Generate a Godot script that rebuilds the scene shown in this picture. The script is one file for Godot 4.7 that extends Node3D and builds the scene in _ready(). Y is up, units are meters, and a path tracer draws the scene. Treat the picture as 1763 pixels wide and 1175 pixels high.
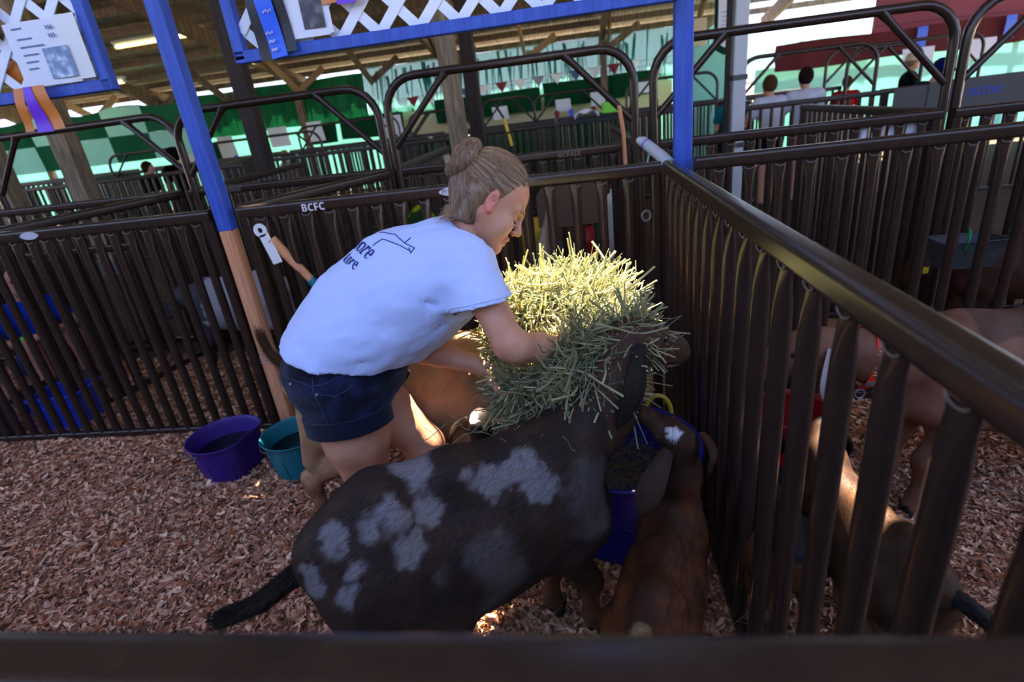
extends Node3D
# A youth-fair goat pen inside an open-sided barn: a girl bends over a big flake of hay while goats crowd round her.

var counts := {}
var M := {}
var rng := RandomNumberGenerator.new()

# ---------------------------------------------------------------- geometry collector
class Geo:
	var v := PackedVector3Array()
	var n := PackedVector3Array()
	var c := PackedColorArray()
	var uv := PackedVector2Array()
	var ix := PackedInt32Array()
	var tint := Color.WHITE
	func put(p: Vector3, nn: Vector3, t := Vector2.ZERO) -> int:
		v.append(p); n.append(nn); c.append(tint); uv.append(t)
		return v.size() - 1
	func tri(a: int, b: int, d: int) -> void:
		ix.append(a); ix.append(b); ix.append(d)
	func quad(a: int, b: int, d: int, e: int) -> void:
		tri(a, b, d); tri(a, d, e)
	func face(pts: Array, nn := Vector3.ZERO) -> void:
		var nrm: Vector3 = nn if nn != Vector3.ZERO else (pts[1] - pts[0]).cross(pts[2] - pts[0]).normalized()
		var k := v.size()
		for p in pts: put(p, nrm)
		for i in range(1, pts.size() - 1): tri(k, k + i, k + i + 1)
	# a swept tube; radii is one number or one per point; flat squashes it along its own "up"
	func tube(path: Array, radii, sides := 8, up0 := Vector3.UP, squash = null, caps := true) -> void:
		var cnt := path.size()
		var k := v.size()
		var t0: Vector3 = (path[1] - path[0]).normalized()
		var u: Vector3 = up0 - t0 * up0.dot(t0)
		if u.length() < 0.01: u = Vector3(1, 0.02, 0.03) - t0 * t0.x
		u = u.normalized()
		for i in cnt:
			var t: Vector3 = (path[mini(i + 1, cnt - 1)] - path[maxi(i - 1, 0)]).normalized()
			u = (u - t * u.dot(t)).normalized()
			var w := t.cross(u)
			var r: float = radii if (radii is float or radii is int) else radii[i]
			var s: Vector2 = Vector2.ONE if squash == null else (squash if squash is Vector2 else squash[i])
			for j in sides:
				var a := TAU * j / sides
				var q := u * cos(a) * s.x + w * sin(a) * s.y
				var qn := u * cos(a) / maxf(s.x, 0.05) + w * sin(a) / maxf(s.y, 0.05)
				put(path[i] + q * r, qn.normalized(), Vector2(float(j) / sides, float(i) / (cnt - 1)))
		for i in cnt - 1:
			for j in sides:
				var a := k + i * sides + j
				var b := k + i * sides + (j + 1) % sides
				quad(a, b, b + sides, a + sides)
		if caps:
			for e in [0, cnt - 1]:
				var t: Vector3 = (path[1] - path[0]).normalized() * -1.0 if e == 0 else (path[cnt - 1] - path[cnt - 2]).normalized()
				var m := put(path[e], t)
				var first := v.size()
				for j in sides: put(v[k + e * sides + j], t)
				for j in sides: tri(m, first + j, first + (j + 1) % sides)
	# a closed outline (Vector2 list, with outward normals worked out) extruded along a straight line
	func bar_profile(prof: Array, a: Vector3, b: Vector3, up := Vector3.UP, smooth := true) -> void:
		var t := (b - a).normalized()
		var w := up.cross(t).normalized()
		var u := t.cross(w)
		var m := prof.size()
		var k := v.size()
		for e in 2:
			var o := a if e == 0 else b
			for j in m:
				var p: Vector2 = prof[j]
				var d: Vector2 = (prof[(j + 1) % m] - prof[(j + m - 1) % m]).normalized()
				put(o + w * p.x + u * p.y, (w * d.y - u * d.x).normalized(), Vector2(float(j) / m, e))
		for j in m: quad(k + j, k + (j + 1) % m, k + m + (j + 1) % m, k + m + j)
		for e in 2:
			var o := a if e == 0 else b
			var nn := -t if e == 0 else t
			var mm := put(o, nn)
			var f := v.size()
			for j in m: put(v[k + e * m + j], nn)
			for j in m: tri(mm, f + j, f + (j + 1) % m)
	# a chamfered box
	func box(ctr: Vector3, size: Vector3, bev := 0.004, bs := Basis()) -> void:
		var h := size / 2.0
		bev = minf(bev, minf(h.x, minf(h.y, h.z)) * 0.9)
		for ax in 3:
			for sg in [-1.0, 1.0]:
				var a2 := (ax + 1) % 3
				var a3 := (ax + 2) % 3
				var pts := []
				for q in [[-1, -1], [1, -1], [1, 1], [-1, 1]]:
					var p := Vector3.ZERO
					p[ax] = sg * h[ax]
					p[a2] = q[0] * (h[a2] - bev)
					p[a3] = q[1] * (h[a3] - bev)
					pts.append(ctr + bs * p)
				var nn := Vector3.ZERO
				nn[ax] = sg
				face(pts, bs * nn)
		for ax in 3:
			var a2 := (ax + 1) % 3
			var a3 := (ax + 2) % 3
			for s2 in [-1.0, 1.0]:
				for s3 in [-1.0, 1.0]:
					var pts := []
					for q in [[-1, 0], [1, 0], [1, 1], [-1, 1]]:
						var p := Vector3.ZERO
						p[ax] = q[0] * (h[ax] - bev)
						p[a2] = s2 * (h[a2] - (0.0 if q[1] == 0 else bev))
						p[a3] = s3 * (h[a3] - (bev if q[1] == 0 else 0.0))
						pts.append(ctr + bs * p)
					var nn := Vector3.ZERO
					nn[a2] = s2; nn[a3] = s3
					face(pts, (bs * nn).normalized())
		for sx in [-1.0, 1.0]:
			for sy in [-1.0, 1.0]:
				for sz in [-1.0, 1.0]:
					face([ctr + bs * Vector3(sx * h.x, sy * (h.y - bev), sz * (h.z - bev)), ctr + bs * Vector3(sx * (h.x - bev), sy * h.y, sz * (h.z - bev)), ctr + bs * Vector3(sx * (h.x - bev), sy * (h.y - bev), sz * h.z)], (bs * Vector3(sx, sy, sz)).normalized())
	# a surface of revolution about y; profile points (radius, height); sx, sz stretch it
	func lathe(prof: Array, segs := 24, ctr := Vector3.ZERO, st := Vector2.ONE) -> void:
		var m := prof.size()
		var k := v.size()
		for i in m:
			var d: Vector2 = (prof[mini(i + 1, m - 1)] - prof[maxi(i - 1, 0)]).normalized()
			for j in segs:
				var a := TAU * j / segs
				put(ctr + Vector3(cos(a) * prof[i].x * st.x, prof[i].y, sin(a) * prof[i].x * st.y), Vector3(cos(a) * d.y / st.x, -d.x, sin(a) * d.y / st.y).normalized(), Vector2(float(j) / segs, float(i) / (m - 1)))
		for i in m - 1:
			for j in segs:
				var a := k + i * segs + j
				var b := k + i * segs + (j + 1) % segs
				quad(a, b, b + segs, a + segs)
	# a grid surface from f(u, w) -> Vector3, given thickness by a second skin
	func sheet(f: Callable, nu: int, nw: int, thick := 0.0) -> void:
		var k := v.size()
		var pts := []
		for i in nu + 1:
			for j in nw + 1: pts.append(f.call(float(i) / nu, float(j) / nw))
		var at := func(i, j): return pts[clampi(i, 0, nu) * (nw + 1) + clampi(j, 0, nw)]
		for side in (2 if thick > 0.0 else 1):
			for i in nu + 1:
				for j in nw + 1:
					var nn: Vector3 = (at.call(i + 1, j) - at.call(i - 1, j)).cross(at.call(i, j + 1) - at.call(i, j - 1)).normalized()
					put(pts[i * (nw + 1) + j] + nn * (thick * (0.5 - side)), nn * (1.0 - 2.0 * side) if thick > 0.0 else nn, Vector2(float(i) / nu, float(j) / nw))
		for side in (2 if thick > 0.0 else 1):
			var o := k + side * (nu + 1) * (nw + 1)
			for i in nu:
				for j in nw:
					var a := o + i * (nw + 1) + j
					quad(a, a + 1, a + nw + 2, a + nw + 1)
		if thick > 0.0:
			var per := (nu + 1) * (nw + 1)
			var edge := []
			for i in nu: edge.append([i * (nw + 1), (i + 1) * (nw + 1)]); edge.append([i * (nw + 1) + nw, (i + 1) * (nw + 1) + nw])
			for j in nw: edge.append([j, j + 1]); edge.append([nu * (nw + 1) + j, nu * (nw + 1) + j + 1])
			for e in edge:
				face([v[k + e[0]], v[k + e[1]], v[k + per + e[1]], v[k + per + e[0]]])
	func mesh() -> ArrayMesh:
		for i in range(0, ix.size(), 3):
			var a := ix[i]; var b := ix[i + 1]; var d := ix[i + 2]
			if (v[b] - v[a]).cross(v[d] - v[a]).dot(n[a] + n[b] + n[d]) > 0.0:
				ix[i + 1] = d; ix[i + 2] = b
		var arr := []
		arr.resize(Mesh.ARRAY_MAX)
		arr[Mesh.ARRAY_VERTEX] = v; arr[Mesh.ARRAY_NORMAL] = n; arr[Mesh.ARRAY_COLOR] = c; arr[Mesh.ARRAY_TEX_UV] = uv; arr[Mesh.ARRAY_INDEX] = ix
		var m := ArrayMesh.new()
		m.add_surface_from_arrays(Mesh.PRIMITIVE_TRIANGLES, arr)
		return m

# ---------------------------------------------------------------- naming and placing
func numbered(called: String, parent: Node = self) -> String:
	var key := str(parent.get_instance_id()) + called
	var k: int = counts.get(key, 0)
	counts[key] = k + 1
	return called if k == 0 else "%s_%03d" % [called, k]

func thing(called: String, label: String, category: String, at := Vector3.ZERO, turn := 0.0, group := "") -> Node3D:
	var o := Node3D.new()
	o.name = numbered(called)
	add_child(o, true)
	o.position = at
	o.rotation.y = turn
	tag(o, label, category, group)
	return o

func tag(o: Node3D, label: String, category: String, group := "") -> Node3D:
	o.set_meta("label", label)
	o.set_meta("category", category)
	if group != "": o.set_meta("group", group)
	return o

func obj(called: String, m, mat: Material, parent: Node3D = self, xf := Transform3D()) -> MeshInstance3D:
	var o := MeshInstance3D.new()
	o.name = numbered(called, parent)
	o.mesh = m.mesh() if m is Geo else m
	o.material_override = mat
	o.transform = xf
	parent.add_child(o, true)
	return o

func struct(called: String, m, mat: Material, parent: Node3D = self) -> MeshInstance3D:
	var o := obj(called, m, mat, parent)
	if parent == self: o.set_meta("kind", "structure")
	return o

func stuff(o: Node3D) -> Node3D:
	o.set_meta("kind", "stuff")
	return o

func swarm(called: String, m: Mesh, mat: Material, xfs: Array, cols: Array, parent: Node3D = self) -> MultiMeshInstance3D:
	var mm := MultiMesh.new()
	mm.transform_format = MultiMesh.TRANSFORM_3D
	mm.use_colors = true
	mm.mesh = m
	mm.instance_count = xfs.size()
	for i in xfs.size():
		mm.set_instance_transform(i, xfs[i])
		mm.set_instance_color(i, cols[i])
	var o := MultiMeshInstance3D.new()
	o.name = numbered(called, parent)
	o.multimesh = mm
	o.material_override = mat
	parent.add_child(o, true)
	stuff(o)
	return o

# ---------------------------------------------------------------- materials
func noise_tex(freq: float, lo: Color, hi: Color, sz := 512, typ := FastNoiseLite.TYPE_SIMPLEX_SMOOTH, oct := 4, sd := 1, mid = null) -> NoiseTexture2D:
	var f := FastNoiseLite.new()
	f.noise_type = typ
	f.frequency = freq
	f.fractal_octaves = oct
	f.seed = sd
	var t := NoiseTexture2D.new()
	t.width = sz; t.height = sz
	t.seamless = true
	t.noise = f
	var g := Gradient.new()
	g.set_color(0, lo); g.set_color(1, hi)
	if mid != null: g.add_point(0.5, mid)
	t.color_ramp = g
	return t

func bump_tex(freq: float, sz := 512, oct := 4, sd := 3) -> NoiseTexture2D:
	return noise_tex(freq, Color.BLACK, Color.WHITE, sz, FastNoiseLite.TYPE_SIMPLEX_SMOOTH, oct, sd)

func mat(called: String, col: Color, rough := 0.7, spec := 0.5) -> StandardMaterial3D:
	var m := StandardMaterial3D.new()
	m.resource_name = called
	m.albedo_color = col
	m.roughness = rough
	m.metallic_specular = spec
	m.cull_mode = BaseMaterial3D.CULL_DISABLED
	M[called] = m
	return m

func triplanar(m: StandardMaterial3D, tex: Texture2D, scale: Vector3, world := true) -> StandardMaterial3D:
	m.albedo_texture = tex
	m.uv1_triplanar = true
	m.uv1_world_triplanar = world
	m.uv1_scale = scale
	return m

func relief(m: StandardMaterial3D, tex: Texture2D, cm: float) -> StandardMaterial3D:
	m.heightmap_enabled = true
	m.heightmap_texture = tex
	m.heightmap_scale = cm
	return m

func cloth(called: String, col: Color, thru: Color, rough := 0.9) -> StandardMaterial3D:
	var m := mat(called, col, rough, 0.2)
	if thru != Color.BLACK:
		m.backlight_enabled = true
		m.backlight = thru
	return m

func make_materials() -> void:
	var paint := mat("brown_paint", Color(1, 1, 1), 0.24, 0.5)
	triplanar(paint, noise_tex(0.02, Color(0.165, 0.118, 0.095), Color(0.215, 0.155, 0.125), 512, FastNoiseLite.TYPE_SIMPLEX_SMOOTH, 4, 4), Vector3(1.5, 0.8, 1.5))
	triplanar(mat("far_paint", Color(1, 1, 1), 0.35, 0.5), noise_tex(0.02, Color(0.17, 0.12, 0.10), Color(0.23, 0.17, 0.145)), Vector3(1, 1, 1))
	mat("weld", Color(0.38, 0.33, 0.31), 0.35, 0.6)
	mat("stencil", Color(0.80, 0.78, 0.80), 0.7)
	mat("sticker", Color(0.72, 0.71, 0.74), 0.45)
	mat("sticker_dark", Color(0.28, 0.27, 0.36), 0.5)
	mat("galvanised", Color(0.66, 0.67, 0.68), 0.35).metallic = 0.8
	mat("white_plastic", Color(0.86, 0.86, 0.85), 0.4)
	var bw := mat("blue_wood", Color(1, 1, 1), 0.5)
	triplanar(bw, noise_tex(0.01, Color(0.13, 0.25, 0.60), Color(0.20, 0.36, 0.74), 512, FastNoiseLite.TYPE_SIMPLEX_SMOOTH, 5, 2), Vector3(6, 0.5, 6))
	relief(bw, bump_tex(0.03, 256), 0.06)
	var bare := mat("bare_wood", Color(1, 1, 1), 0.75)
	triplanar(bare, noise_tex(0.012, Color(0.70, 0.45, 0.29), Color(0.86, 0.62, 0.45), 512, FastNoiseLite.TYPE_SIMPLEX_SMOOTH, 5, 12), Vector3(7, 0.45, 7))
	relief(bare, bump_tex(0.03, 256), 0.05)
	var tim := mat("old_timber", Color(1, 1, 1), 0.85)
	triplanar(tim, noise_tex(0.012, Color(0.29, 0.24, 0.19), Color(0.55, 0.47, 0.38), 512, FastNoiseLite.TYPE_SIMPLEX_SMOOTH, 5, 22), Vector3(3, 0.3, 3))
	var pt := mat("post_timber", Color(1, 1, 1), 0.85)
	triplanar(pt, noise_tex(0.012, Color(0.36, 0.31, 0.25), Color(0.62, 0.55, 0.45), 512, FastNoiseLite.TYPE_SIMPLEX_SMOOTH, 5, 23), Vector3(3, 0.3, 3))
	var dt := mat("dark_timber", Color(1, 1, 1), 0.8)
	triplanar(dt, noise_tex(0.012, Color(0.10, 0.075, 0.065), Color(0.24, 0.18, 0.15), 512, FastNoiseLite.TYPE_SIMPLEX_SMOOTH, 5, 24), Vector3(3, 0.3, 3))
	var rf := mat("roof_metal", Color(1, 1, 1), 0.5, 0.5)
	triplanar(rf, noise_tex(0.02, Color(0.50, 0.46, 0.41), Color(0.78, 0.74, 0.68), 512, FastNoiseLite.TYPE_SIMPLEX_SMOOTH, 5, 7), Vector3(0.4, 0.4, 0.4))
	mat("pale_timber", Color(0.62, 0.50, 0.36), 0.8)
	cloth("fibreglass", Color(0.85, 0.88, 0.90), Color(0.55, 0.57, 0.60), 0.5)
	cloth("mint_sheer", Color(0.60, 0.95, 0.86, 0.45), Color(0.62, 0.78, 0.75)).transparency = BaseMaterial3D.TRANSPARENCY_ALPHA
	mat("white_paint", Color(0.88, 0.90, 0.93), 0.5)
	mat("steel_white", Color(0.72, 0.74, 0.76), 0.45)
	var fl := mat("tube_glow", Color(1, 0.95, 0.75), 0.4)
	fl.emission_enabled = true; fl.emission = Color(1.0, 0.93, 0.62); fl.emission_energy_multiplier = 2.2
	cloth("green_thin", Color(0.08, 0.46, 0.42, 0.70), Color(0.40, 0.62, 0.58)).transparency = BaseMaterial3D.TRANSPARENCY_ALPHA
	cloth("green_dark", Color(0.06, 0.25, 0.15), Color(0.06, 0.16, 0.10))
	cloth("green_mid", Color(0.11, 0.34, 0.22), Color(0.26, 0.50, 0.38))
	cloth("mint_tarp", Color(0.62, 0.88, 0.82), Color(0.62, 0.78, 0.75))
	cloth("pale_cloth", Color(0.62, 0.78, 0.74), Color(0.84, 0.98, 0.94))
	cloth("maroon_cloth", Color(0.36, 0.17, 0.18), Color(0.16, 0.07, 0.08))
	cloth("maroon_light", Color(0.52, 0.30, 0.34), Color(0.26, 0.13, 0.16))
	cloth("paper", Color(0.90, 0.91, 0.95), Color(0.5, 0.5, 0.52), 0.6)
	mat("cream_board", Color(0.80, 0.74, 0.60), 0.8)
	mat("flag_red", Color(0.50, 0.16, 0.20), 0.8)
	mat("flag_blue", Color(0.26, 0.36, 0.50), 0.8)
	mat("flag_grey", Color(0.55, 0.55, 0.58), 0.8)
	mat("flag_white", Color(0.90, 0.90, 0.90), 0.8)
	mat("ribbon_blue", Color(0.10, 0.36, 0.86), 0.35)
	mat("ribbon_navy", Color(0.045, 0.06, 0.10), 0.4)
	mat("ribbon_orange", Color(0.80, 0.46, 0.16), 0.4)
	mat("ribbon_purple", Color(0.42, 0.16, 0.78), 0.4)
	mat("ink", Color(0.10, 0.16, 0.42), 0.6)
	mat("ink_soft", Color(0.36, 0.44, 0.60), 0.6)
	mat("ribbon_ink", Color(0.75, 0.72, 0.80), 0.5)
	mat("black", Color(0.03, 0.03, 0.032), 0.6)
	mat("charcoal", Color(0.07, 0.07, 0.075), 0.6)
	mat("grey_board", Color(0.28, 0.29, 0.30), 0.8)
	mat("board_ink", Color(0.10, 0.22, 0.62), 0.6)
	mat("tub_purple", Color(0.20, 0.09, 0.44), 0.5)
	mat("tub_teal", Color(0.04, 0.42, 0.46), 0.5)
	mat("tub_blue", Color(0.035, 0.08, 0.46), 0.4)
	mat("crate_blue", Color(0.10, 0.24, 0.78), 0.45)
	mat("bucket_red", Color(0.62, 0.03, 0.05), 0.4)
	mat("yellow", Color(0.80, 0.68, 0.08), 0.5)
	mat("lime", Color(0.45, 0.80, 0.20), 0.6)
	mat("rope_green", Color(0.10, 0.60, 0.32), 0.6)
	mat("rope_yellow", Color(0.78, 0.70, 0.12), 0.7)
	mat("cardboard", Color(0.30, 0.20, 0.13), 0.85)
	var wtr := mat("water", Color(0.03, 0.04, 0.045), 0.05, 0.5)
	wtr.metallic = 0.0
	triplanar(mat("grey_metal", Color(1, 1, 1), 0.5), noise_tex(0.02, Color(0.20, 0.21, 0.21), Color(0.34, 0.35, 0.35)), Vector3(2, 2, 2))
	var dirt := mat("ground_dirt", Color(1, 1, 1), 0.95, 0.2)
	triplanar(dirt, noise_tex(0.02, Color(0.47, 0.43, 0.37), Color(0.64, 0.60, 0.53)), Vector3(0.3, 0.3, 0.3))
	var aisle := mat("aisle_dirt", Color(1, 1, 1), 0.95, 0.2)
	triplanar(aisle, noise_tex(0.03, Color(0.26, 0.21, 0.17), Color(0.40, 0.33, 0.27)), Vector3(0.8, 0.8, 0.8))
	var shv := mat("shavings_bed", Color(1, 1, 1), 0.95, 0.2)
	triplanar(shv, noise_tex(0.06, Color(0.40, 0.27, 0.19), Color(0.84, 0.64, 0.50), 512, FastNoiseLite.TYPE_CELLULAR, 3, 6), Vector3(2.2, 2.2, 2.2))
	relief(shv, bump_tex(0.08, 512, 4, 8), 0.8)
	var chip := mat("chip", Color(1, 1, 1), 0.8, 0.3)
	chip.vertex_color_use_as_albedo = true
	chip.backlight_enabled = true; chip.backlight = Color(0.25, 0.25, 0.25)
	var hay := mat("hay", Color(1, 1, 1), 0.6, 0.35)
	hay.vertex_color_use_as_albedo = true
	hay.backlight_enabled = true; hay.backlight = Color(1.0, 1.0, 1.0)
	var skin := mat("skin", Color(1, 1, 1), 0.5, 0.4)
	skin.vertex_color_use_as_albedo = true
	skin.subsurf_scatter_enabled = true; skin.subsurf_scatter_strength = 0.12
	var coat := mat("coat", Color(1, 1, 1), 0.62, 0.3)
	coat.vertex_color_use_as_albedo = true
	var coath := mat("coat_hair", Color(1, 1, 1), 0.5, 0.4)
	coath.vertex_color_use_as_albedo = true
	var vc := mat("tinted_cloth", Color(1, 1, 1), 0.85, 0.2)
	vc.vertex_color_use_as_albedo = true

# ---------------------------------------------------------------- the scene
func _ready() -> void:
	rng.seed = 20
	var cam := Camera3D.new()
	cam.name = "camera"
	cam.position = Vector3(-0.396, 1.5, 2.463)
	cam.rotation = Vector3(-0.4007, 0.1455, -0.1244)
	var lens := CameraAttributesPhysical.new()
	lens.frustum_focal_length = 19.22
	lens.frustum_near = 0.05
	lens.frustum_far = 400.0
	lens.frustum_focus_distance = 1.62
	lens.exposure_aperture = 2.8
	cam.attributes = lens
	cam.near = 0.05
	cam.far = 400.0
	cam.fov = 63.97
	add_child(cam)
	cam.current = true
	var we := WorldEnvironment.new()
	we.name = "world_environment"
	var env := Environment.new()
	env.tonemap_mode = Environment.TONE_MAPPER_LINEAR
	env.tonemap_exposure = 1.2
	env.sdfgi_enabled = true
	env.ssao_enabled = true
	env.ssil_enabled = true
	env.background_mode = Environment.BG_SKY
	var sky := Sky.new()
	var sm := ProceduralSkyMaterial.new()
	sm.sky_top_color = Color(0.52, 0.64, 0.90)
	sm.sky_horizon_color = Color(0.88, 0.92, 1.0)
	sm.sky_curve = 0.2
	sm.sky_energy_multiplier = 1.6
	sm.ground_bottom_color = Color(0.55, 0.5, 0.42)
	sm.ground_horizon_color = Color(0.7, 0.66, 0.58)
	sky.sky_material = sm
	env.sky = sky
	we.environment = env
	add_child(we)
	var sun := DirectionalLight3D.new()
	sun.name = "sun"
	sun.light_color = Color(1.0, 0.95, 0.86)
	sun.light_energy = 18.0
	sun.light_angular_distance = 0.53
	sun.shadow_enabled = true
	add_child(sun)
	sun.look_at_from_position(Vector3(0.10, 2.14, -1.0) * 5.0, Vector3.ZERO)
	make_materials()
	build_ground()
	build_barn()
	build_pens()
	build_far_pens()
	build_hangings()
	build_frames()
	build_props()
	build_people()
	build_animals()
	build_hay()
	build_shavings()

# ---------------------------------------------------------------- ground and barn
func slab(x0: float, x1: float, z0: float, z1: float, y: float, t: float) -> Geo:
	var g := Geo.new()
	g.box(Vector3((x0 + x1) / 2, y - t / 2, (z0 + z1) / 2), Vector3(x1 - x0, t, z1 - z0), 0.001)
	return g

func build_ground() -> void:
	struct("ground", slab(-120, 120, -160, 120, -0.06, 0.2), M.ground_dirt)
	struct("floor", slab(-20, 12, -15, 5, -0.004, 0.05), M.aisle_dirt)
	# bedding in the pens, gently heaped
	var nz := FastNoiseLite.new()
	nz.frequency = 0.9
	var g := Geo.new()
	g.sheet(func(a: float, b: float):
		var x := -6.5 + 9.7 * a
		var z := -1.15 + 3.5 * b
		return Vector3(x, bed(x, z), z), 150, 60)
	stuff(obj("shavings_bed", g, M.shavings_bed))
	tag(get_node("shavings_bed"), "layer of pinkish wood shavings bedding the goat pens", "bedding")

var bed_noise: FastNoiseLite
func bed(x: float, z: float) -> float:
	if bed_noise == null:
		bed_noise = FastNoiseLite.new()
		bed_noise.frequency = 1.6
		bed_noise.fractal_octaves = 3
		bed_noise.seed = 4
	return 0.004 + 0.016 * bed_noise.get_noise_2d(x, z)

func roof_y(z: float) -> float:
	return 2.89 + 0.18 * (z + 11.9)

func build_barn() -> void:
	var ceil_ := Node3D.new()
	ceil_.name = "ceiling"
	ceil_.set_meta("kind", "structure")
	add_child(ceil_)
	# corrugated sheets, each its own piece; the narrow rows between z -1.7 and -0.87 have unseen openings added, shaped so sun falls on hay and goats
	var w := 0.76
	var rows := [[-11.95, -9.2, []], [-9.25, -7.0, []], [-7.05, -4.0, []], [-4.05, -1.69, []], [-1.69, -1.63, [[-1.78, -1.66]]], [-1.63, -1.263, []], [-1.263, -1.09, [[-0.72, 0.02]]], [-1.09, -1.045, [[-0.60, 0.02]]], [-1.045, -0.866, [[-0.84, 0.02], [0.40, 0.60]]], [-0.866, -0.78, [[-0.50, -0.10], [0.42, 0.53]]], [-0.78, -0.72, [[0.42, 0.53]]], [-0.72, 0.6, []], [0.55, 3.3, []]]
	for r in rows:
		var z0: float = r[0]
		var z1: float = r[1]
		var make := func(x0: float, x1: float) -> ArrayMesh:
			var g := Geo.new()
			g.sheet(func(a: float, b: float):
				var z := lerpf(z0, z1, b)
				var x := lerpf(x0, x1, a)
				return Vector3(x, roof_y(z) + 0.011 * sin(x / w * TAU * 10.0), z), maxi(3, int(60 * (x1 - x0) / w)), 1, 0.003)
			return g.mesh()
		var full: ArrayMesh = make.call(0.0, w * 1.03)
		for k in 38:
			var x := -19.0 + k * w
			if z0 < -9.5 and x > 3.0: continue
			if z0 == -4.05 and k in [17, 21, 25]:  # unseen skylights, added to put highlights on the rails and fill from above
				obj("added_skylight", full, M.fibreglass, ceil_, Transform3D(Basis(), Vector3(x, 0.0, 0)))
				continue
			var bits := [[x, x + w]]
			for h in r[2]:
				var nb := []
				for b in bits:
					if h[1] <= b[0] or h[0] >= b[1]: nb.append(b); continue
					if h[0] - b[0] > 0.01: nb.append([b[0], h[0]])
					if b[1] - h[1] > 0.01: nb.append([h[1], b[1]])
				bits = nb
			for b in bits:
				if b[1] - b[0] > w * 0.99: obj("roof_sheet", full, M.roof_metal, ceil_, Transform3D(Basis(), Vector3(x, 0.0, 0)))
				else: obj("roof_sheet", make.call(b[0], b[1]), M.roof_metal, ceil_)
	var z := -11.8
	while z < 3.2:
		var x1 := 9.6
		if absf(z + 1.27) > 0.50:
			var g := Geo.new()
			g.box(Vector3((-19 + x1) / 2, roof_y(z) - 0.085, z), Vector3(x1 + 19, 0.12, 0.05), 0.004)
			obj("purlin", g, M.old_timber, ceil_)
		z += 0.78
	for k in 8:
		var x := -17.6 + 3.6 * k
		var zs := -12.1
		var a := Vector3(x, roof_y(zs) - 0.27, zs)
		var b := Vector3(x, roof_y(3.2) - 0.27, 3.2)
		var g := Geo.new()
		g.box((a + b) / 2, Vector3(0.09, 0.26, a.distance_to(b)), 0.006, Basis.looking_at(b - a))
		obj("rafter", g, M.old_timber, ceil_)
	# light wooden knee braces and gussets under the eave
	for k in 12:
		var x := -17.6 + 1.8 * k
		if x > 3.2: continue
		var g := Geo.new()
		var p0 := Vector3(x + 0.1, 2.42, -11.2)
		var p1 := Vector3(x + 0.1, roof_y(-9.9) - 0.2, -9.9)
		g.box((p0 + p1) / 2, Vector3(0.06, 0.16, p0.distance_to(p1)), 0.005, Basis.looking_at(p1 - p0))
		p0 = Vector3(x + 0.1, 2.45, -11.22); p1 = Vector3(x + 0.8, roof_y(-11.2) - 0.16, -11.22)
		g.box((p0 + p1) / 2, Vector3(0.05, 0.14, p0.distance_to(p1)), 0.005, Basis.looking_at(p1 - p0))
		obj("knee_brace", g, M.pale_timber if k % 3 == 0 else M.old_timber, ceil_)
	# posts: x, z, width, material, top
	# low boarded wall behind the camera, open above it to the sky
	var wb := Node3D.new()
	wb.name = "wall_back"
	wb.set_meta("kind", "structure")
	add_child(wb)
	for k in 60:
		var bg := Geo.new()
		bg.box(Vector3(-19.0 + 0.49 * k, 1.15, 5.2 + rng.randf_range(-0.004, 0.004)), Vector3(0.47, 2.3, 0.04), 0.004)
		obj("plank", bg, M.dark_timber, wb)
	var posts := [
		["square weathered timber post standing behind the girl's hair bun", -1.75, -4.5, 0.20, "post_timber"],
		["dark brown timber post just right of the weathered post", -1.59, -5.0, 0.17, "dark_timber"],
		["dark timber post between the two hanging lattice frames", -3.46, -3.0, 0.15, "dark_timber"],
		["grey timber post behind the left arched gate, second from the left edge", -6.93, -4.5, 0.24, "post_timber"],
		["grey timber post behind the left arched gate, at the picture's left edge", -7.75, -4.2, 0.24, "post_timber"],
		["white steel post right of the right blue post", 1.345, -4.0, 0.13, "steel_white"],
		["thin dark iron post touching the white steel post", 1.235, -4.0, 0.05, "dark_timber"]]
	for p in posts:
		var g := Geo.new()
		var h := roof_y(p[2]) - 0.4
		g.box(Vector3(0, h / 2, 0), Vector3(p[3], h, p[3]), 0.008)
		var o := thing("barn_post", p[0], "post", Vector3(p[1], 0, p[2]))
		obj("shaft", g, M[p[4]], o)
		if p[4] == "steel_white":
			for y in [0.86, 1.52]:
				var f := Geo.new()
				f.box(Vector3(0, y, 0), Vector3(p[3] + 0.02, 0.05, p[3] + 0.02), 0.004)
				obj("band", f, M.grey_metal, o)
		else:
			var f := Geo.new()
			f.box(Vector3(0, 0.09, 0), Vector3(p[3] + 0.03, 0.2, p[3] + 0.03), 0.006)
			obj("post_shoe", f, M.grey_metal, o)
	for k in 6:
		var x := -17.6 + 3.6 * k
		var g := Geo.new()
		g.box(Vector3(0, 1.38, 0), Vector3(0.14, 2.76, 0.14), 0.008)
		var o := thing("eave_post", "timber post carrying the far eave, %s from the left" % ["first", "second", "third", "fourth", "fifth", "sixth"][k], "post", Vector3(x, 0, -11.25), 0.0, "posts along the far eave")
		obj("shaft", g, M.old_timber, o)
	# fluorescent fittings: one end, other end
	var tubes := [[Vector3(-8.69, 3.38, -8.32), Vector3(-6.88, 3.38, -8.2), "lit fluorescent tube left of the dark timber post, crossed by the left blue post"],
		[Vector3(-7.087, 3.0, -9.5), Vector3(-5.64, 3.0, -9.5), "lit fluorescent tube showing under the middle lattice frame beside the ribbons"],
		[Vector3(-2.9, 3.12, -9.5), Vector3(-1.17, 3.07, -9.5), "lit fluorescent tube over the weathered post and its dark neighbour"],
		[Vector3(-11.4, 2.95, -9.5), Vector3(-9.71, 2.95, -9.5), "lit fluorescent tube peeking out right of the left lattice frame"]]
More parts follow.
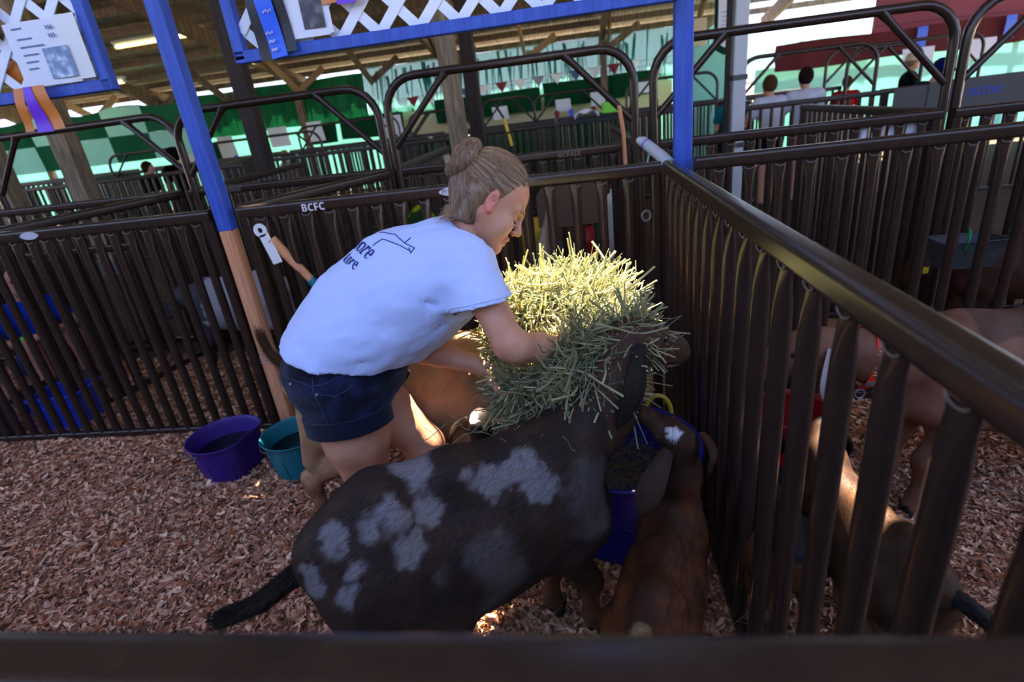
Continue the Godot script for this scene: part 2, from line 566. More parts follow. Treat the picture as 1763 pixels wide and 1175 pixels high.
	for t in tubes:
		var a: Vector3 = t[0]
		var b: Vector3 = t[1]
		var o := thing("fluorescent_light", t[2], "light", (a + b) / 2)
		var d := (b - a) / 2
		var g := Geo.new()
		g.tube([-d, d], 0.035, 10, Vector3.UP)
		obj("lamp_tube", g, M.tube_glow, o)
		var h := Geo.new()
		h.box(Vector3(0, 0.075, 0), Vector3(0.12, 0.05, d.length() * 2 + 0.1), 0.008, Basis.looking_at(d))
		for s in [-1.0, 1.0]: h.box(d * s * 1.02 + Vector3(0, 0.03, 0), Vector3(0.06, 0.1, 0.05), 0.006, Basis.looking_at(d))
		obj("housing", h, M.steel_white, o)
		var l := AreaLight3D.new()
		l.name = "tube_light"
		l.light_color = Color(1.0, 0.93, 0.70)
		l.area_size = Vector2(d.length() * 2, 0.07)
		l.light_energy = 0.6
		l.shadow_enabled = true
		o.add_child(l, true)
		l.position = Vector3(0, -0.05, 0)
		l.rotation = Vector3(-PI / 2, 0, 0)

# ---------------------------------------------------------------- pen panels
const PH := 1.224
var bar_cache := {}

func rail_profile(w: float, h: float, r: float) -> Array:
	var p := []
	for q in [[1, 1, 0.0], [-1, 1, 0.5], [-1, -1, 1.0], [1, -1, 1.5]]:
		for k in 5:
			var a: float = PI * (q[2] + k * 0.125)
			p.append(Vector2(q[0] * (w / 2 - r) + cos(a) * r, q[1] * (h / 2 - r) + sin(a) * r))
	return p

func bar_mesh(h: float) -> ArrayMesh:
	if not bar_cache.has(h):
		var g := Geo.new()
		var path := []
		var sq := []
		for q in [[0.0, 1.0, 1.0], [h - 0.14, 1.0, 1.0], [h - 0.09, 1.03, 0.93], [h - 0.05, 1.14, 0.7], [h - 0.02, 1.3, 0.42], [h, 1.36, 0.3]]:
			path.append(Vector3(0, q[0], 0))
			sq.append(Vector2(q[1], q[2]))
		g.tube(path, 0.0205, 14, Vector3.RIGHT, sq)
		bar_cache[h] = g.mesh()
		var w := Geo.new()
		var arc := []
		for k in 9:
			var a := PI * k / 8.0
			arc.append(Vector3(cos(a) * 0.021, -0.002 - sin(a) * 0.012, 0.010))
		w.tube(arc, 0.0028, 5, Vector3.BACK)
		bar_cache["w%s" % h] = w.mesh()
	return bar_cache[h]

# A steel panel on the ground from a to b. first: x of the first bar; flat: far panels get their bars as one part
func panel(a: Vector3, b: Vector3, label: String, first := 0.05, gap := 0.113, height := PH, far := false, group := "", posts := true) -> Node3D:
	var len_ := a.distance_to(b)
	var d := (b - a) / len_
	var o := thing("fence_panel", label, "fence panel", a, atan2(-d.z, d.x), group)
	var pm: Material = M.far_paint if far else M.brown_paint
	var prof := rail_profile(0.052, 0.056, 0.016)
	var g := Geo.new()
	g.bar_profile(prof, Vector3(0.0, height - 0.028, 0), Vector3(len_, height - 0.028, 0))
	obj("top_rail", g, pm, o)
	g = Geo.new()
	g.bar_profile(rail_profile(0.04, 0.04, 0.012), Vector3(0, 0.035, 0), Vector3(len_, 0.035, 0))
	obj("bottom_rail", g, pm, o)
	var bh := height - 0.105
	var xs := []
	var x := first
	while x < len_ - 0.03:
		xs.append(x)
		x += gap
	if far:
		var f := Geo.new()
		for q in xs: f.tube([Vector3(q, 0.05, 0), Vector3(q, height - 0.055, 0)], 0.0205, 6, Vector3.RIGHT, null, false)
		stuff(obj("bars", f, pm, o))
	else:
		var m := bar_mesh(bh)
		for q in xs:
			obj("bar", m, pm, o, Transform3D(Basis(), Vector3(q, 0.05, 0)))
		var wg := Geo.new()
		for q in xs:
			for s in [-1.0, 1.0]:
				var arc := []
				for k in 7:
					var an := PI * k / 6.0
					arc.append(Vector3(q + cos(an) * 0.022, height - 0.058 - sin(an) * 0.013, s * 0.009))
				wg.tube(arc, 0.003, 4, Vector3.BACK, null, false)
		stuff(obj("weld_beads", wg, M.weld, o))
	if posts:
		for q in [0.02, len_ - 0.02]:
			var p := Geo.new()
			p.bar_profile(rail_profile(0.045, 0.045, 0.012), Vector3(q, 0.0, 0), Vector3(q, height - 0.05, 0), Vector3.RIGHT)
			obj("end_post", p, pm, o)
	return o

# An arched (bow) gate frame between a and b, top at height h; with its own rail and bars
func bow_gate(a: Vector3, b: Vector3, h: float, label: String, r := 0.026, group := "", far := false, bars := true) -> Node3D:
	var len_ := a.distance_to(b)
	var d := (b - a) / len_
	var o := thing("bow_gate", label, "gate", a, atan2(-d.z, d.x), group)
	var pm: Material = M.far_paint if far else M.brown_paint
	var k := 0.20
	var path := [Vector3(0, 0, 0), Vector3(0, h - k - 0.1, 0)]
	for q in 7:
		var an := PI - PI / 2 * q / 6.0
		path.append(Vector3(k + cos(an) * k, h - k + sin(an) * k, 0))
	path.append(Vector3(len_ / 2, h, 0))
	for q in 7:
		var an := PI / 2 - PI / 2 * q / 6.0
		path.append(Vector3(len_ - k + cos(an) * k, h - k + sin(an) * k, 0))
	path.append(Vector3(len_, h - k - 0.1, 0)); path.append(Vector3(len_, 0, 0))
	var g := Geo.new()
	g.tube(path, r, 8 if far else 12, Vector3.BACK)
	obj("arch", g, pm, o)
	for s in [0, 1]:
		g = Geo.new()
		var p0 := Vector3(0.40, h - 0.005, 0)
		var p1 := Vector3(0.0, h - 0.42, 0)
		if s == 1: p0.x = len_ - p0.x; p1.x = len_ - p1.x
		var mid := (p0 + p1) / 2
		g.tube([p0, p0.lerp(p1, 0.12), mid, p1], [r * 1.15, r * 0.8, r * 0.76, r * 0.8], 8, Vector3.BACK)
		obj("brace", g, pm, o)
	return o

func letters(text: String, size: float, called: String, m: Material, parent: Node3D, xf: Transform3D, font := "Droid Sans", bold := true) -> MeshInstance3D:
	var t := TextMesh.new()
	var f := SystemFont.new()
	f.font_names = PackedStringArray([font])
	if bold: f.font_weight = 700
	t.font = f
	t.text = text
	t.font_size = 32
	t.pixel_size = size / 32.0
	t.depth = 0.0015
	t.curve_step = 2.0
	return obj(called, t, m, parent, xf)

func build_pens() -> void:
	var pl := panel(Vector3(-6.16, 0, 0), Vector3(-2.11, 0, 0), "brown steel fence panel left of the left blue post", 0.0245, 0.0915, PH)
	var pm := panel(Vector3(-1.965, 0, 0), Vector3(-0.035, 0, 0), "brown steel fence panel behind the girl, stencilled with white letters", 0.10, 0.113, PH)
	var pr := panel(Vector3(0.11, 0, -0.02), Vector3(3.6, 0, -0.02), "brown steel fence panel right of the right blue post, beyond the tan goat", 0.10, 0.1217, PH)
	var ps := panel(Vector3(0, 0, 0.0), Vector3(0, 0, 2.21), "brown steel fence panel running from the corner towards the camera", 0.055, 0.1327, PH)
	var pf := panel(Vector3(-3.0, 0, 2.262), Vector3(-0.04, 0, 2.262), "blurred brown fence rail nearest the camera across the picture's bottom edge", 0.08, 0.113, PH)
	panel(Vector3(0.04, 0, 2.262), Vector3(1.6, 0, 2.262), "brown steel panel closing the right pen towards the camera", 0.06, 0.113, PH)
	# stencils and stickers on the rails
	letters("BCFC", 0.047, "stencil_letters", M.stencil, pm, Transform3D(Basis(), Vector3(0.375, PH - 0.035, 0.0262)))
	for q in [[pm, 1.03, 0.115, "Priefert"], [pl, 3.08, 0.10, ""]]:
		var g := Geo.new()
		var f := []
		for k in 24:
			var a := TAU * k / 24.0
			f.append(Vector2(cos(a) * q[2] / 2 * (1.0 + 0.06 * cos(4 * a)), sin(a) * 0.019))
		g.bar_profile(f, Vector3(q[1], PH - 0.030, 0.0258), Vector3(q[1], PH - 0.030, 0.0268), Vector3.UP)
		obj("sticker", g, M.sticker, q[0])
		if q[3] != "":
			letters(q[3], 0.024, "sticker_letters", M.sticker_dark, q[0], Transform3D(Basis(), Vector3(q[1], PH - 0.028, 0.0268)), "Droid Serif")
			letters("by Bradley", 0.008, "sticker_letters", M.sticker_dark, q[0], Transform3D(Basis(), Vector3(q[1], PH - 0.047, 0.0262)))
	var g2 := Geo.new()
	var oval := []
	for k in 24: oval.append(Vector2(cos(TAU * k / 24.0) * 0.055, sin(TAU * k / 24.0) * 0.017))
	g2.bar_profile(oval, Vector3(0.66, PH - 0.03, -0.0258), Vector3(0.66, PH - 0.03, -0.0268), Vector3.UP)
	obj("sticker", g2, M.sticker, ps)
	letters("Priefert", 0.022, "sticker_letters", M.sticker_dark, ps, Transform3D(Basis(Vector3.UP, PI), Vector3(0.66, PH - 0.03, -0.0268)), "Droid Serif")
	# hardware: eye ring at the corner, bracket bits on the front rail
	var ring := Geo.new()
	var rp := []
	for k in 17: rp.append(Vector3(cos(TAU * k / 16.0) * 0.018 - 0.02, sin(TAU * k / 16.0) * 0.022, 0))
	ring.tube(rp, 0.006, 6, Vector3.BACK, null, false)
	obj("latch_ring", ring, M.weld, pm, Transform3D(Basis(), Vector3(1.885, 1.005, 0.03)))
	# white latch handle and rod hung on the middle panel by the left blue post
	var lh := thing("latch_handle", "white painted gate handle with a round hole beside the left blue post", "latch", Vector3(-1.9, 0, 0.035))
	var hg := Geo.new()
	hg.sheet(func(a: float, b: float):
		var an := TAU * a
		var ro := 0.032
		var q := Vector2(cos(an), sin(an)) * lerpf(0.013, ro, b)
		return Vector3(q.x + 0.03, 1.11 + q.y, 0.0), 20, 2, 0.008)
	hg.box(Vector3(0.055, 1.02, 0), Vector3(0.05, 0.15, 0.008), 0.003, Basis(Vector3.BACK, 0.22))
	obj("handle_plate", hg, M.white_plastic, lh)
	var rod := Geo.new()
	rod.tube([Vector3(0.06, 1.06, -0.02), Vector3(0.14, 0.93, -0.03), Vector3(0.27, 0.72, -0.05)], [0.026, 0.022, 0.016], 10)
	obj("wooden_rod", rod, M.bare_wood, lh)
	var band := Geo.new()
	band.tube([Vector3(0.19, 0.845, -0.038), Vector3(0.235, 0.775, -0.045)], 0.024, 10)
	obj("green_wrap", band, M.tub_teal, lh)
	# second row of panels behind
	var r2 := panel(Vector3(-3.2, 0, -1.42), Vector3(-1.62, 0, -1.30), "dark steel panel behind the left pen, faintly stencilled, under the second arch", 0.06, 0.113, PH)
	letters("BCFAIR", 0.042, "stencil_letters", M.weld, r2, Transform3D(Basis(), Vector3(0.36, PH - 0.033, 0.0266)))
	var r3 := panel(Vector3(-1.56, 0, -1.22), Vector3(-0.08, 0, -1.22), "steel panel in the second row behind the girl's head", 0.06, 0.113, PH)
	letters("BCFAIR", 0.042, "stencil_letters", M.weld, r3, Transform3D(Basis(), Vector3(1.14, PH - 0.033, 0.0266)))
	panel(Vector3(0.13, 0, -1.10), Vector3(1.63, 0, -1.02), "steel panel in the second row with white papers tucked behind it", 0.06, 0.113, PH)
	panel(Vector3(1.68, 0, -1.0), Vector3(3.6, 0, -0.9), "steel panel in the second row below the grey lettered board", 0.06, 0.113, PH)
	panel(Vector3(-7.4, 0, -1.6), Vector3(-3.3, 0, -1.45), "steel panel in the second row under the leftmost arch", 0.06, 0.113, PH)
	# panels running back between the pens
	panel(Vector3(-2.02, 0, -0.10), Vector3(-1.60, 0, -1.18), "panel slanting back behind the stencilled panel, its rail catching the sun", 0.06, 0.113, PH)
	panel(Vector3(-3.56, 0, -0.22), Vector3(-3.28, 0, -1.42), "panel slanting back behind the left fence, beside the blue crate's pen", 0.06, 0.113, PH)
	panel(Vector3(-5.8, 0, -1.30), Vector3(-3.75, 0, -1.34), "low dark panel behind the sitting boy", 0.06, 0.113, 0.9)
	for q in [[-1.60, -1.3, -3.4, "behind the middle arch's left leg"], [0.02, -1.3, -3.6, "behind the corner post"], [1.66, -1.1, -3.3, "between the two right arches"], [-3.22, -1.5, -3.6, "behind the left blue post"]]:
		panel(Vector3(q[0], 0, q[1]), Vector3(q[0] * 1.05, 0, q[2]), "panel dividing the far pens " + q[3], 0.06, 0.113, PH, true)
	# arches over the second row
	bow_gate(Vector3(-4.95, 0, -1.6), Vector3(-3.16, 0, -1.42), 1.735, "leftmost large arched gate frame, in front of the checked green cloth")
	bow_gate(Vector3(-3.08, 0, -1.3), Vector3(-1.62, 0, -1.25), 1.73, "large arched gate frame behind the left blue post")
	bow_gate(Vector3(-1.54, 0, -1.2), Vector3(-0.01, 0, -1.2), 1.755, "large arched gate frame above the girl's head")
	bow_gate(Vector3(0.105, 0, -1.2), Vector3(1.735, 0, -1.2), 1.755, "large arched gate frame right of the right blue post")
	bow_gate(Vector3(1.80, 0, -1.2), Vector3(3.4, 0, -1.2), 1.76, "large arched gate frame cut off by the picture's right edge")

func build_far_pens() -> void:
	# third row and beyond; too far to pick the bars apart
	var runs := [[-14.0, -8.2, -5.4, "far panel at the left end of the third row"], [-8.2, -5.0, -5.2, "far panel of the third row behind the leftmost arch"], [-5.0, -2.0, -5.8, "far panel of the third row behind the dark post"],
		[-1.9, 1.1, -6.2, "far panel of the third row behind the middle arch"], [1.3, 3.0, -4.35, "far panel that two girls in white shirts lean on"], [3.0, 7.5, -4.5, "far panel right of the leaning girls"]]
	for r in runs:
		panel(Vector3(r[0], 0, r[2]), Vector3(r[1], 0, r[2]), r[3], 0.06, 0.113, PH, true)
	for z in [-7.6, -9.0]:
		for k in 5:
			panel(Vector3(-13.0 + 3.4 * k, 0, z), Vector3(-9.7 + 3.4 * k, 0, z), "distant dark steel panel, %s from the left in the %s row before the tarps" % [ORD[k], "nearer" if z > -8.0 else "farther"], 0.06, 0.12, PH, true, "distant panels")
	for k in 6:
		var x := -11.0 + 2.6 * k
		panel(Vector3(x, 0, -5.9), Vector3(x * 1.12, 0, -8.6), "distant panel dividing the far pens, %s from the left" % ORD[k], 0.06, 0.113, PH, true, "distant dividing panels")
	var arches := [[1.46, 2.87, -4.4, 1.70, "small far arch framing the two girls in white shirts"], [2.92, 3.75, -5.2, 1.66, "small far arch right of the girls, before the mint tarp"],
		[-1.02, 0.24, -8.0, 1.64, "small far arch before the cream board, right one"], [-1.95, -1.02, -8.0, 1.66, "small far arch by the dark timber post"], [-3.3, -1.95, -8.0, 1.6, "small far arch between the two timber posts"],
		[-8.6, -7.1, -7.0, 1.53, "small far arch behind the leftmost large arch, left one"], [-6.9, -4.6, -7.0, 1.53, "small far arch behind the leftmost large arch, right one"],
		[-5.6, -3.6, -8.3, 1.62, "small far arch before the hung white papers"], [-3.55, -2.2, -8.8, 1.6, "small far arch left of the weathered post"], [0.5, 1.9, -7.2, 1.66, "small far arch just left of the right blue post"],
		[3.2, 5.2, -6.5, 1.72, "small far arch under the maroon skirt"]]
	for a in arches:
		bow_gate(Vector3(a[0], 0, a[2]), Vector3(a[1], 0, a[2]), a[3], a[4], 0.022, "", true)

# ---------------------------------------------------------------- cloths, tarps, papers
# a hanging cloth in a plane of constant z; ripple is the depth of its folds
func hang(called: String, label: String, cat: String, x0: float, x1: float, yt: float, yb: float, z: float, m: Material, ripple := 0.03, folds := 4.0, group := "", sag := 0.0, gathers := 0) -> MeshInstance3D:
	var g := Geo.new()
	var ph := rng.randf() * 6.0
	var nx := clampi(int((x1 - x0) * folds * 5.0), 6, 220)
	g.sheet(func(a: float, b: float):
		var x := lerpf(x0, x1, a)
		var amp := ripple * (0.25 + 0.75 * b)
		var f := sin(x * folds * 2.1 + ph + sin(x * folds * 0.7) * 1.3) + 0.5 * sin(x * folds * 5.3 + ph * 2.0 + b * 0.6)
		var top := yt - sag * sin(a * PI) + 0.012 * sin(x * 3.0 + ph)
		return Vector3(x + 0.01 * sin(b * 5.0 + x), lerpf(top, yb + 0.02 * sin(x * 2.3 + ph), b), z + amp * f), nx, 6, 0.002)
	if gathers > 0:
		# gathered pleats: narrow doubled folds standing in front of the cloth
		for k in gathers:
			var gx := rng.randf_range(x0 + 0.1, x1 - 0.1)
			var w := rng.randf_range(0.010, 0.034)
			var sl := rng.randf_range(-0.16, 0.10)
			var b0 := rng.randf_range(0.0, 0.25)
			var b1 := rng.randf_range(0.55, 1.0)
			for layer in 3:
				g.sheet(func(a: float, b: float):
					var t := lerpf(b0, b1, b)
					return Vector3(gx + sl * t + (a - 0.5) * 2.0 * w * (1.0 - 0.7 * b), lerpf(yt, yb, t), z + ripple + 0.03 + 0.008 * layer + 0.01 * sin(b * 4.0 + gx)), 2, 6)
	var o := obj(called, g, m)
	tag(o, label, cat, group)
	return o

const ORD := ["first", "second", "third", "fourth", "fifth", "sixth", "seventh", "eighth", "ninth", "tenth", "eleventh", "twelfth", "thirteenth"]

func build_hangings() -> void:
	# wires the cloths hang from
	for q in [[Vector3(-13.0, 2.70, -11.5), Vector3(9.4, 2.75, -11.5), "wire carrying the ruffled valance under the eave"], [Vector3(-13.0, 1.86, -11.3), Vector3(3.4, 2.03, -11.3), "wire carrying the dark green skirts"], [Vector3(-6.0, 1.95, -11.15), Vector3(3.2, 2.17, -11.15), "string carrying the pennants"], [Vector3(-13.2, 2.44, -9.0), Vector3(-8.0, 2.44, -9.0), "wire carrying the checked cloth"], [Vector3(1.5, 2.14, -9.0), Vector3(9.4, 1.99, -9.0), "wire carrying the maroon skirt"]]:
		var g := Geo.new()
		g.tube([q[0], q[1]], 0.004, 5)
		tag(obj("hanging_wire", g, M.black), q[2], "wire")
	# ruffled see-through valance under the eave
	hang("valance", "dark green ruffled valance under the eave, left stretch behind the second arch", "curtain", -10.35, -5.2, 2.66, 1.67, -11.5, M.green_mid, 0.06, 4.5, "", 0.0, 60)
	hang("valance", "bright see-through green ruffled valance under the eave behind the middle arch", "curtain", -5.2, 2.92, 2.74, 1.69, -11.5, M.green_thin, 0.06, 6.0, "", 0.0, 110)
	# darker skirts hung lower
	hang("skirt", "dark green cloth skirt hung over the cream board, left of the gap", "curtain", -3.55, -1.05, 1.86, 1.36, -11.3, M.green_dark, 0.03, 5.0)
	hang("skirt", "dark green cloth skirt hung over the cream board, right of the gap", "curtain", -0.98, 1.46, 1.92, 1.42, -11.3, M.green_dark, 0.03, 5.0)
	hang("skirt", "dark green cloth square hung beside a white paper over the mint tarp", "curtain", -6.9, -6.05, 1.68, 1.24, -11.3, M.green_dark, 0.02, 4.0)
	hang("skirt", "dark green pleated cloth with tapering ends left of the weathered post", "curtain", -5.95, -4.35, 1.72, 1.25, -11.3, M.green_dark, 0.02, 4.0)
	for q in [[-9.4, -8.9, "left"], [-8.35, -7.9, "right"]]:
		hang("skirt", "dark green cloth panel between white papers on the mint tarp, %s one" % q[2], "curtain", q[0], q[1], 1.55, 0.95, -11.3, M.green_dark, 0.02, 4.0, "green panels between papers")
	# checked cloth on the left: squares sewn together, each its own part
	var ck := thing("checked_cloth", "green and pale checked cloth hung behind the leftmost arch", "curtain", Vector3(-12.8, 0, -9.0))
	for i in 5:
		for j in 2:
			var g := Geo.new()
			var x0 := i * 0.9
			var y0 := 2.42 - j * 0.52
			g.sheet(func(a: float, b: float):
				var x := x0 + a * 0.9
				return Vector3(x, y0 - b * 0.52 - 0.05 * sin(x * 3.4) * (1.0 - b if j == 0 else 0.0), 0.05 * sin(x * 3.0 + b) + 0.02 * sin(x * 11.0)), 10, 5, 0.002)
			obj("cloth_square", g, M.green_mid if (i + j) % 2 == 0 else M.pale_cloth, ck)
	# mint tarps closing the far side, glowing with daylight
	hang("mint_tarp", "glowing mint green tarp low behind the far arches, left and middle", "tarp", -17.0, -4.6, 1.76, 0.02, -11.9, M.mint_tarp, 0.05, 1.2)
	hang("mint_tarp", "glowing mint green tarp between the cream board and the right blue post", "tarp", 1.6, 3.15, 1.78, 0.02, -11.9, M.mint_tarp, 0.05, 1.2)
	hang("mint_tarp", "mint green tarp hanging left of the white steel post", "tarp", 1.9, 2.66, 2.14, 0.02, -9.0, M.mint_tarp, 0.03, 1.6)
	hang("mint_tarp", "mint green tarp low behind the far right arches", "tarp", 3.1, 9.0, 1.62, 0.02, -9.4, M.mint_tarp, 0.04, 1.4)
	hang("mint_tarp", "thin bright mint tarp above the maroon skirt, under the open sky", "tarp", 3.0, 5.1, 2.12, 1.5, -9.6, M.mint_sheer, 0.03, 1.4)
	# maroon cloths on the right
	hang("maroon_curtain", "tall dull red curtain in the picture's top right corner", "curtain", 4.95, 9.5, 3.4, 1.95, -9.1, M.maroon_light, 0.03, 1.2)
	hang("maroon_skirt", "long dark maroon skirt hung under the dull red curtain", "curtain", 3.3, 9.5, 1.98, 1.55, -8.95, M.maroon_cloth, 0.03, 3.0)
	for q in [[5.58, "left"], [6.95, "right"]]:
		var g := Geo.new()
		g.sheet(func(a: float, b: float): return Vector3(q[0] + a * 0.16, 1.97 - b * 0.34, -8.86 + 0.01 * sin(b * 5.0)), 3, 5, 0.002)
		tag(obj("ribbon", g, M.ribbon_blue), "short blue ribbon pinned on the maroon skirt, %s one" % q[1], "ribbon")
	# cream display board
	var bg := Geo.new()
	bg.box(Vector3(-1.5, 1.42, -11.62), Vector3(6.9, 0.82, 0.03), 0.004)
	tag(obj("display_board", bg, M.cream_board), "long cream display board behind the dark green skirts", "board")
	var gg := Geo.new()
	gg.box(Vector3(-1.6, 0.5, -11.6), Vector3(6.6, 1.0, 0.04), 0.004)
	tag(obj("green_board", gg, M.green_dark), "dark green boarding below the cream display board, down to the ground", "board")
	# papers and the small rosettes beneath them
	var papers := [[-9.75, 1.35, 0.42, 0.5, "leftmost paper on the mint tarp"], [-8.85, 1.42, 0.42, 0.5, "paper on the mint tarp left of the dark post"], [-7.45, 1.5, 0.5, 0.44, "paper on the mint tarp right of the dark post"], [-6.5, 1.52, 0.38, 0.44, "paper beside the dark green square"],
		[-4.6, 1.35, 0.5, 0.62, "large paper hung left of the weathered post"], [-2.0, 1.42, 0.36, 0.28, "paper on the cream board, leftmost"], [-0.55, 1.42, 0.34, 0.26, "paper on the cream board above a red and a blue rosette"], [0.25, 1.47, 0.36, 0.28, "paper on the cream board, second from the right"], [1.3, 1.6, 0.36, 0.26, "paper on the cream board, rightmost"],
		[5.6, 1.5, 0.5, 0.3, "paper hung under the maroon skirt"], [6.6, 1.52, 0.42, 0.3, "tilted paper under the maroon skirt by the man in a cap"]]
	for p in papers:
		var g := Geo.new()
		var z := -11.1 if p[0] < 3.0 else -8.8
		g.sheet(func(a: float, b: float): return Vector3(p[0] + (a - 0.5) * p[2] + 0.02 * b, p[1] + (0.5 - b) * p[3], z + 0.02 * sin(b * 3.0 + a)), 4, 4, 0.002)
		tag(obj("paper_sheet", g, M.paper), "white " + p[4], "paper")
	var rk := 0
	for q in [[-0.7, "flag_red"], [-0.38, "ribbon_blue"], [0.12, "flag_red"], [0.42, "ribbon_blue"], [1.5, "flag_red"], [-9.55, "ribbon_blue"], [-8.65, "ribbon_blue"]]:
		var g := Geo.new()
		var y0 := 1.27 if q[0] > -5.0 else 1.15
		g.sheet(func(a: float, b: float): return Vector3(q[0] + (a - 0.5) * 0.09, y0 - b * 0.2, -11.05), 2, 3, 0.003)
		g.tube([Vector3(q[0], y0, -11.07), Vector3(q[0], y0, -11.03)], 0.06, 12, Vector3.UP)
		tag(obj("rosette", g, M[q[1]]), "small %s rosette hung under %s" % ["red" if q[1] == "flag_red" else "blue", ["the left side of the board's second paper", "the right side of the board's second paper", "the left side of the board's third paper", "the right side of the board's third paper", "the board's rightmost paper", "the leftmost paper on the mint tarp", "the tarp paper left of the dark post"][rk]], "rosette", "rosettes on the far board")
		rk += 1
	# pennants
	var cols := ["flag_red", "flag_white", "flag_grey", "flag_blue", "flag_white", "flag_red", "flag_white", "flag_grey", "flag_white", "flag_blue", "flag_white", "flag_red", "flag_white"]
	for k in cols.size():
		var x := -4.0 + 0.42 * k
		var y := 2.0 + 0.012 * k
		var g := Geo.new()
		g.sheet(func(a: float, b: float):
			var w := 0.15 * (1.0 - b * 0.98)
			return Vector3(x + (a - 0.5) * 2.0 * w, y - b * 0.22, -11.15 + 0.02 * sin(a * 4.0 + k)), 4, 5, 0.002)
		tag(obj("pennant", g, M[cols[k]]), "%s pennant, %s from the left on the string before the bright valance" % [String(cols[k]).substr(5), ORD[k]], "pennant", "pennant string")
	# white pointed banner sign on green backing, near the white steel post
	var sg := thing("pointed_banner", "white pointed banner on a dark green backing left of the white steel post", "banner", Vector3(1.93, 0, -7.0))
	for q in [[0.0, 0.30, 2.62, 1.86, 0.09, "banner_back", "green_dark"], [0.02, 0.20, 2.60, 1.96, 0.07, "banner_face", "paper"]]:
		var g := Geo.new()
		g.sheet(func(a: float, b: float):
			var x: float = (a - 0.5) * q[1]
			return Vector3(x, lerpf(q[2], q[3] + absf(a - 0.5) * 2.0 * q[4], b), q[0]), 8, 8, 0.004)
		obj(q[5], g, M[q[6]], sg)
	for k in 7:
		var g := Geo.new()
		g.box(Vector3(0.0, 2.42 - 0.055 * k, 0.024), Vector3(0.12 - 0.02 * (k % 3), 0.008, 0.002), 0.0005)
		stuff(obj("print_line", g, M.ink_soft, sg))
	# tan side strip of wall
	var ts := Geo.new()
	ts.box(Vector3(2.02, 1.35, -9.25), Vector3(0.28, 2.5, 0.05), 0.004)
	tag(obj("wall_strip", ts, M.cream_board), "narrow pale upright board beside the mint tarp, just right of the right blue post", "board")
	# grey board with blue lettering on the far panel
	var gb := thing("lettered_board", "grey board with blue hand lettering on a far panel below the man in a cap", "board", Vector3(3.25, 0, -4.05))
	var b1 := Geo.new()
	b1.box(Vector3(0.46, 1.10, 0), Vector3(0.96, 0.31, 0.012), 0.003)
	obj("board_face", b1, M.grey_board, gb)
	letters("S-A RIZIM", 0.105, "board_letters", M.board_ink, gb, Transform3D(Basis(), Vector3(0.42, 1.115, 0.008)))
	var b2 := Geo.new()
	b2.box(Vector3(-0.17, 1.03, -0.01), Vector3(0.34, 0.4, 0.01), 0.003)
	tag(obj("grey_sheet", b2, M.grey_board, self, Transform3D(Basis(), Vector3(3.25, 0, -4.05))), "plain grey sheet left of the lettered board", "board")
	# folded white papers tucked behind the second-row panel
	var k3 := 0
	for q in [[1.27, 0.035, 1.175, 1.05], [1.345, 0.062, 1.185, 1.04], [1.435, 0.066, 1.19, 1.045], [1.53, 0.068, 1.205, 1.055]]:
		var g := Geo.new()
		g.sheet(func(a: float, b: float): return Vector3(q[0] + (a - 0.5) * q[1] - 0.012 * b, lerpf(q[2], q[3], b), -1.075 + 0.012 * sin(a * PI)), 5, 3, 0.003)
		tag(obj("paper_roll", g, M.paper), ["narrow strip of white paper at the left end of the papers on the second-row panel", "white paper second from the left on the second-row panel", "white paper third from the left on the second-row panel", "white paper at the right end of the row on the second-row panel"][k3], "paper", "")
		k3 += 1

# ---------------------------------------------------------------- lattice frames with posters and ribbons
func ribbon(o: Node3D, called: String, x0: float, x1: float, yt: float, xb0: float, xb1: float, yb: float, z: float, m: Material, notch := 0.0) -> MeshInstance3D:
	var g := Geo.new()
	g.sheet(func(a: float, b: float):
		var x := lerpf(lerpf(x0, xb0, b), lerpf(x1, xb1, b), a)
		return Vector3(x, lerpf(yt, yb, b) + notch * b * absf(sin(a * 20.0)) * 0.1, z + 0.006 * sin(b * 6.0 + x0 * 9.0)), 6, 14, 0.0012)
	return obj(called, g, m, o)

func lattice(o: Node3D, x0: float, x1: float, y0: float, y1: float, z: float, step: float, w: float) -> void:
	for dirn in [1, -1]:
		var c := x0 - (y1 - y0) - step
		while c < x1 + (y1 - y0) + step:
			# the strip runs through (c, y0) at 45 degrees or a little steeper; clip to the frame
			var s: float = dirn * 0.95
			var ya := y0
			var yb := y1
			var pts := []
			for t in 41:
				var y := lerpf(ya, yb, t / 40.0)
				var x := c + s * (y - y0)
				if x > x0 and x < x1: pts.append(Vector3(x, y, z + dirn * 0.004))
			if pts.size() > 2:
				var a: Vector3 = pts[0]
				var b: Vector3 = pts[-1]
				var g := Geo.new()
				g.box((a + b) / 2, Vector3(w, a.distance_to(b) + w * 0.5, 0.006), 0.001, Basis(Vector3.BACK, -atan2(b.x - a.x, b.y - a.y)))
				obj("lattice_strip", g, M.white_paint, o)
			c += step

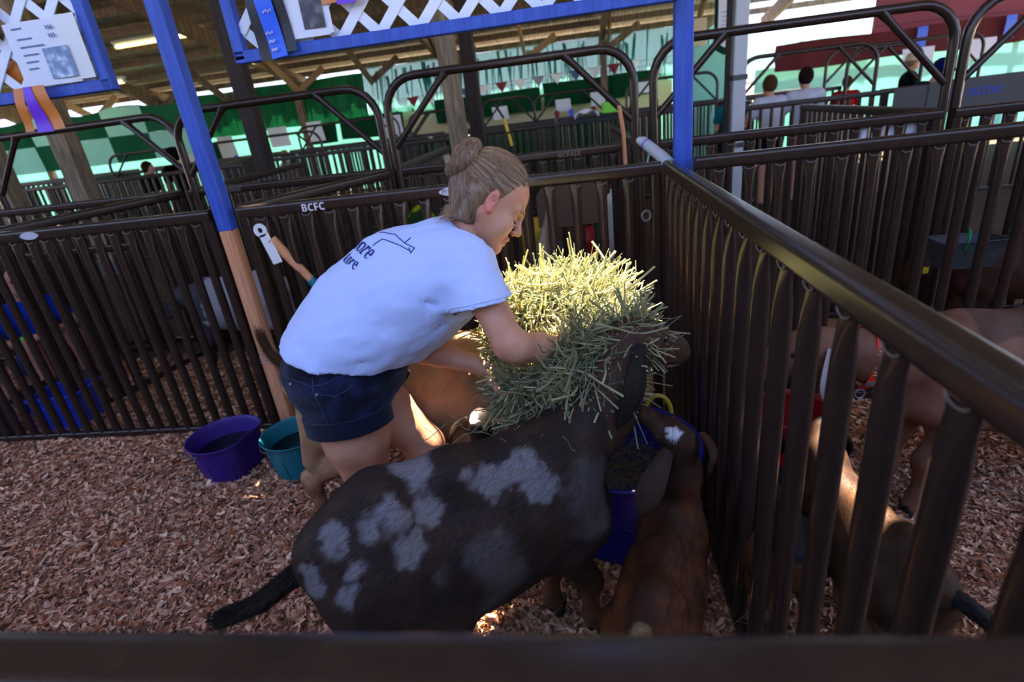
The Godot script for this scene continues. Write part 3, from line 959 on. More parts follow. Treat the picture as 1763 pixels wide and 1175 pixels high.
func build_frames() -> void:
	# posts
	var lp := thing("blue_post", "left wooden post, painted blue above and bare wood below the fence rail", "post", Vector3(-2.035, 0, 0.02))
	var g := Geo.new()
	g.box(Vector3(0, 1.625, 0), Vector3(0.066, 1.0, 0.066), 0.003)
	obj("painted_top", g, M.blue_wood, lp)
	g = Geo.new()
	g.box(Vector3(0, 0.5625, 0), Vector3(0.064, 1.125, 0.064), 0.003)
	obj("bare_foot", g, M.bare_wood, lp)
	g = Geo.new()
	for y in [0.44, 0.455, 0.47]:
		var rp := []
		for k in 9: rp.append(Vector3([1, 1, -1, -1, 1, 1, 1, 1, 1][k % 9] * 0.034, y, [1, -1, -1, 1, 1, 1, 1, 1, 1][k % 9] * 0.034) if k < 5 else Vector3(0.034, y, 0.034 - 0.001 * k))
		g.tube(rp.slice(0, 5), 0.0016, 4, Vector3.UP, null, false)
	obj("tie_wire", g, M.galvanised, lp)
	g = Geo.new()
	g.box(Vector3(0, 0.5, 0), Vector3(0.07, 3.3, 0.07), 0.003)
	var rpost := thing("blue_post", "right wooden post painted blue, standing behind the fence corner", "post", Vector3(0.072, 0, -0.09))
	g = Geo.new()
	g.box(Vector3(0, 1.10, 0), Vector3(0.072, 2.2, 0.06), 0.003)
	obj("painted_shaft", g, M.blue_wood, rpost)
	g = Geo.new()
	for y in [1.0, 1.16]: g.tube([Vector3(-0.01, y, 0.029), Vector3(-0.01, y, 0.034)], 0.008, 8, Vector3.UP)
	obj("bolt_head", g, M.galvanised, rpost)
	# middle frame
	var mf := thing("lattice_frame", "blue wooden frame of white lattice hung between the blue posts, with ribbons and a photo", "frame", Vector3(-1.765, 1.80, 0.0))
	var fw := 1.80
	var fh := 0.62
	for q in [["bottom_bar", Vector3(fw / 2, 0.022, 0), Vector3(fw, 0.046, 0.05)], ["top_bar", Vector3(fw / 2, fh, 0), Vector3(fw, 0.046, 0.05)], ["side_bar", Vector3(0.022, fh / 2, 0), Vector3(0.046, fh, 0.05)], ["side_bar", Vector3(fw - 0.022, fh / 2, 0), Vector3(0.046, fh, 0.05)]]:
		var b := Geo.new()
		b.box(q[1], q[2], 0.003)
		obj(q[0], b, M.blue_wood, mf)
	lattice(mf, 0.04, fw - 0.04, 0.035, fh - 0.02, -0.005, 0.165, 0.041)
	# left frame
	var lf := thing("lattice_frame", "blue wooden frame of white lattice in the picture's top left corner, with a printed sheet", "frame", Vector3(-3.95, 1.775, -0.02))
	fw = 1.575
	for q in [["bottom_bar", Vector3(fw / 2, 0.022, 0), Vector3(fw, 0.046, 0.05)], ["top_bar", Vector3(fw / 2, fh, 0), Vector3(fw, 0.046, 0.05)], ["side_bar", Vector3(0.022, fh / 2, 0), Vector3(0.046, fh, 0.05)], ["side_bar", Vector3(fw - 0.022, fh / 2, 0), Vector3(0.046, fh, 0.05)]]:
		var b := Geo.new()
		b.box(q[1], q[2], 0.003)
		obj(q[0], b, M.blue_wood, lf)
	lattice(lf, 0.04, fw - 0.04, 0.035, fh - 0.02, -0.005, 0.165, 0.041)
	# blue rail bit and a second sheet at the far left
	var bb := Geo.new()
	bb.box(Vector3(-2.86, 2.13, 0.03), Vector3(0.13, 0.2, 0.012), 0.002)
	tag(obj("blue_ribbon_card", bb, M.ribbon_blue), "blue card on the left lattice frame at the picture's left edge", "card")
	# printed sheet on the left frame
	var pr := thing("printed_sheet", "white printed sheet with a photograph in a clear sleeve on the left lattice frame", "poster", Vector3(-2.73, 1.83, 0.02))
	var s := Geo.new()
	s.sheet(func(a: float, b: float): return Vector3(lerpf(-0.03, 0.243, a) + 0.027 * b * 0.0, lerpf(0.238, -0.008, b), 0.004 * sin(a * 5.0)), 8, 6, 0.0015)
	obj("sheet", s, M.paper, pr)
	s = Geo.new()
	s.sheet(func(a: float, b: float): return Vector3(lerpf(0.20, 0.312, a), lerpf(0.245, 0.0, b), -0.004 + 0.003 * sin(a * 7.0)), 5, 5, 0.001)
	obj("sleeve", s, M.white_plastic, pr)
	s = Geo.new()
	s.box(Vector3(0.178, 0.072, 0.006), Vector3(0.122, 0.118, 0.002), 0.0005)
	obj("photo_print", s, photo_material("photo_goat_left", Color(0.30, 0.42, 0.58), Color(0.86, 0.90, 0.94), 3), pr)
	s = Geo.new()
	for q in [[0.01, 0.215, 0.05], [0.02, 0.175, 0.07], [0.02, 0.145, 0.115], [0.02, 0.115, 0.075], [0.02, 0.088, 0.06], [0.02, 0.062, 0.05]]:
		s.box(Vector3(q[0] + q[2] / 2, q[1], 0.0065), Vector3(q[2], 0.006, 0.001), 0.0003)
	for k in 6: s.box(Vector3(0.175 + 0.012 * (k % 3), 0.175 + 0.03 * (k / 3), 0.0065), Vector3(0.007, 0.014, 0.001), 0.0003, Basis(Vector3.BACK, 0.3))
	stuff(obj("print_lines", s, M.ink_soft, pr))
	# photo sheet on the middle frame
	var ph := thing("photo_sheet", "white sheet with a dark photograph in a clear sleeve beside the blue ribbon", "poster", Vector3(-1.50, 1.855, 0.032))
	s = Geo.new()
	s.sheet(func(a: float, b: float): return Vector3(lerpf(-0.03, 0.185, a), lerpf(0.3, 0.0, b), 0.003 * sin(a * 5.0)), 6, 6, 0.0015)
	obj("sheet", s, M.paper, ph)
	s = Geo.new()
	s.box(Vector3(0.115, 0.115, 0.005), Vector3(0.09, 0.175, 0.002), 0.0005)
	obj("photo_print", s, photo_material("photo_goat_mid", Color(0.10, 0.10, 0.13), Color(0.42, 0.40, 0.42), 8), ph)
	s = Geo.new()
	s.tube([Vector3(0.175, 0.005, 0.004), Vector3(0.19, 0.008, 0.006)], 0.006, 6)
	obj("clip", s, M.white_plastic, ph)
	# blue and navy ribbon
	var rb := thing("award_ribbon", "long blue award ribbon with navy side tails hanging over the middle frame's corner", "ribbon", Vector3(-1.58, 1.8, 0.05))
	ribbon(rb, "side_tail", -0.062, -0.012, 0.32, -0.062, -0.008, -0.008, -0.003, M.ribbon_navy)
	ribbon(rb, "side_tail", 0.030, 0.085, 0.32, 0.055, 0.104, 0.014, -0.003, M.ribbon_navy)
	ribbon(rb, "centre_tail", -0.030, 0.042, 0.32, -0.008, 0.06, -0.006, 0.004, M.ribbon_blue, 0.08)
	s = Geo.new()
	for q in [[0.03, 0.16, 0.03], [0.018, 0.085, 0.026], [0.021, 0.055, 0.02], [0.024, 0.025, 0.018]]:
		for k in 4: s.box(Vector3(q[0] - q[2] / 2 + q[2] * k / 3.0 - 0.008, q[1] + 0.003 * (k % 2), 0.013), Vector3(0.005, 0.009, 0.001), 0.0002)
	stuff(obj("print_marks", s, M.ribbon_ink, rb))
	# purple and orange ribbons
	var r2 := thing("award_ribbon", "purple ribbon with orange side tails hanging under the left lattice frame", "ribbon", Vector3(-2.74, 1.775, 0.05))
	ribbon(r2, "side_tail", -0.07, -0.02, 0.05, -0.098, -0.055, -0.125, -0.004, M.ribbon_orange)
	ribbon(r2, "centre_tail", -0.012, 0.026, 0.05, -0.032, 0.05, -0.135, 0.003, M.ribbon_purple)
	ribbon(r2, "side_tail", 0.02, 0.088, 0.05, 0.04, 0.108, -0.13, -0.002, M.ribbon_orange)
	var r3 := thing("award_ribbon", "purple and orange ribbon ends at the top edge, right of the photo sheet", "ribbon", Vector3(-1.25, 1.95, 0.05))
	ribbon(r3, "side_tail", -0.085, -0.025, 0.25, -0.085, -0.022, 0.008, -0.004, M.ribbon_orange)
	ribbon(r3, "centre_tail", -0.02, 0.052, 0.25, -0.02, 0.054, -0.002, 0.003, M.ribbon_purple)
	ribbon(r3, "side_tail", 0.055, 0.09, 0.25, 0.055, 0.088, 0.002, -0.002, M.ribbon_orange)
	var r4 := thing("award_ribbon", "orange ribbon behind the lattice at the picture's left edge", "ribbon", Vector3(-2.86, 1.90, -0.05))
	ribbon(r4, "tail", -0.06, 0.03, 0.05, -0.06, 0.04, -0.06, 0.0, M.ribbon_orange)

func photo_material(called: String, dark: Color, light: Color, sd: int) -> StandardMaterial3D:
	var m := mat(called, Color.WHITE, 0.35)
	m.albedo_texture = noise_tex(0.018, dark, light, 128, FastNoiseLite.TYPE_SIMPLEX_SMOOTH, 3, sd, dark.lerp(light, 0.25))
	m.uv1_triplanar = true
	m.uv1_scale = Vector3(6, 6, 6)
	return m

# ---------------------------------------------------------------- soft bodies: smooth unions of tapered capsules and ellipsoids, meshed as surface nets
class Field:
	var lo: Vector3
	var cell: float
	var nx: int
	var ny: int
	var nz: int
	var f := PackedFloat32Array()
	func at(p: Vector3) -> float:
		var q := (p - lo) / cell
		var i := clampi(int(q.x), 0, nx - 2)
		var j := clampi(int(q.y), 0, ny - 2)
		var k := clampi(int(q.z), 0, nz - 2)
		var a := clampf(q.x - i, 0, 1); var b := clampf(q.y - j, 0, 1); var c := clampf(q.z - k, 0, 1)
		var o := (k * ny + j) * nx + i
		var o2 := o + nx * ny
		return lerpf(lerpf(lerpf(f[o], f[o + 1], a), lerpf(f[o + nx], f[o + nx + 1], a), b), lerpf(lerpf(f[o2], f[o2 + 1], a), lerpf(f[o2 + nx], f[o2 + nx + 1], a), b), c)
	func grad(p: Vector3) -> Vector3:
		var e := cell
		return Vector3(at(p + Vector3(e, 0, 0)) - at(p - Vector3(e, 0, 0)), at(p + Vector3(0, e, 0)) - at(p - Vector3(0, e, 0)), at(p + Vector3(0, 0, e)) - at(p - Vector3(0, 0, e))).normalized()
	func stick(p: Vector3, off := 0.0) -> Vector3:
		for i in 6: p -= grad(p) * (at(p) - off) * 0.9
		return p

class Body:
	var prims := []
	func cap(a: Vector3, b: Vector3, ra: float, rb: float, k := 0.03, op := 1) -> void:
		prims.append([0, a, b, ra, rb, k, op])
	func chain(pts: Array, rs: Array, k := 0.03) -> void:
		for i in pts.size() - 1: cap(pts[i], pts[i + 1], rs[i], rs[i + 1], k)
	func ell(c: Vector3, r: Vector3, k := 0.03, bs := Basis(), op := 1) -> void:
		prims.append([1, c, r, bs, 0.0, k, op])
	func ball(c: Vector3, r: float, k := 0.03, op := 1) -> void:
		cap(c, c + Vector3(0.0001, 0, 0), r, r, k, op)
	# keep only the side of the plane at p that n points away from, within reach of p
	func cut(p: Vector3, n: Vector3, reach: float, k := 0.004) -> void:
		prims.append([2, p, n.normalized(), reach, 0.0, k, -1])
	func field(cell: float, noise: FastNoiseLite = null, amp := 0.0, squeeze := Vector3.ONE) -> Field:
		var F := Field.new()
		F.cell = cell
		var lo := Vector3.ONE * 1e9
		var hi := -lo
		for p in prims:
			if p[6] < 0: continue
			if p[0] == 0:
				var r: float = maxf(p[3], p[4])
				lo = lo.min((p[1] as Vector3).min(p[2]) - Vector3.ONE * r); hi = hi.max((p[1] as Vector3).max(p[2]) + Vector3.ONE * r)
			else:
				var rr: Vector3 = p[2]
				var bs: Basis = p[3]
				var e := Vector3(absf(bs.x.x) * rr.x + absf(bs.y.x) * rr.y + absf(bs.z.x) * rr.z, absf(bs.x.y) * rr.x + absf(bs.y.y) * rr.y + absf(bs.z.y) * rr.z, absf(bs.x.z) * rr.x + absf(bs.y.z) * rr.y + absf(bs.z.z) * rr.z)
				lo = lo.min(p[1] - e); hi = hi.max(p[1] + e)
		lo -= Vector3.ONE * (cell * 3.0 + 0.012); hi += Vector3.ONE * (cell * 3.0 + 0.012)
		F.lo = lo
		F.nx = int((hi.x - lo.x) / cell) + 2; F.ny = int((hi.y - lo.y) / cell) + 2; F.nz = int((hi.z - lo.z) / cell) + 2
		var nx := F.nx; var ny := F.ny; var nz := F.nz
		var f := PackedFloat32Array()
		f.resize(nx * ny * nz)
		f.fill(1.0)
		for p in prims:
			var typ: int = p[0]
			var kk: float = p[5]
			var op: int = p[6]
			var pad := kk + cell * 3.0
			var a: Vector3 = p[1]
			var b0 := a
			var b1 := a
			var bv := Vector3.ZERO
			var ra := 0.0; var rb := 0.0; var ba := Vector3.ZERO; var bb := 1.0
			var ri := Vector3.ONE; var tb := Basis(); var e := Vector3.ZERO; var nrm := Vector3.UP; var rmin := 0.0
			if typ == 0:
				bv = p[2]; ra = p[3]; rb = p[4]; ba = bv - a; bb = maxf(ba.dot(ba), 1e-9)
				var r := maxf(ra, rb) + pad
				b0 = a.min(bv) - Vector3.ONE * r; b1 = a.max(bv) + Vector3.ONE * r
			elif typ == 1:
				var rr: Vector3 = p[2]
				var bs: Basis = p[3]
				tb = bs.transposed()
				ri = Vector3.ONE / rr
				e = Vector3(absf(bs.x.x) * rr.x + absf(bs.y.x) * rr.y + absf(bs.z.x) * rr.z, absf(bs.x.y) * rr.x + absf(bs.y.y) * rr.y + absf(bs.z.y) * rr.z, absf(bs.x.z) * rr.x + absf(bs.y.z) * rr.y + absf(bs.z.z) * rr.z)
				b0 = a - e - Vector3.ONE * pad; b1 = a + e + Vector3.ONE * pad
				rmin = minf(rr.x, minf(rr.y, rr.z))
			else:
				nrm = p[2]
				b0 = a - Vector3.ONE * p[3]; b1 = a + Vector3.ONE * p[3]
			var i0 := maxi(0, int((b0.x - lo.x) / cell)); var i1 := mini(nx - 1, int((b1.x - lo.x) / cell) + 1)
			var j0 := maxi(0, int((b0.y - lo.y) / cell)); var j1 := mini(ny - 1, int((b1.y - lo.y) / cell) + 1)
			var k0 := maxi(0, int((b0.z - lo.z) / cell)); var k1 := mini(nz - 1, int((b1.z - lo.z) / cell) + 1)
			var reach2: float = p[3] * p[3] if typ == 2 else 0.0
			for k in range(k0, k1 + 1):
				for j in range(j0, j1 + 1):
					var o := (k * ny + j) * nx
					var q := lo + Vector3(i0 * cell, j * cell, k * cell) - a
					for i in range(i0, i1 + 1):
						var d: float
						if typ == 0:
							var h := clampf(q.dot(ba) / bb, 0.0, 1.0)
							d = (q - ba * h).length() - (ra + (rb - ra) * h)
						elif typ == 1:
							var w := (tb * q) * ri
							var l0 := w.length()
							if l0 < 1e-5: d = -rmin
							else: d = l0 * (l0 - 1.0) / (w * ri).length()
						else:
							if q.length_squared() > reach2:
								q.x += cell
								continue
							d = -q.dot(nrm)
						q.x += cell
						var g := f[o + i]
						if op > 0:
							if d < g + kk:
								var h2 := kk - absf(d - g)
								f[o + i] = minf(d, g) - (h2 * h2 / (4.0 * kk) if h2 > 0.0 else 0.0)
						else:
							d = -d
							if d > g - kk:
								var h3 := kk - absf(d - g)
								f[o + i] = maxf(d, g) + (h3 * h3 / (4.0 * kk) if h3 > 0.0 else 0.0)
		if noise != null:
			for k in nz:
				for j in ny:
					var o := (k * ny + j) * nx
					for i in nx:
						if absf(f[o + i]) < 4.0 * cell + amp:
							f[o + i] += amp * noise.get_noise_3dv((lo + Vector3(i, j, k) * cell) * squeeze)
		F.f = f
		return F
	static func net(F: Field, out: Geo, color: Callable) -> void:
		var nx := F.nx; var ny := F.ny; var nz := F.nz
		var f := F.f
		var ids := PackedInt32Array()
		ids.resize(nx * ny * nz)
		ids.fill(-1)
		var sy := nx
		var sz := nx * ny
		var lim := F.cell * 3.0
		var cells := PackedInt32Array()
		for k in nz - 1:
			for j in ny - 1:
				var o := (k * ny + j) * nx
				for i in nx - 1:
					var c := o + i
					var f0 := f[c]
					if f0 > lim or f0 < -lim: continue
					var f1 := f[c + 1]; var f2 := f[c + sy]; var f3 := f[c + sy + 1]
					var f4 := f[c + sz]; var f5 := f[c + sz + 1]; var f6 := f[c + sz + sy]; var f7 := f[c + sz + sy + 1]
					var neg := int(f0 < 0) + int(f1 < 0) + int(f2 < 0) + int(f3 < 0) + int(f4 < 0) + int(f5 < 0) + int(f6 < 0) + int(f7 < 0)
					if neg == 0 or neg == 8: continue
					var s := Vector3.ZERO
					var m := 0
					if (f0 < 0) != (f1 < 0): s += Vector3(f0 / (f0 - f1), 0, 0); m += 1
					if (f2 < 0) != (f3 < 0): s += Vector3(f2 / (f2 - f3), 1, 0); m += 1
					if (f4 < 0) != (f5 < 0): s += Vector3(f4 / (f4 - f5), 0, 1); m += 1
					if (f6 < 0) != (f7 < 0): s += Vector3(f6 / (f6 - f7), 1, 1); m += 1
					if (f0 < 0) != (f2 < 0): s += Vector3(0, f0 / (f0 - f2), 0); m += 1
					if (f1 < 0) != (f3 < 0): s += Vector3(1, f1 / (f1 - f3), 0); m += 1
					if (f4 < 0) != (f6 < 0): s += Vector3(0, f4 / (f4 - f6), 1); m += 1
					if (f5 < 0) != (f7 < 0): s += Vector3(1, f5 / (f5 - f7), 1); m += 1
					if (f0 < 0) != (f4 < 0): s += Vector3(0, 0, f0 / (f0 - f4)); m += 1
					if (f1 < 0) != (f5 < 0): s += Vector3(1, 0, f1 / (f1 - f5)); m += 1
					if (f2 < 0) != (f6 < 0): s += Vector3(0, 1, f2 / (f2 - f6)); m += 1
					if (f3 < 0) != (f7 < 0): s += Vector3(1, 1, f3 / (f3 - f7)); m += 1
					s /= m
					var p := F.lo + (Vector3(i, j, k) + s) * F.cell
					var nn := Vector3(f1 - f0 + f3 - f2 + f5 - f4 + f7 - f6, f2 - f0 + f3 - f1 + f6 - f4 + f7 - f5, f4 - f0 + f5 - f1 + f6 - f2 + f7 - f3).normalized()
					out.tint = color.call(p, nn)
					ids[c] = out.put(p, nn)
					cells.append(c)
		out.tint = Color.WHITE
		for c in cells:
			var f0 := f[c] < 0
			var id := ids[c]
			if f0 != (f[c + 1] < 0) and c >= sy + sz:
				var a := ids[c - sy]; var b := ids[c - sy - sz]; var d := ids[c - sz]
				if a >= 0 and b >= 0 and d >= 0: out.quad(id, a, b, d)
			if f0 != (f[c + sy] < 0) and c >= 1 + sz:
				var a := ids[c - 1]; var b := ids[c - 1 - sz]; var d := ids[c - sz]
				if a >= 0 and b >= 0 and d >= 0: out.quad(id, a, b, d)
			if f0 != (f[c + sz] < 0) and c >= 1 + sy:
				var a := ids[c - 1]; var b := ids[c - 1 - sy]; var d := ids[c - sy]
				if a >= 0 and b >= 0 and d >= 0: out.quad(id, a, b, d)

func plain(col: Color) -> Callable:
	return func(_p: Vector3, _n: Vector3): return col

func lin(r: float, g: float, b: float) -> Color:
	return Color(r, g, b).srgb_to_linear()

# ---------------------------------------------------------------- people
func hand(out: Geo, wrist: Vector3, along: Vector3, back: Vector3, thumb_side: float, curl: float, col: Callable) -> void:
	# palm and five fingers; along points to the knuckles, back out of the back of the hand
	var x := along.normalized()
	var y := (back - x * back.dot(x)).normalized()
	var z := x.cross(y) * thumb_side
	var B := Body.new()
	B.cap(wrist - x * 0.02, wrist + x * 0.02, 0.022, 0.023, 0.02)
	B.ell(wrist + x * 0.055, Vector3(0.045, 0.016, 0.038), 0.015, Basis(x, y, z))
	var lens := [0.066, 0.074, 0.070, 0.055]
	for i in 4:
		var side := 0.030 - 0.020 * i
		var base := wrist + x * (0.092 - 0.004 * absf(i - 1.3)) + z * side
		var c := curl * (0.9 + 0.12 * i)
		var p := base - x * 0.02
		var q := base
		B.cap(p, q, 0.0105, 0.010, 0.008)
		var ang := 0.0
		for s in 3:
			ang += c * [0.6, 0.9, 0.7][s]
			var l: float = lens[i] * [0.45, 0.31, 0.24][s]
			var nq := q + (x * cos(ang) - y * sin(ang)) * l
			B.cap(q, nq, 0.0098 - 0.0009 * s, 0.0090 - 0.0011 * s, 0.005)
			q = nq
	var tb := wrist + x * 0.03 + z * 0.028
	var t1 := tb + (x * 0.6 + z * 0.75 - y * 0.25).normalized() * 0.038
	var t2 := t1 + (x * 0.85 + z * 0.35 - y * 0.35).normalized() * 0.03
	var t3 := t2 + (x * 0.95 + z * 0.1 - y * 0.4).normalized() * 0.024
	B.chain([tb, t1, t2, t3], [0.015, 0.012, 0.0108, 0.0085], 0.008)
	Body.net(B.field(0.0035), out, col)

func build_people() -> void:
	build_girl()
	build_boy()
	build_onlookers()

func build_girl() -> void:
	var at := Vector3(-1.12, 0, 1.04)
	var o := thing("person", "girl in white T-shirt and dark denim shorts bending over with both hands in the hay", "person", at)
	var off := Transform3D(Basis(), -at)
	var skin_a := lin(0.80, 0.58, 0.45)
	var skin_b := lin(0.75, 0.51, 0.385)
	var mott := FastNoiseLite.new()
	mott.frequency = 14.0
	var sk := func(p: Vector3, _n: Vector3): return skin_a.lerp(skin_b, clampf(0.5 + 1.2 * mott.get_noise_3dv(p), 0.0, 1.0))
	var g := Geo.new()
	# limbs
	var B := Body.new()
	B.chain([Vector3(-1.10, 0.80, 1.115), Vector3(-1.105, 0.64, 1.11), Vector3(-1.115, 0.42, 1.09), Vector3(-1.125, 0.40, 1.085), Vector3(-1.15, 0.27, 1.068), Vector3(-1.155, 0.08, 1.06)], [0.10, 0.095, 0.060, 0.057, 0.054, 0.036], 0.03)
	B.cap(Vector3(-1.17, 0.05, 1.07), Vector3(-0.99, 0.035, 1.0), 0.04, 0.032, 0.03)
	B.chain([Vector3(-1.15, 0.80, 0.965), Vector3(-1.07, 0.65, 0.958), Vector3(-0.955, 0.495, 0.948), Vector3(-0.96, 0.46, 0.948), Vector3(-1.005, 0.30, 0.955), Vector3(-1.04, 0.08, 0.96)], [0.098, 0.090, 0.060, 0.056, 0.054, 0.036], 0.03)
	B.cap(Vector3(-1.06, 0.05, 0.97), Vector3(-0.88, 0.035, 0.90), 0.04, 0.032, 0.03)
	B.cap(Vector3(-1.13, 0.86, 1.04), Vector3(-0.78, 1.10, 0.965), 0.10, 0.09, 0.03)
	# arms
	B.chain([Vector3(-0.70, 1.125, 1.06), Vector3(-0.655, 1.06, 1.10), Vector3(-0.592, 0.942, 1.178), Vector3(-0.575, 0.93, 1.175), Vector3(-0.525, 0.905, 1.13), Vector3(-0.425, 0.858, 1.03)], [0.054, 0.051, 0.041, 0.040, 0.038, 0.026], 0.02)
	B.chain([Vector3(-0.80, 1.08, 0.83), Vector3(-0.86, 0.96, 0.885), Vector3(-0.912, 0.848, 0.935), Vector3(-0.90, 0.838, 0.938), Vector3(-0.845, 0.825, 0.947), Vector3(-0.705, 0.785, 0.985)], [0.055, 0.05, 0.043, 0.043, 0.043, 0.027], 0.02)
	# neck
	B.chain([Vector3(-0.735, 1.145, 0.965), Vector3(-0.685, 1.205, 0.955), Vector3(-0.632, 1.268, 0.938)], [0.068, 0.056, 0.055], 0.03)
	Body.net(B.field(0.011), g, sk)
	hand(g, Vector3(-0.425, 0.858, 1.03), Vector3(0.45, -0.12, -0.8), Vector3(0.2, 0.9, 0.2), -1.0, 0.45, sk)
	hand(g, Vector3(-0.705, 0.785, 0.985), Vector3(0.9, -0.15, 0.3), Vector3(0.1, 0.9, 0.0), 1.0, 0.45, sk)
	# head, in its own frame: x to her right, y up the skull, z out of the face
	var cam_b := Basis(Vector3(0.9888, -0.1143, -0.096), Vector3(0.0667, 0.9137, -0.4009), Vector3(0.1335, 0.3901, 0.9111))
	var fz := (cam_b * Vector3(0.868, -0.48, -0.16)).normalized()
	var uy := (cam_b * Vector3(0.49, 0.868, 0.03)).normalized()
	uy = (uy - fz * uy.dot(fz)).normalized()
	var hb := Basis(uy.cross(fz) * -1.0, uy, fz)
	hb.x = fz.cross(uy)
	var hc := Vector3(-0.612, 1.302, 0.935)
	var L := func(x, y, z): return hc + hb * Vector3(x, y, z)
	var H := Body.new()
	H.ell(L.call(0, 0.0, -0.012), Vector3(0.076, 0.091, 0.096), 0.02, hb)
	H.ell(L.call(0, -0.005, 0.040), Vector3(0.062, 0.060, 0.052), 0.03, hb)
	H.ell(L.call(0, -0.075, 0.030), Vector3(0.056, 0.080, 0.058), 0.03, hb)
	for s in [-1.0, 1.0]:
		H.cap(L.call(s * 0.050, -0.080, 0.005), L.call(s * 0.014, -0.138, 0.066), 0.022, 0.017, 0.03)
		H.ell(L.call(s * 0.034, -0.080, 0.062), Vector3(0.026, 0.028, 0.026), 0.025, hb)
		H.cap(L.call(s * 0.012, -0.028, 0.095), L.call(s * 0.044, -0.030, 0.076), 0.008, 0.008, 0.02)
	H.ell(L.call(0, -0.143, 0.074), Vector3(0.018, 0.014, 0.016), 0.018, hb)
	H.cap(L.call(0, -0.036, 0.092), L.call(0, -0.074, 0.112), 0.008, 0.0105, 0.014)
	for s in [-1.0, 1.0]:
		H.ell(L.call(s * 0.030, -0.047, 0.094), Vector3(0.017, 0.010, 0.012), 0.012, hb, -1)
		H.ball(L.call(s * 0.030, -0.049, 0.0745), 0.0135, 0.004)
		H.ball(L.call(s * 0.0105, -0.081, 0.102), 0.0075, 0.006)
		H.ball(L.call(s * 0.006, -0.0885, 0.105), 0.0032, 0.003, -1)
	H.ell(L.call(0, -0.104, 0.092), Vector3(0.021, 0.007, 0.0095), 0.007, hb)
	H.ell(L.call(0, -0.119, 0.088), Vector3(0.018, 0.0075, 0.009), 0.007, hb)
	H.cap(L.call(-0.022, -0.1105, 0.092), L.call(0.0, -0.1115, 0.104), 0.0022, 0.0022, 0.003, -1)
	H.cap(L.call(0.022, -0.1105, 0.092), L.call(0.0, -0.1115, 0.104), 0.0022, 0.0022, 0.003, -1)
	for s in [-1.0, 1.0]:
		var eb := hb * Basis(Vector3.UP, s * 0.35)
		H.ell(L.call(s * 0.079, -0.042, 0.004), Vector3(0.0065, 0.029, 0.0165), 0.006, eb)
		H.ell(L.call(s * 0.087, -0.046, 0.008), Vector3(0.008, 0.017, 0.010), 0.004, eb, -1)
		H.ball(L.call(s * 0.077, -0.071, 0.010), 0.009, 0.006)
	H.cap(L.call(0, -0.06, -0.03), Vector3(-0.66, 1.24, 0.945), 0.055, 0.057, 0.03)
	var ear_red := lin(0.90, 0.46, 0.42)
	var lip := lin(0.76, 0.42, 0.40)
	var brow := lin(0.45, 0.32, 0.25)
	var lash := lin(0.16, 0.11, 0.10)
	var head_col := func(p: Vector3, n: Vector3):
		var q: Vector3 = hb.transposed() * (p - hc)
		var c: Color = sk.call(p, n)
		if q.z < 0.04 and absf(q.x) > 0.072 and q.y > -0.085 and q.y < 0.0: c = c.lerp(ear_red, 0.4)
		if q.z > 0.080 and absf(q.x) < 0.024 and q.y < -0.097 and q.y > -0.127: c = c.lerp(lip, 0.7)
		var br := absf(q.y + 0.024 + 0.25 * absf(absf(q.x) - 0.03))
		if q.z > 0.06 and absf(q.x) > 0.010 and absf(q.x) < 0.048 and br < 0.0042: c = c.lerp(brow, 0.7)
		var ey := Vector2((absf(q.x) - 0.030) / 0.0135, (q.y + 0.0555) / 0.0022)
		if q.z > 0.070 and ey.length() < 1.0: c = lash
		return c
	Body.net(H.field(0.0036), g, head_col)
	obj("body", g, M.skin, o, off)
	# eyelashes: real hairs on the lowered lid
	var lg := Geo.new()
	for s in [-1.0, 1.0]:
		for k in 9:
			var x: float = s * (0.019 + 0.0028 * k)
			var p: Vector3 = L.call(x, -0.056, 0.0875 - 0.6 * pow(absf(absf(x) - 0.03), 1.5) * 8.0)
			lg.tube([p, p + hb * Vector3(s * 0.0012, -0.003, 0.004), p + hb * Vector3(s * 0.002, -0.0035, 0.008)], [0.0007, 0.0006, 0.0003], 4)
	var lm := mat("lash", Color(0.10, 0.07, 0.06), 0.6)
	obj("eyelashes", lg, lm, o, off)
	# shorts
	var S := Body.new()
	S.ell(Vector3(-1.128, 0.815, 1.045), Vector3(0.155, 0.13, 0.175), 0.03, Basis(Vector3.UP, 0.45))
	S.cap(Vector3(-1.10, 0.81, 1.105), Vector3(-1.11, 0.69, 1.11), 0.118, 0.122, 0.03)
	S.cap(Vector3(-1.15, 0.80, 0.975), Vector3(-1.08, 0.705, 0.962), 0.115, 0.118, 0.03)
	S.cap(Vector3(-1.07, 0.82, 1.02), Vector3(-1.035, 0.905, 1.01), 0.125, 0.125, 0.03)
	S.cap(Vector3(-1.15, 0.84, 1.05), Vector3(-1.10, 0.925, 1.035), 0.150, 0.142, 0.03)
	S.cut(Vector3(-1.107, 0.695, 1.11), Vector3(0.05, -1, 0.12), 0.21)
	S.cut(Vector3(-1.06, 0.683, 0.958), Vector3(0.62, -0.78, 0), 0.155)
	var cr := FastNoiseLite.new()
	cr.frequency = 9.0
	cr.fractal_octaves = 3
	var denim := func(p: Vector3, _n: Vector3):
		var d: float = cr.get_noise_3dv(p * 1.7)
		return lin(0.055, 0.062, 0.115).lerp(lin(0.115, 0.145, 0.255), clampf(0.35 + d * 1.1, 0, 1))
	var sf := S.field(0.008, cr, 0.007, Vector3(0.7, 1.6, 0.7))
	var sgm := Geo.new()
	Body.net(sf, sgm, denim)
	var dm := mat("denim", Color(1, 1, 1), 0.85, 0.25)
	dm.vertex_color_use_as_albedo = true
	dm.rim_enabled = true; dm.rim = 0.25; dm.rim_tint = 0.5
	relief(dm, bump_tex(0.4, 512, 2, 31), 0.05)
	dm.uv1_triplanar = true
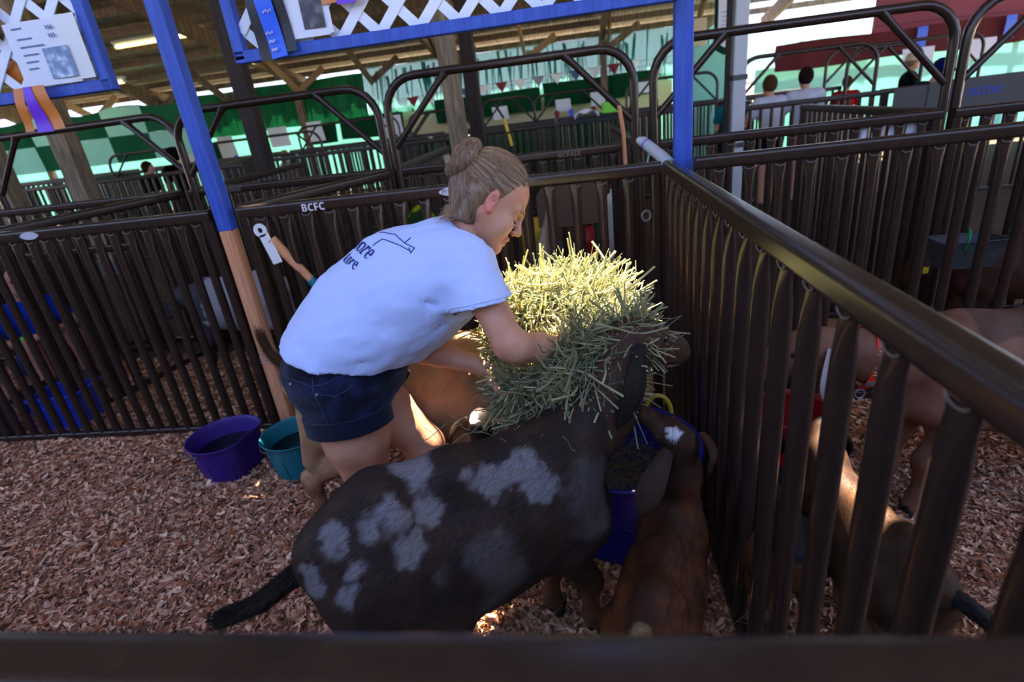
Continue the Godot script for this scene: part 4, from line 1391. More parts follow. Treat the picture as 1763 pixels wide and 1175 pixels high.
	dm.uv1_scale = Vector3(8, 8, 8)
	obj("denim_shorts", sgm, dm, o, off)
	# turned-up cuffs
	for q in [[Vector3(-1.107, 0.705, 1.11), Vector3(0.05, -1, 0.12), 0.121], [Vector3(-1.066, 0.693, 0.958), Vector3(0.62, -0.78, 0), 0.116]]:
		var C := Geo.new()
		C.tint = lin(0.07, 0.085, 0.155)
		var n: Vector3 = q[1].normalized()
		var u := n.cross(Vector3.BACK).normalized()
		var w := n.cross(u)
		var r: float = q[2]
		C.sheet(func(a: float, b: float):
			var an := TAU * a
			var dirv := u * cos(an) + w * sin(an)
			var p: Vector3 = sf.stick(q[0] + dirv * r, 0.0)
			p -= n * (p - q[0]).dot(n)
			return p + dirv * 0.005 + n * lerpf(-0.038, 0.014, b), 48, 3, 0.008)
		obj("shorts_cuff", C, dm, o, off)
	# stitched seams, pockets, rivets
	var seam := mat("seam_thread", Color(0.16, 0.19, 0.33), 0.8)
	var st := Geo.new()
	var lines := [[Vector3(-1.235, 0.89, 1.19), Vector3(-1.215, 0.78, 1.22), Vector3(-1.205, 0.74, 1.22)], [Vector3(-1.14, 0.90, 1.22), Vector3(-1.125, 0.80, 1.26), Vector3(-1.115, 0.70, 1.26)],
		[Vector3(-1.135, 0.865, 1.26), Vector3(-1.07, 0.85, 1.26), Vector3(-1.00, 0.875, 1.22)], [Vector3(-1.205, 0.74, 1.22), Vector3(-1.23, 0.715, 1.19), Vector3(-1.25, 0.70, 1.14)], [Vector3(-1.27, 0.87, 1.1), Vector3(-1.20, 0.885, 1.2), Vector3(-1.12, 0.89, 1.25), Vector3(-1.0, 0.90, 1.2)]]
	for ln in lines:
		var pts := []
		for i in ln.size() - 1:
			for t in 8: pts.append(sf.stick(ln[i].lerp(ln[i + 1], t / 8.0), 0.0008))
		st.tube(pts, 0.0016, 5)
	obj("seams", st, seam, o, off)
	var rv := Geo.new()
	for p in [Vector3(-1.222, 0.875, 1.20), Vector3(-1.128, 0.862, 1.26)]:
		var q := sf.stick(p, 0.0)
		var n := sf.grad(q)
		rv.tube([q, q + n * 0.004], [0.0055, 0.004], 10)
	obj("rivets", rv, M.galvanised, o, off)
	# shirt
	var T := Body.new()
	T.chain([Vector3(-1.135, 0.895, 1.035), Vector3(-1.02, 0.985, 1.005), Vector3(-0.90, 1.055, 0.985), Vector3(-0.78, 1.12, 0.97)], [0.158, 0.163, 0.165, 0.128], 0.05)
	T.cap(Vector3(-1.13, 0.895, 1.12), Vector3(-0.80, 1.09, 1.03), 0.095, 0.10, 0.08)
	T.cap(Vector3(-0.72, 1.145, 1.04), Vector3(-0.79, 1.10, 0.84), 0.078, 0.075, 0.05)
	T.cap(Vector3(-0.93, 0.93, 1.0), Vector3(-0.80, 1.03, 0.99), 0.09, 0.10, 0.06)
	T.cap(Vector3(-0.715, 1.135, 1.055), Vector3(-0.65, 1.025, 1.122), 0.082, 0.084, 0.04)
	T.cap(Vector3(-0.80, 1.08, 0.84), Vector3(-0.87, 0.93, 0.90), 0.078, 0.078, 0.04)
	T.cut(Vector3(-0.655, 1.035, 1.118), Vector3(0.14, -0.95, 0.22), 0.108)
	T.cut(Vector3(-0.855, 0.965, 0.885), Vector3(-0.3, -0.9, 0.28), 0.10)
	T.cut(Vector3(-1.13, 0.922, 1.04), Vector3(-0.32, -0.95, -0.04), 0.32)
	T.cut(Vector3(-0.693, 1.192, 0.958), Vector3(0.72, 0.68, -0.1), 0.10)
	# pull creases from the armpit and across the small of the back
	for q in [[Vector3(-0.80, 1.02, 1.13), Vector3(-0.99, 0.99, 1.17)], [Vector3(-0.78, 1.05, 1.145), Vector3(-0.90, 1.12, 1.14)], [Vector3(-0.79, 0.99, 1.10), Vector3(-0.93, 0.935, 1.13)], [Vector3(-1.0, 0.93, 1.17), Vector3(-1.22, 0.93, 1.14)], [Vector3(-1.05, 1.02, 1.155), Vector3(-1.2, 0.98, 1.10)]]:
		T.cap(q[0], q[1], 0.0075, 0.003, 0.02, -1)
	var fold := FastNoiseLite.new()
	fold.frequency = 7.0
	fold.fractal_octaves = 3
	fold.seed = 5
	var tf := T.field(0.0075, fold, 0.011, Vector3(0.55, 1.0, 1.2))
	var tg := Geo.new()
	Body.net(tf, tg, plain(Color.WHITE))
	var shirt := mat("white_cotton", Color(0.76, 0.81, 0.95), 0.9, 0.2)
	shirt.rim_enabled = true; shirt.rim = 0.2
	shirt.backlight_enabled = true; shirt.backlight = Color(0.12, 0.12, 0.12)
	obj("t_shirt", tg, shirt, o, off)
	# collar rib, sleeve hem and lower hem
	var hm := Geo.new()
	for q in [[Vector3(-0.655, 1.035, 1.118), Vector3(0.14, -0.95, 0.22), 0.085, 0.0015], [Vector3(-0.693, 1.192, 0.958), Vector3(0.72, 0.68, -0.1), 0.06, 0.002]]:
		var n: Vector3 = q[1].normalized()
		var u := n.cross(Vector3.BACK).normalized()
		var w := n.cross(u)
		var pts := []
		for k in 49:
			var an := TAU * k / 48.0
			var p: Vector3 = tf.stick(q[0] - n * 0.012 + (u * cos(an) + w * sin(an)) * q[2], 0.0)
			pts.append(p)
		hm.tube(pts, 0.0025, 6, Vector3.UP, null, false)
	obj("shirt_hems", hm, shirt, o, off)
	# the printed back: letters laid onto the cloth
	var ink := mat("shirt_ink", Color(0.09, 0.15, 0.42), 0.8)
	var pg := Geo.new()
	for q in [["ndore", 0.058, Vector3(-0.975, 1.185, 1.03), 0.0], ["tore", 0.042, Vector3(-0.99, 1.145, 1.06), 0.0]]:
		var t := TextMesh.new()
		var fnt := SystemFont.new()
		fnt.font_names = PackedStringArray(["Droid Serif"])
		fnt.font_weight = 700
		t.font = fnt
		t.text = q[0]
		t.font_size = 40
		t.pixel_size = q[1] / 40.0
		t.depth = 0.0
		t.curve_step = 1.0
		var arr := t.get_mesh_arrays()
		var vs: PackedVector3Array = arr[Mesh.ARRAY_VERTEX]
		var xi: PackedInt32Array = arr[Mesh.ARRAY_INDEX]
		var xd := Vector3(0.30, 0.16, 0.66).normalized()
		var yd := Vector3(0.80, 0.55, -0.35)
		yd = (yd - xd * yd.dot(xd)).normalized()
		var k0 := pg.v.size()
		for p in vs:
			var w: Vector3 = tf.stick(q[2] + xd * p.x + yd * p.y, 0.0012)
			pg.put(w, tf.grad(w))
		for i in xi: pg.ix.append(i + k0)
	# a leaping animal outline above the letters
	for s in [[Vector3(-0.930, 1.195, 1.010), Vector3(-0.885, 1.210, 1.035), Vector3(-0.850, 1.195, 1.070), Vector3(-0.820, 1.185, 1.085)], [Vector3(-0.915, 1.185, 1.040), Vector3(-0.875, 1.185, 1.065), Vector3(-0.835, 1.175, 1.085)], [Vector3(-0.850, 1.195, 1.070), Vector3(-0.835, 1.205, 1.055)], [Vector3(-0.915, 1.185, 1.040), Vector3(-0.935, 1.170, 1.050)], [Vector3(-0.820, 1.185, 1.085), Vector3(-0.830, 1.170, 1.090), Vector3(-0.835, 1.180, 1.080)]]:
		var pts := []
		for i in s.size() - 1:
			for t in 6: pts.append(tf.stick(s[i].lerp(s[i + 1], t / 5.0 if i == s.size() - 2 else t / 6.0), 0.0008))
		pg.tube(pts, 0.0014, 5)
	obj("shirt_print", pg, ink, o, off)
	build_hair(o, off, hb, hc)
	# shoes
	for q in [[Vector3(-1.19, 0.04, 1.075), Vector3(-0.97, 0.035, 0.99)], [Vector3(-1.08, 0.04, 0.975), Vector3(-0.86, 0.035, 0.89)]]:
		var Z := Body.new()
		Z.cap(q[0], q[1], 0.047, 0.042, 0.03)
		Z.cap(q[0] + Vector3(0.02, 0.06, -0.01), q[0] + Vector3(0.02, 0.02, -0.01), 0.05, 0.05, 0.03)
		Z.cut(Vector3((q[0].x + q[1].x) / 2, 0.006, (q[0].z + q[1].z) / 2), Vector3(0, -1, 0), 0.3)
		var zg := Geo.new()
		Body.net(Z.field(0.01), zg, plain(Color.WHITE))
		obj("shoe", zg, M.charcoal, o, off)

func build_hair(o: Node3D, off: Transform3D, hb: Basis, hc: Vector3) -> void:
	var L := func(x, y, z): return hc + hb * Vector3(x, y, z)
	var A := Body.new()
	A.ell(L.call(0, 0.004, -0.014), Vector3(0.083, 0.097, 0.103), 0.02, hb)
	A.cap(L.call(0, -0.04, -0.070), L.call(0, -0.105, -0.040), 0.046, 0.040, 0.03)
	for s in [-1.0, 1.0]: A.cap(L.call(s * 0.050, -0.040, -0.040), L.call(s * 0.036, -0.112, -0.038), 0.036, 0.030, 0.02)
	A.ell(L.call(0, -0.125, 0.105), Vector3(0.16, 0.160, 0.118), 0.006, hb, -1)
	for s in [-1.0, 1.0]: A.ell(L.call(s * 0.085, -0.056, 0.010), Vector3(0.024, 0.028, 0.017), 0.006, hb, -1)
	A.cut(L.call(0, -0.125, -0.02), hb * Vector3(0, -1, 0.15), 0.12)
	var tone := FastNoiseLite.new()
	tone.frequency = 30.0
	var dark := lin(0.36, 0.265, 0.195)
	var light := lin(0.68, 0.54, 0.40)
	var col := func(p: Vector3, _n: Vector3): return dark.lerp(light, clampf(0.40 + 0.3 * tone.get_noise_3dv(p), 0, 1))
	var af := A.field(0.0045)
	var g := Geo.new()
	Body.net(af, g, col)
	var nv := g.v.size()
	var hm := mat("hair", Color(1, 1, 1), 0.42, 0.5)
	hm.vertex_color_use_as_albedo = true
	# bun: a few fat locks wound round one another
	var K := Body.new()
	var bc := Vector3(0.004, 0.024, -0.104)
	K.ell(L.call(bc.x, bc.y, bc.z), Vector3(0.050, 0.050, 0.044), 0.01, hb)
	for q in [[0.0, 0.042, 0.020], [2.1, 0.044, 0.018], [4.0, 0.040, 0.021]]:
		var pts := []
		var rs := []
		for k in 9:
			var a: float = q[0] + k * 0.42
			var loc := Vector3(cos(a) * q[1] * 1.15, sin(a) * q[1], 0.012 * sin(a * 1.6 + q[0]) - 0.012)
			pts.append(L.call(bc.x + loc.x, bc.y + loc.y, bc.z + loc.z))
			rs.append(q[2] * (0.75 + 0.25 * sin(k * PI / 8.0)))
		K.chain(pts, rs, 0.006)
	var kf := K.field(0.004)
	Body.net(kf, g, col)
	obj("hair", g, hm, o, off)
	# combed strands from the hairline back to the bun, and loose wisps
	var sg := Geo.new()
	var tie: Vector3 = L.call(0, 0.022, -0.088)
	for k in 1500:
		var p: Vector3 = g.v[rng.randi() % nv]
		if p.distance_to(tie) < 0.035: continue
		var pts := []
		var rs := []
		var t1 := tone.get_noise_3dv(p * 2.0)
		sg.tint = dark.lerp(light, clampf(0.45 + 0.4 * t1 + rng.randf_range(-0.45, 0.5), 0, 1))
		for s in 9:
			var f := s / 8.0 * rng.randf_range(0.9, 1.0)
			var q: Vector3 = p.lerp(tie, f)
			q = af.stick(q, 0.0012)
			pts.append(q)
			rs.append(0.0011 * (1.0 - 0.3 * f))
		sg.tube(pts, rs, 3, Vector3.UP, null, false)
	for k in 420:
		var c := bc + Vector3(rng.randfn(), rng.randfn(), rng.randfn()).normalized() * 0.048
		var pts := []
		var ax := Vector3(rng.randfn() * 0.4, rng.randfn() * 0.4, 1.0).normalized()
		sg.tint = dark.lerp(light, rng.randf_range(0.1, 0.9))
		for s in 7:
			var q: Vector3 = (c - bc).rotated(ax, s * 0.16) * (1.02 + 0.012 * s * rng.randf())
			pts.append(kf.stick(L.call(bc.x + q.x * 1.2, bc.y + q.y * 1.2, bc.z + q.z * 1.1 - 0.006), 0.001))
		sg.tube(pts, 0.0012, 3, Vector3.UP, null, false)
	for k in 130:
		var p: Vector3 = L.call(rng.randf_range(-0.035, 0.05), rng.randf_range(-0.135, -0.08), -0.075 + rng.randf() * 0.03)
		var d: Vector3 = hb * Vector3(rng.randf_range(-0.2, 0.4), -0.6, -0.6).normalized()
		sg.tint = light
		sg.tube([p, p + d * 0.018, p + d * 0.042 + Vector3(rng.randf_range(-0.01, 0.01), -0.004, 0)], [0.0007, 0.0006, 0.0003], 3, Vector3.UP, null, false)
	sg.tint = Color.WHITE
	stuff(obj("hair_strands", sg, hm, o, off))
	var band := Geo.new()
	var bp := []
	for k in 17:
		var a := TAU * k / 16.0
		bp.append(L.call(cos(a) * 0.040, 0.024 + sin(a) * 0.040, -0.088 + 0.004 * sin(a)))
	band.tube(bp, 0.004, 6, Vector3.UP, null, false)
	obj("hair_tie", band, M.black, o, off)

# ---- a simpler figure for people in the background
func figure(label: String, at: Vector3, turn: float, h: float, shirt: Color, trousers: Color, hair: Color, bend := 0.0, hat = null, arms := "rest", cell := 0.016) -> Node3D:
	var o := thing("person", label, "person", at, turn)
	var s := h / 1.65
	var skin := lin(0.80, 0.58, 0.47)
	var up := Vector3(sin(bend), cos(bend), 0)
	var hip := Vector3(0, 0.86 * s, 0)
	var chest := hip + up * 0.36 * s
	var neck := hip + up * 0.50 * s
	var head := neck + (up + Vector3(0.25, 0.6, 0) * (0.5 + bend)).normalized() * 0.135 * s
	var g := Geo.new()
	var B := Body.new()
	for z in [-0.085, 0.085]:
		B.chain([hip + Vector3(0, -0.02, z) * s, Vector3(0.03, 0.46, z) * s, Vector3(-0.01, 0.07, z) * s], [0.085 * s, 0.056 * s, 0.037 * s], 0.03)
		B.cap(Vector3(-0.03, 0.035, z) * s, Vector3(0.15, 0.03, z) * s, 0.036 * s, 0.03 * s, 0.02)
		var sh := neck + Vector3(0, -0.05, 0) * s + Vector3(0, 0, z * 2.0 * s)
		var el := sh + Vector3(0.06, -0.27, z * 0.4) * s
		var wr := el + Vector3(0.2, -0.05, -z * 0.5) * s
		if arms == "forward":
			el = sh + Vector3(0.16, -0.22, z * 0.7) * s
			wr = el + Vector3(0.22, 0.0, -z * 1.2) * s
		B.chain([sh, el, wr, wr + Vector3(0.08, -0.01, -z * 0.3) * s], [0.045 * s, 0.037 * s, 0.026 * s, 0.022 * s], 0.02)
	B.cap(hip, chest, 0.11 * s, 0.12 * s, 0.04)
	B.cap(neck - up * 0.05, head, 0.052 * s, 0.05 * s, 0.03)
	B.ell(head + Vector3(0.01, 0.02, 0) * s, Vector3(0.092, 0.108, 0.076) * s, 0.02)
	B.ell(head + Vector3(0.045, -0.055, 0) * s, Vector3(0.05, 0.06, 0.05) * s, 0.03)
	B.cap(head + Vector3(0.095, 0.0, 0) * s, head + Vector3(0.112, -0.03, 0) * s, 0.010 * s, 0.013 * s, 0.015)
	Body.net(B.field(cell), g, plain(skin))
	obj("body", g, M.skin, o)
	var T := Body.new()
	T.cap(hip + up * 0.02, chest, 0.135 * s, 0.145 * s, 0.05)
	T.cap(neck + Vector3(0, -0.06, -0.15) * s, neck + Vector3(0, -0.06, 0.15) * s, 0.075 * s, 0.075 * s, 0.05)
	for z in [-1.0, 1.0]: T.cap(neck + Vector3(0, -0.06, 0.16 * z) * s, neck + Vector3(0.05, -0.2, 0.20 * z) * s, 0.066 * s, 0.064 * s, 0.03)
	var tg := Geo.new()
	Body.net(T.field(cell), tg, plain(shirt))
	obj("shirt", tg, M.tinted_cloth, o)
	var P := Body.new()
	P.cap(hip + Vector3(0, 0, -0.05) * s, hip + Vector3(0, 0, 0.05) * s, 0.125 * s, 0.125 * s, 0.03)
	for z in [-0.085, 0.085]: P.cap(hip + Vector3(0, -0.02, z) * s, hip + Vector3(0.02, -0.26, z) * s, 0.098 * s, 0.092 * s, 0.03)
	var pgm := Geo.new()
	Body.net(P.field(cell), pgm, plain(trousers))
	obj("shorts", pgm, M.tinted_cloth, o)
	var Hh := Body.new()
	Hh.ell(head + Vector3(-0.008, 0.032, 0) * s, Vector3(0.104, 0.112, 0.088) * s, 0.02)
	Hh.ell(head + Vector3(0.10, -0.07, 0) * s, Vector3(0.09, 0.13, 0.12) * s, 0.01, Basis(), -1)
	Hh.cut(head + Vector3(0, -0.09, 0) * s, Vector3(0, -1, 0), 0.2)
	var hg := Geo.new()
	Body.net(Hh.field(cell * 0.6), hg, plain(hair))
	var tint: StandardMaterial3D = M.tinted_cloth
	obj("hair", hg, tint, o)
	if hat != null:
		var q := Geo.new()
		q.tint = hat
		q.lathe([Vector2(0.0, 0.155), Vector2(0.05, 0.15), Vector2(0.088, 0.12), Vector2(0.104, 0.06), Vector2(0.106, 0.03)], 20, head)
		q.sheet(func(a: float, b: float):
			var an := lerpf(-1.0, 1.0, a)
			return head + Vector3(cos(an) * lerpf(0.10, 0.175, b), 0.035 - 0.02 * b - 0.02 * an * an, sin(an) * lerpf(0.10, 0.11, b)), 10, 3, 0.004)
		obj("cap", q, tint, o)
	return o

func build_boy() -> void:
	var at := Vector3(-4.50, 0.0, -0.98)
	var o := thing("person", "boy in a bright blue T-shirt sitting on the shavings behind the left fence", "person", at, -0.5)
	var sk := lin(0.74, 0.50, 0.40)
	var g := Geo.new()
	var B := Body.new()
	var hip := Vector3(0, 0.14, 0)
	for z in [-0.10, 0.10]:
		B.chain([hip + Vector3(0, 0, z), Vector3(0.33, 0.33, z * 1.3), Vector3(0.40, 0.06, z * 1.2)], [0.08, 0.056, 0.04], 0.03)
		B.cap(Vector3(0.38, 0.035, z * 1.2), Vector3(0.54, 0.03, z * 1.2), 0.036, 0.03, 0.02)
	B.chain([Vector3(0.05, 0.56, 0.17), Vector3(0.14, 0.36, 0.24), Vector3(0.34, 0.40, 0.10), Vector3(0.42, 0.41, 0.06)], [0.042, 0.036, 0.026, 0.028], 0.02)
	B.chain([Vector3(0.05, 0.56, -0.17), Vector3(0.16, 0.38, -0.22), Vector3(0.36, 0.41, -0.04), Vector3(0.44, 0.41, 0.0)], [0.042, 0.036, 0.026, 0.028], 0.02)
	B.cap(hip, Vector3(0.04, 0.5, 0), 0.11, 0.12, 0.04)
	var head := Vector3(0.09, 0.77, 0.0)
	B.cap(Vector3(0.04, 0.58, 0), head, 0.048, 0.046, 0.03)
	B.ell(head + Vector3(0.01, 0.02, 0), Vector3(0.09, 0.104, 0.075), 0.02)
	B.ell(head + Vector3(0.045, -0.055, 0), Vector3(0.05, 0.055, 0.05), 0.03)
	B.cap(head + Vector3(0.093, 0.0, 0), head + Vector3(0.108, -0.028, 0), 0.009, 0.012, 0.012)
	for z in [-1.0, 1.0]:
		B.ell(head + Vector3(0.088, 0.005, 0.03 * z), Vector3(0.012, 0.008, 0.015), 0.008, Basis(), -1)
		B.ell(head + Vector3(0.0, -0.01, 0.08 * z), Vector3(0.018, 0.028, 0.008), 0.006)
	B.cap(head + Vector3(0.098, -0.07, -0.02), head + Vector3(0.098, -0.07, 0.02), 0.003, 0.003, 0.004, -1)
	var dk := lin(0.10, 0.07, 0.06)
	Body.net(B.field(0.009), g, func(p: Vector3, _n: Vector3): return dk if p.x > head.x + 0.075 and absf(p.y - head.y - 0.004) < 0.006 and absf(absf(p.z) - 0.03) < 0.013 else sk)
	obj("body", g, M.skin, o)
	var T := Body.new()
	T.cap(Vector3(0, 0.2, 0), Vector3(0.04, 0.5, 0), 0.14, 0.135, 0.04)
	T.cap(Vector3(0.04, 0.55, -0.13), Vector3(0.04, 0.55, 0.13), 0.066, 0.066, 0.05)
	for z in [-1.0, 1.0]: T.cap(Vector3(0.05, 0.55, 0.15 * z), Vector3(0.10, 0.44, 0.2 * z), 0.06, 0.06, 0.03)
	var tg := Geo.new()
	Body.net(T.field(0.012), tg, plain(lin(0.07, 0.20, 0.66)))
	obj("shirt", tg, M.tinted_cloth, o)
	var P := Body.new()
	P.cap(hip + Vector3(0, 0, -0.06), hip + Vector3(0, 0, 0.06), 0.12, 0.12, 0.03)
	for z in [-0.10, 0.10]: P.cap(hip + Vector3(0, 0.01, z), Vector3(0.27, 0.30, z * 1.25), 0.098, 0.08, 0.03)
	var pg := Geo.new()
	Body.net(P.field(0.012), pg, plain(lin(0.08, 0.12, 0.36)))
	obj("shorts", pg, M.tinted_cloth, o)
	var Hh := Body.new()
	Hh.ell(head + Vector3(-0.008, 0.03, 0), Vector3(0.099, 0.106, 0.084), 0.02)
	Hh.ell(head + Vector3(0.10, -0.06, 0), Vector3(0.085, 0.125, 0.11), 0.01, Basis(), -1)
	Hh.cut(head + Vector3(0, -0.06, 0), Vector3(0, -1, 0), 0.2)
	var hg := Geo.new()
	Body.net(Hh.field(0.009), hg, plain(lin(0.20, 0.14, 0.10)))
	obj("hair", hg, M.tinted_cloth, o)
	var wb := Geo.new()
	wb.tint = lin(0.5, 0.75, 0.35)
	wb.tube([Vector3(0.28, 0.387, 0.145), Vector3(0.31, 0.394, 0.12)], 0.033, 12)
	obj("wristband", wb, M.tinted_cloth, o)

func build_onlookers() -> void:
	var white := lin(0.80, 0.80, 0.84)
	figure("girl in white shirt and dark shorts from behind, left of the far panel's pair", Vector3(2.02, 0, -5.0), PI / 2 + 0.2, 1.53, white, lin(0.06, 0.07, 0.12), lin(0.30, 0.22, 0.15), 0.12, null, "forward")
	figure("girl in white shirt and red shorts from behind, right of the far panel's pair", Vector3(2.42, 0, -5.05), PI / 2 - 0.1, 1.57, white, lin(0.62, 0.07, 0.09), lin(0.16, 0.11, 0.09), 0.10, null, "forward")
	figure("small child in teal standing in front of the white-shirted pair", Vector3(1.75, 0, -5.7), PI / 2, 1.45, lin(0.1, 0.4, 0.45), lin(0.1, 0.1, 0.12), lin(0.12, 0.09, 0.08), 0.1)
	figure("man in dark shirt and navy cap leaning on the panel above the lettered board", Vector3(3.45, 0, -5.05), -0.75, 1.62, lin(0.13, 0.14, 0.16), lin(0.1, 0.1, 0.12), lin(0.1, 0.08, 0.06), 0.75, lin(0.06, 0.09, 0.30), "forward")
	figure("man in a pale cap and black shirt standing before the mint tarp on the right", Vector3(5.05, 0, -7.9), -0.4, 1.58, lin(0.04, 0.05, 0.05), lin(0.1, 0.1, 0.1), lin(0.5, 0.4, 0.3), 0.0, lin(0.8, 0.72, 0.6))
	figure("person in black before the mint tarp under the leftmost arch", Vector3(-6.5, 0, -5.9), 2.4, 1.55, lin(0.03, 0.03, 0.035), lin(0.05, 0.05, 0.06), lin(0.06, 0.05, 0.04), 0.1, lin(0.05, 0.05, 0.06))
	figure("brown-haired person bending left of the person in black under the leftmost arch", Vector3(-7.15, 0, -5.9), 0.2, 1.42, lin(0.06, 0.05, 0.05), lin(0.05, 0.05, 0.06), lin(0.2, 0.12, 0.07), 0.2)
	figure("person in red far off before the mint tarp, inside the small right arch", Vector3(3.9, 0, -7.4), 1.2, 1.38, lin(0.66, 0.08, 0.08), lin(0.3, 0.2, 0.18), lin(0.3, 0.2, 0.14), 0.1)
	figure("fair child in white far behind the dark timber post's left side", Vector3(-6.0, 0, -8.2), 0.6, 1.28, lin(0.75, 0.75, 0.78), lin(0.2, 0.2, 0.25), lin(0.62, 0.48, 0.30), 0.15)

# ---------------------------------------------------------------- goats
var hair_blade: ArrayMesh

func make_blade() -> ArrayMesh:
	if hair_blade == null:
		var g := Geo.new()
		# one hair, 1 long along +x, rising a little then lying down (y up)
		var pts := [Vector3(0, 0, 0), Vector3(0.4, 0.16, 0), Vector3(0.75, 0.19, 0.01), Vector3(1.0, 0.15, 0.03)]
		var w := [0.5, 0.42, 0.28, 0.0]
		for i in 4:
			g.put(pts[i] + Vector3(0, 0, -w[i]), Vector3(-0.2, 1, -0.3).normalized()); g.put(pts[i] + Vector3(0, 0, w[i]), Vector3(-0.2, 1, 0.3).normalized())
		for i in 3: g.quad(i * 2, i * 2 + 1, i * 2 + 3, i * 2 + 2)
		hair_blade = g.mesh()
	return hair_blade

# short coat hairs scattered over a mesh; flow gives the lie of the hair at a point
func fur(o: Node3D, g: Geo, n: int, len_: float, wid: float, flow: Callable, xf := Transform3D(), keep = null) -> void:
	var m := make_blade()
	var xs := []
	var cs := []
	var areas := PackedFloat32Array()
	var tot := 0.0
	for i in range(0, g.ix.size(), 3):
		var a := g.v[g.ix[i]]; var b := g.v[g.ix[i + 1]]; var d := g.v[g.ix[i + 2]]
		var ar := (b - a).cross(d - a).length()
		if keep != null and not keep.call((a + b + d) / 3.0): ar = 0.0
		tot += ar
		areas.append(tot)
	for k in n:
		var t := areas.bsearch(rng.randf() * tot) * 3
		if t + 2 >= g.ix.size(): continue
		var u := rng.randf(); var w := rng.randf()
		if u + w > 1.0: u = 1.0 - u; w = 1.0 - w
		var i0 := g.ix[t]; var i1 := g.ix[t + 1]; var i2 := g.ix[t + 2]
		var p := g.v[i0] * (1.0 - u - w) + g.v[i1] * u + g.v[i2] * w
		var nn := (g.n[i0] * (1.0 - u - w) + g.n[i1] * u + g.n[i2] * w).normalized()
		var f: Vector3 = flow.call(p)
		f += Vector3(rng.randfn(), rng.randfn(), rng.randfn()) * 0.16
		f = (f - nn * f.dot(nn))
		if f.length() < 0.01: continue
		f = f.normalized()
		var side := f.cross(nn)
		var l := len_ * rng.randf_range(0.6, 1.25)
		xs.append(xf * Transform3D(Basis(f * l, nn * l * rng.randf_range(0.25, 0.8), side * wid * -1.0), p - nn * 0.0006))
		var c := g.c[i0] * (1.0 - u - w) + g.c[i1] * u + g.c[i2] * w
		var v := rng.randf_range(0.75, 1.35)
		cs.append(Color(c.r * v, c.g * v, c.b * v))
	swarm("coat_hair", m, M.coat_hair, xs, cs, o)

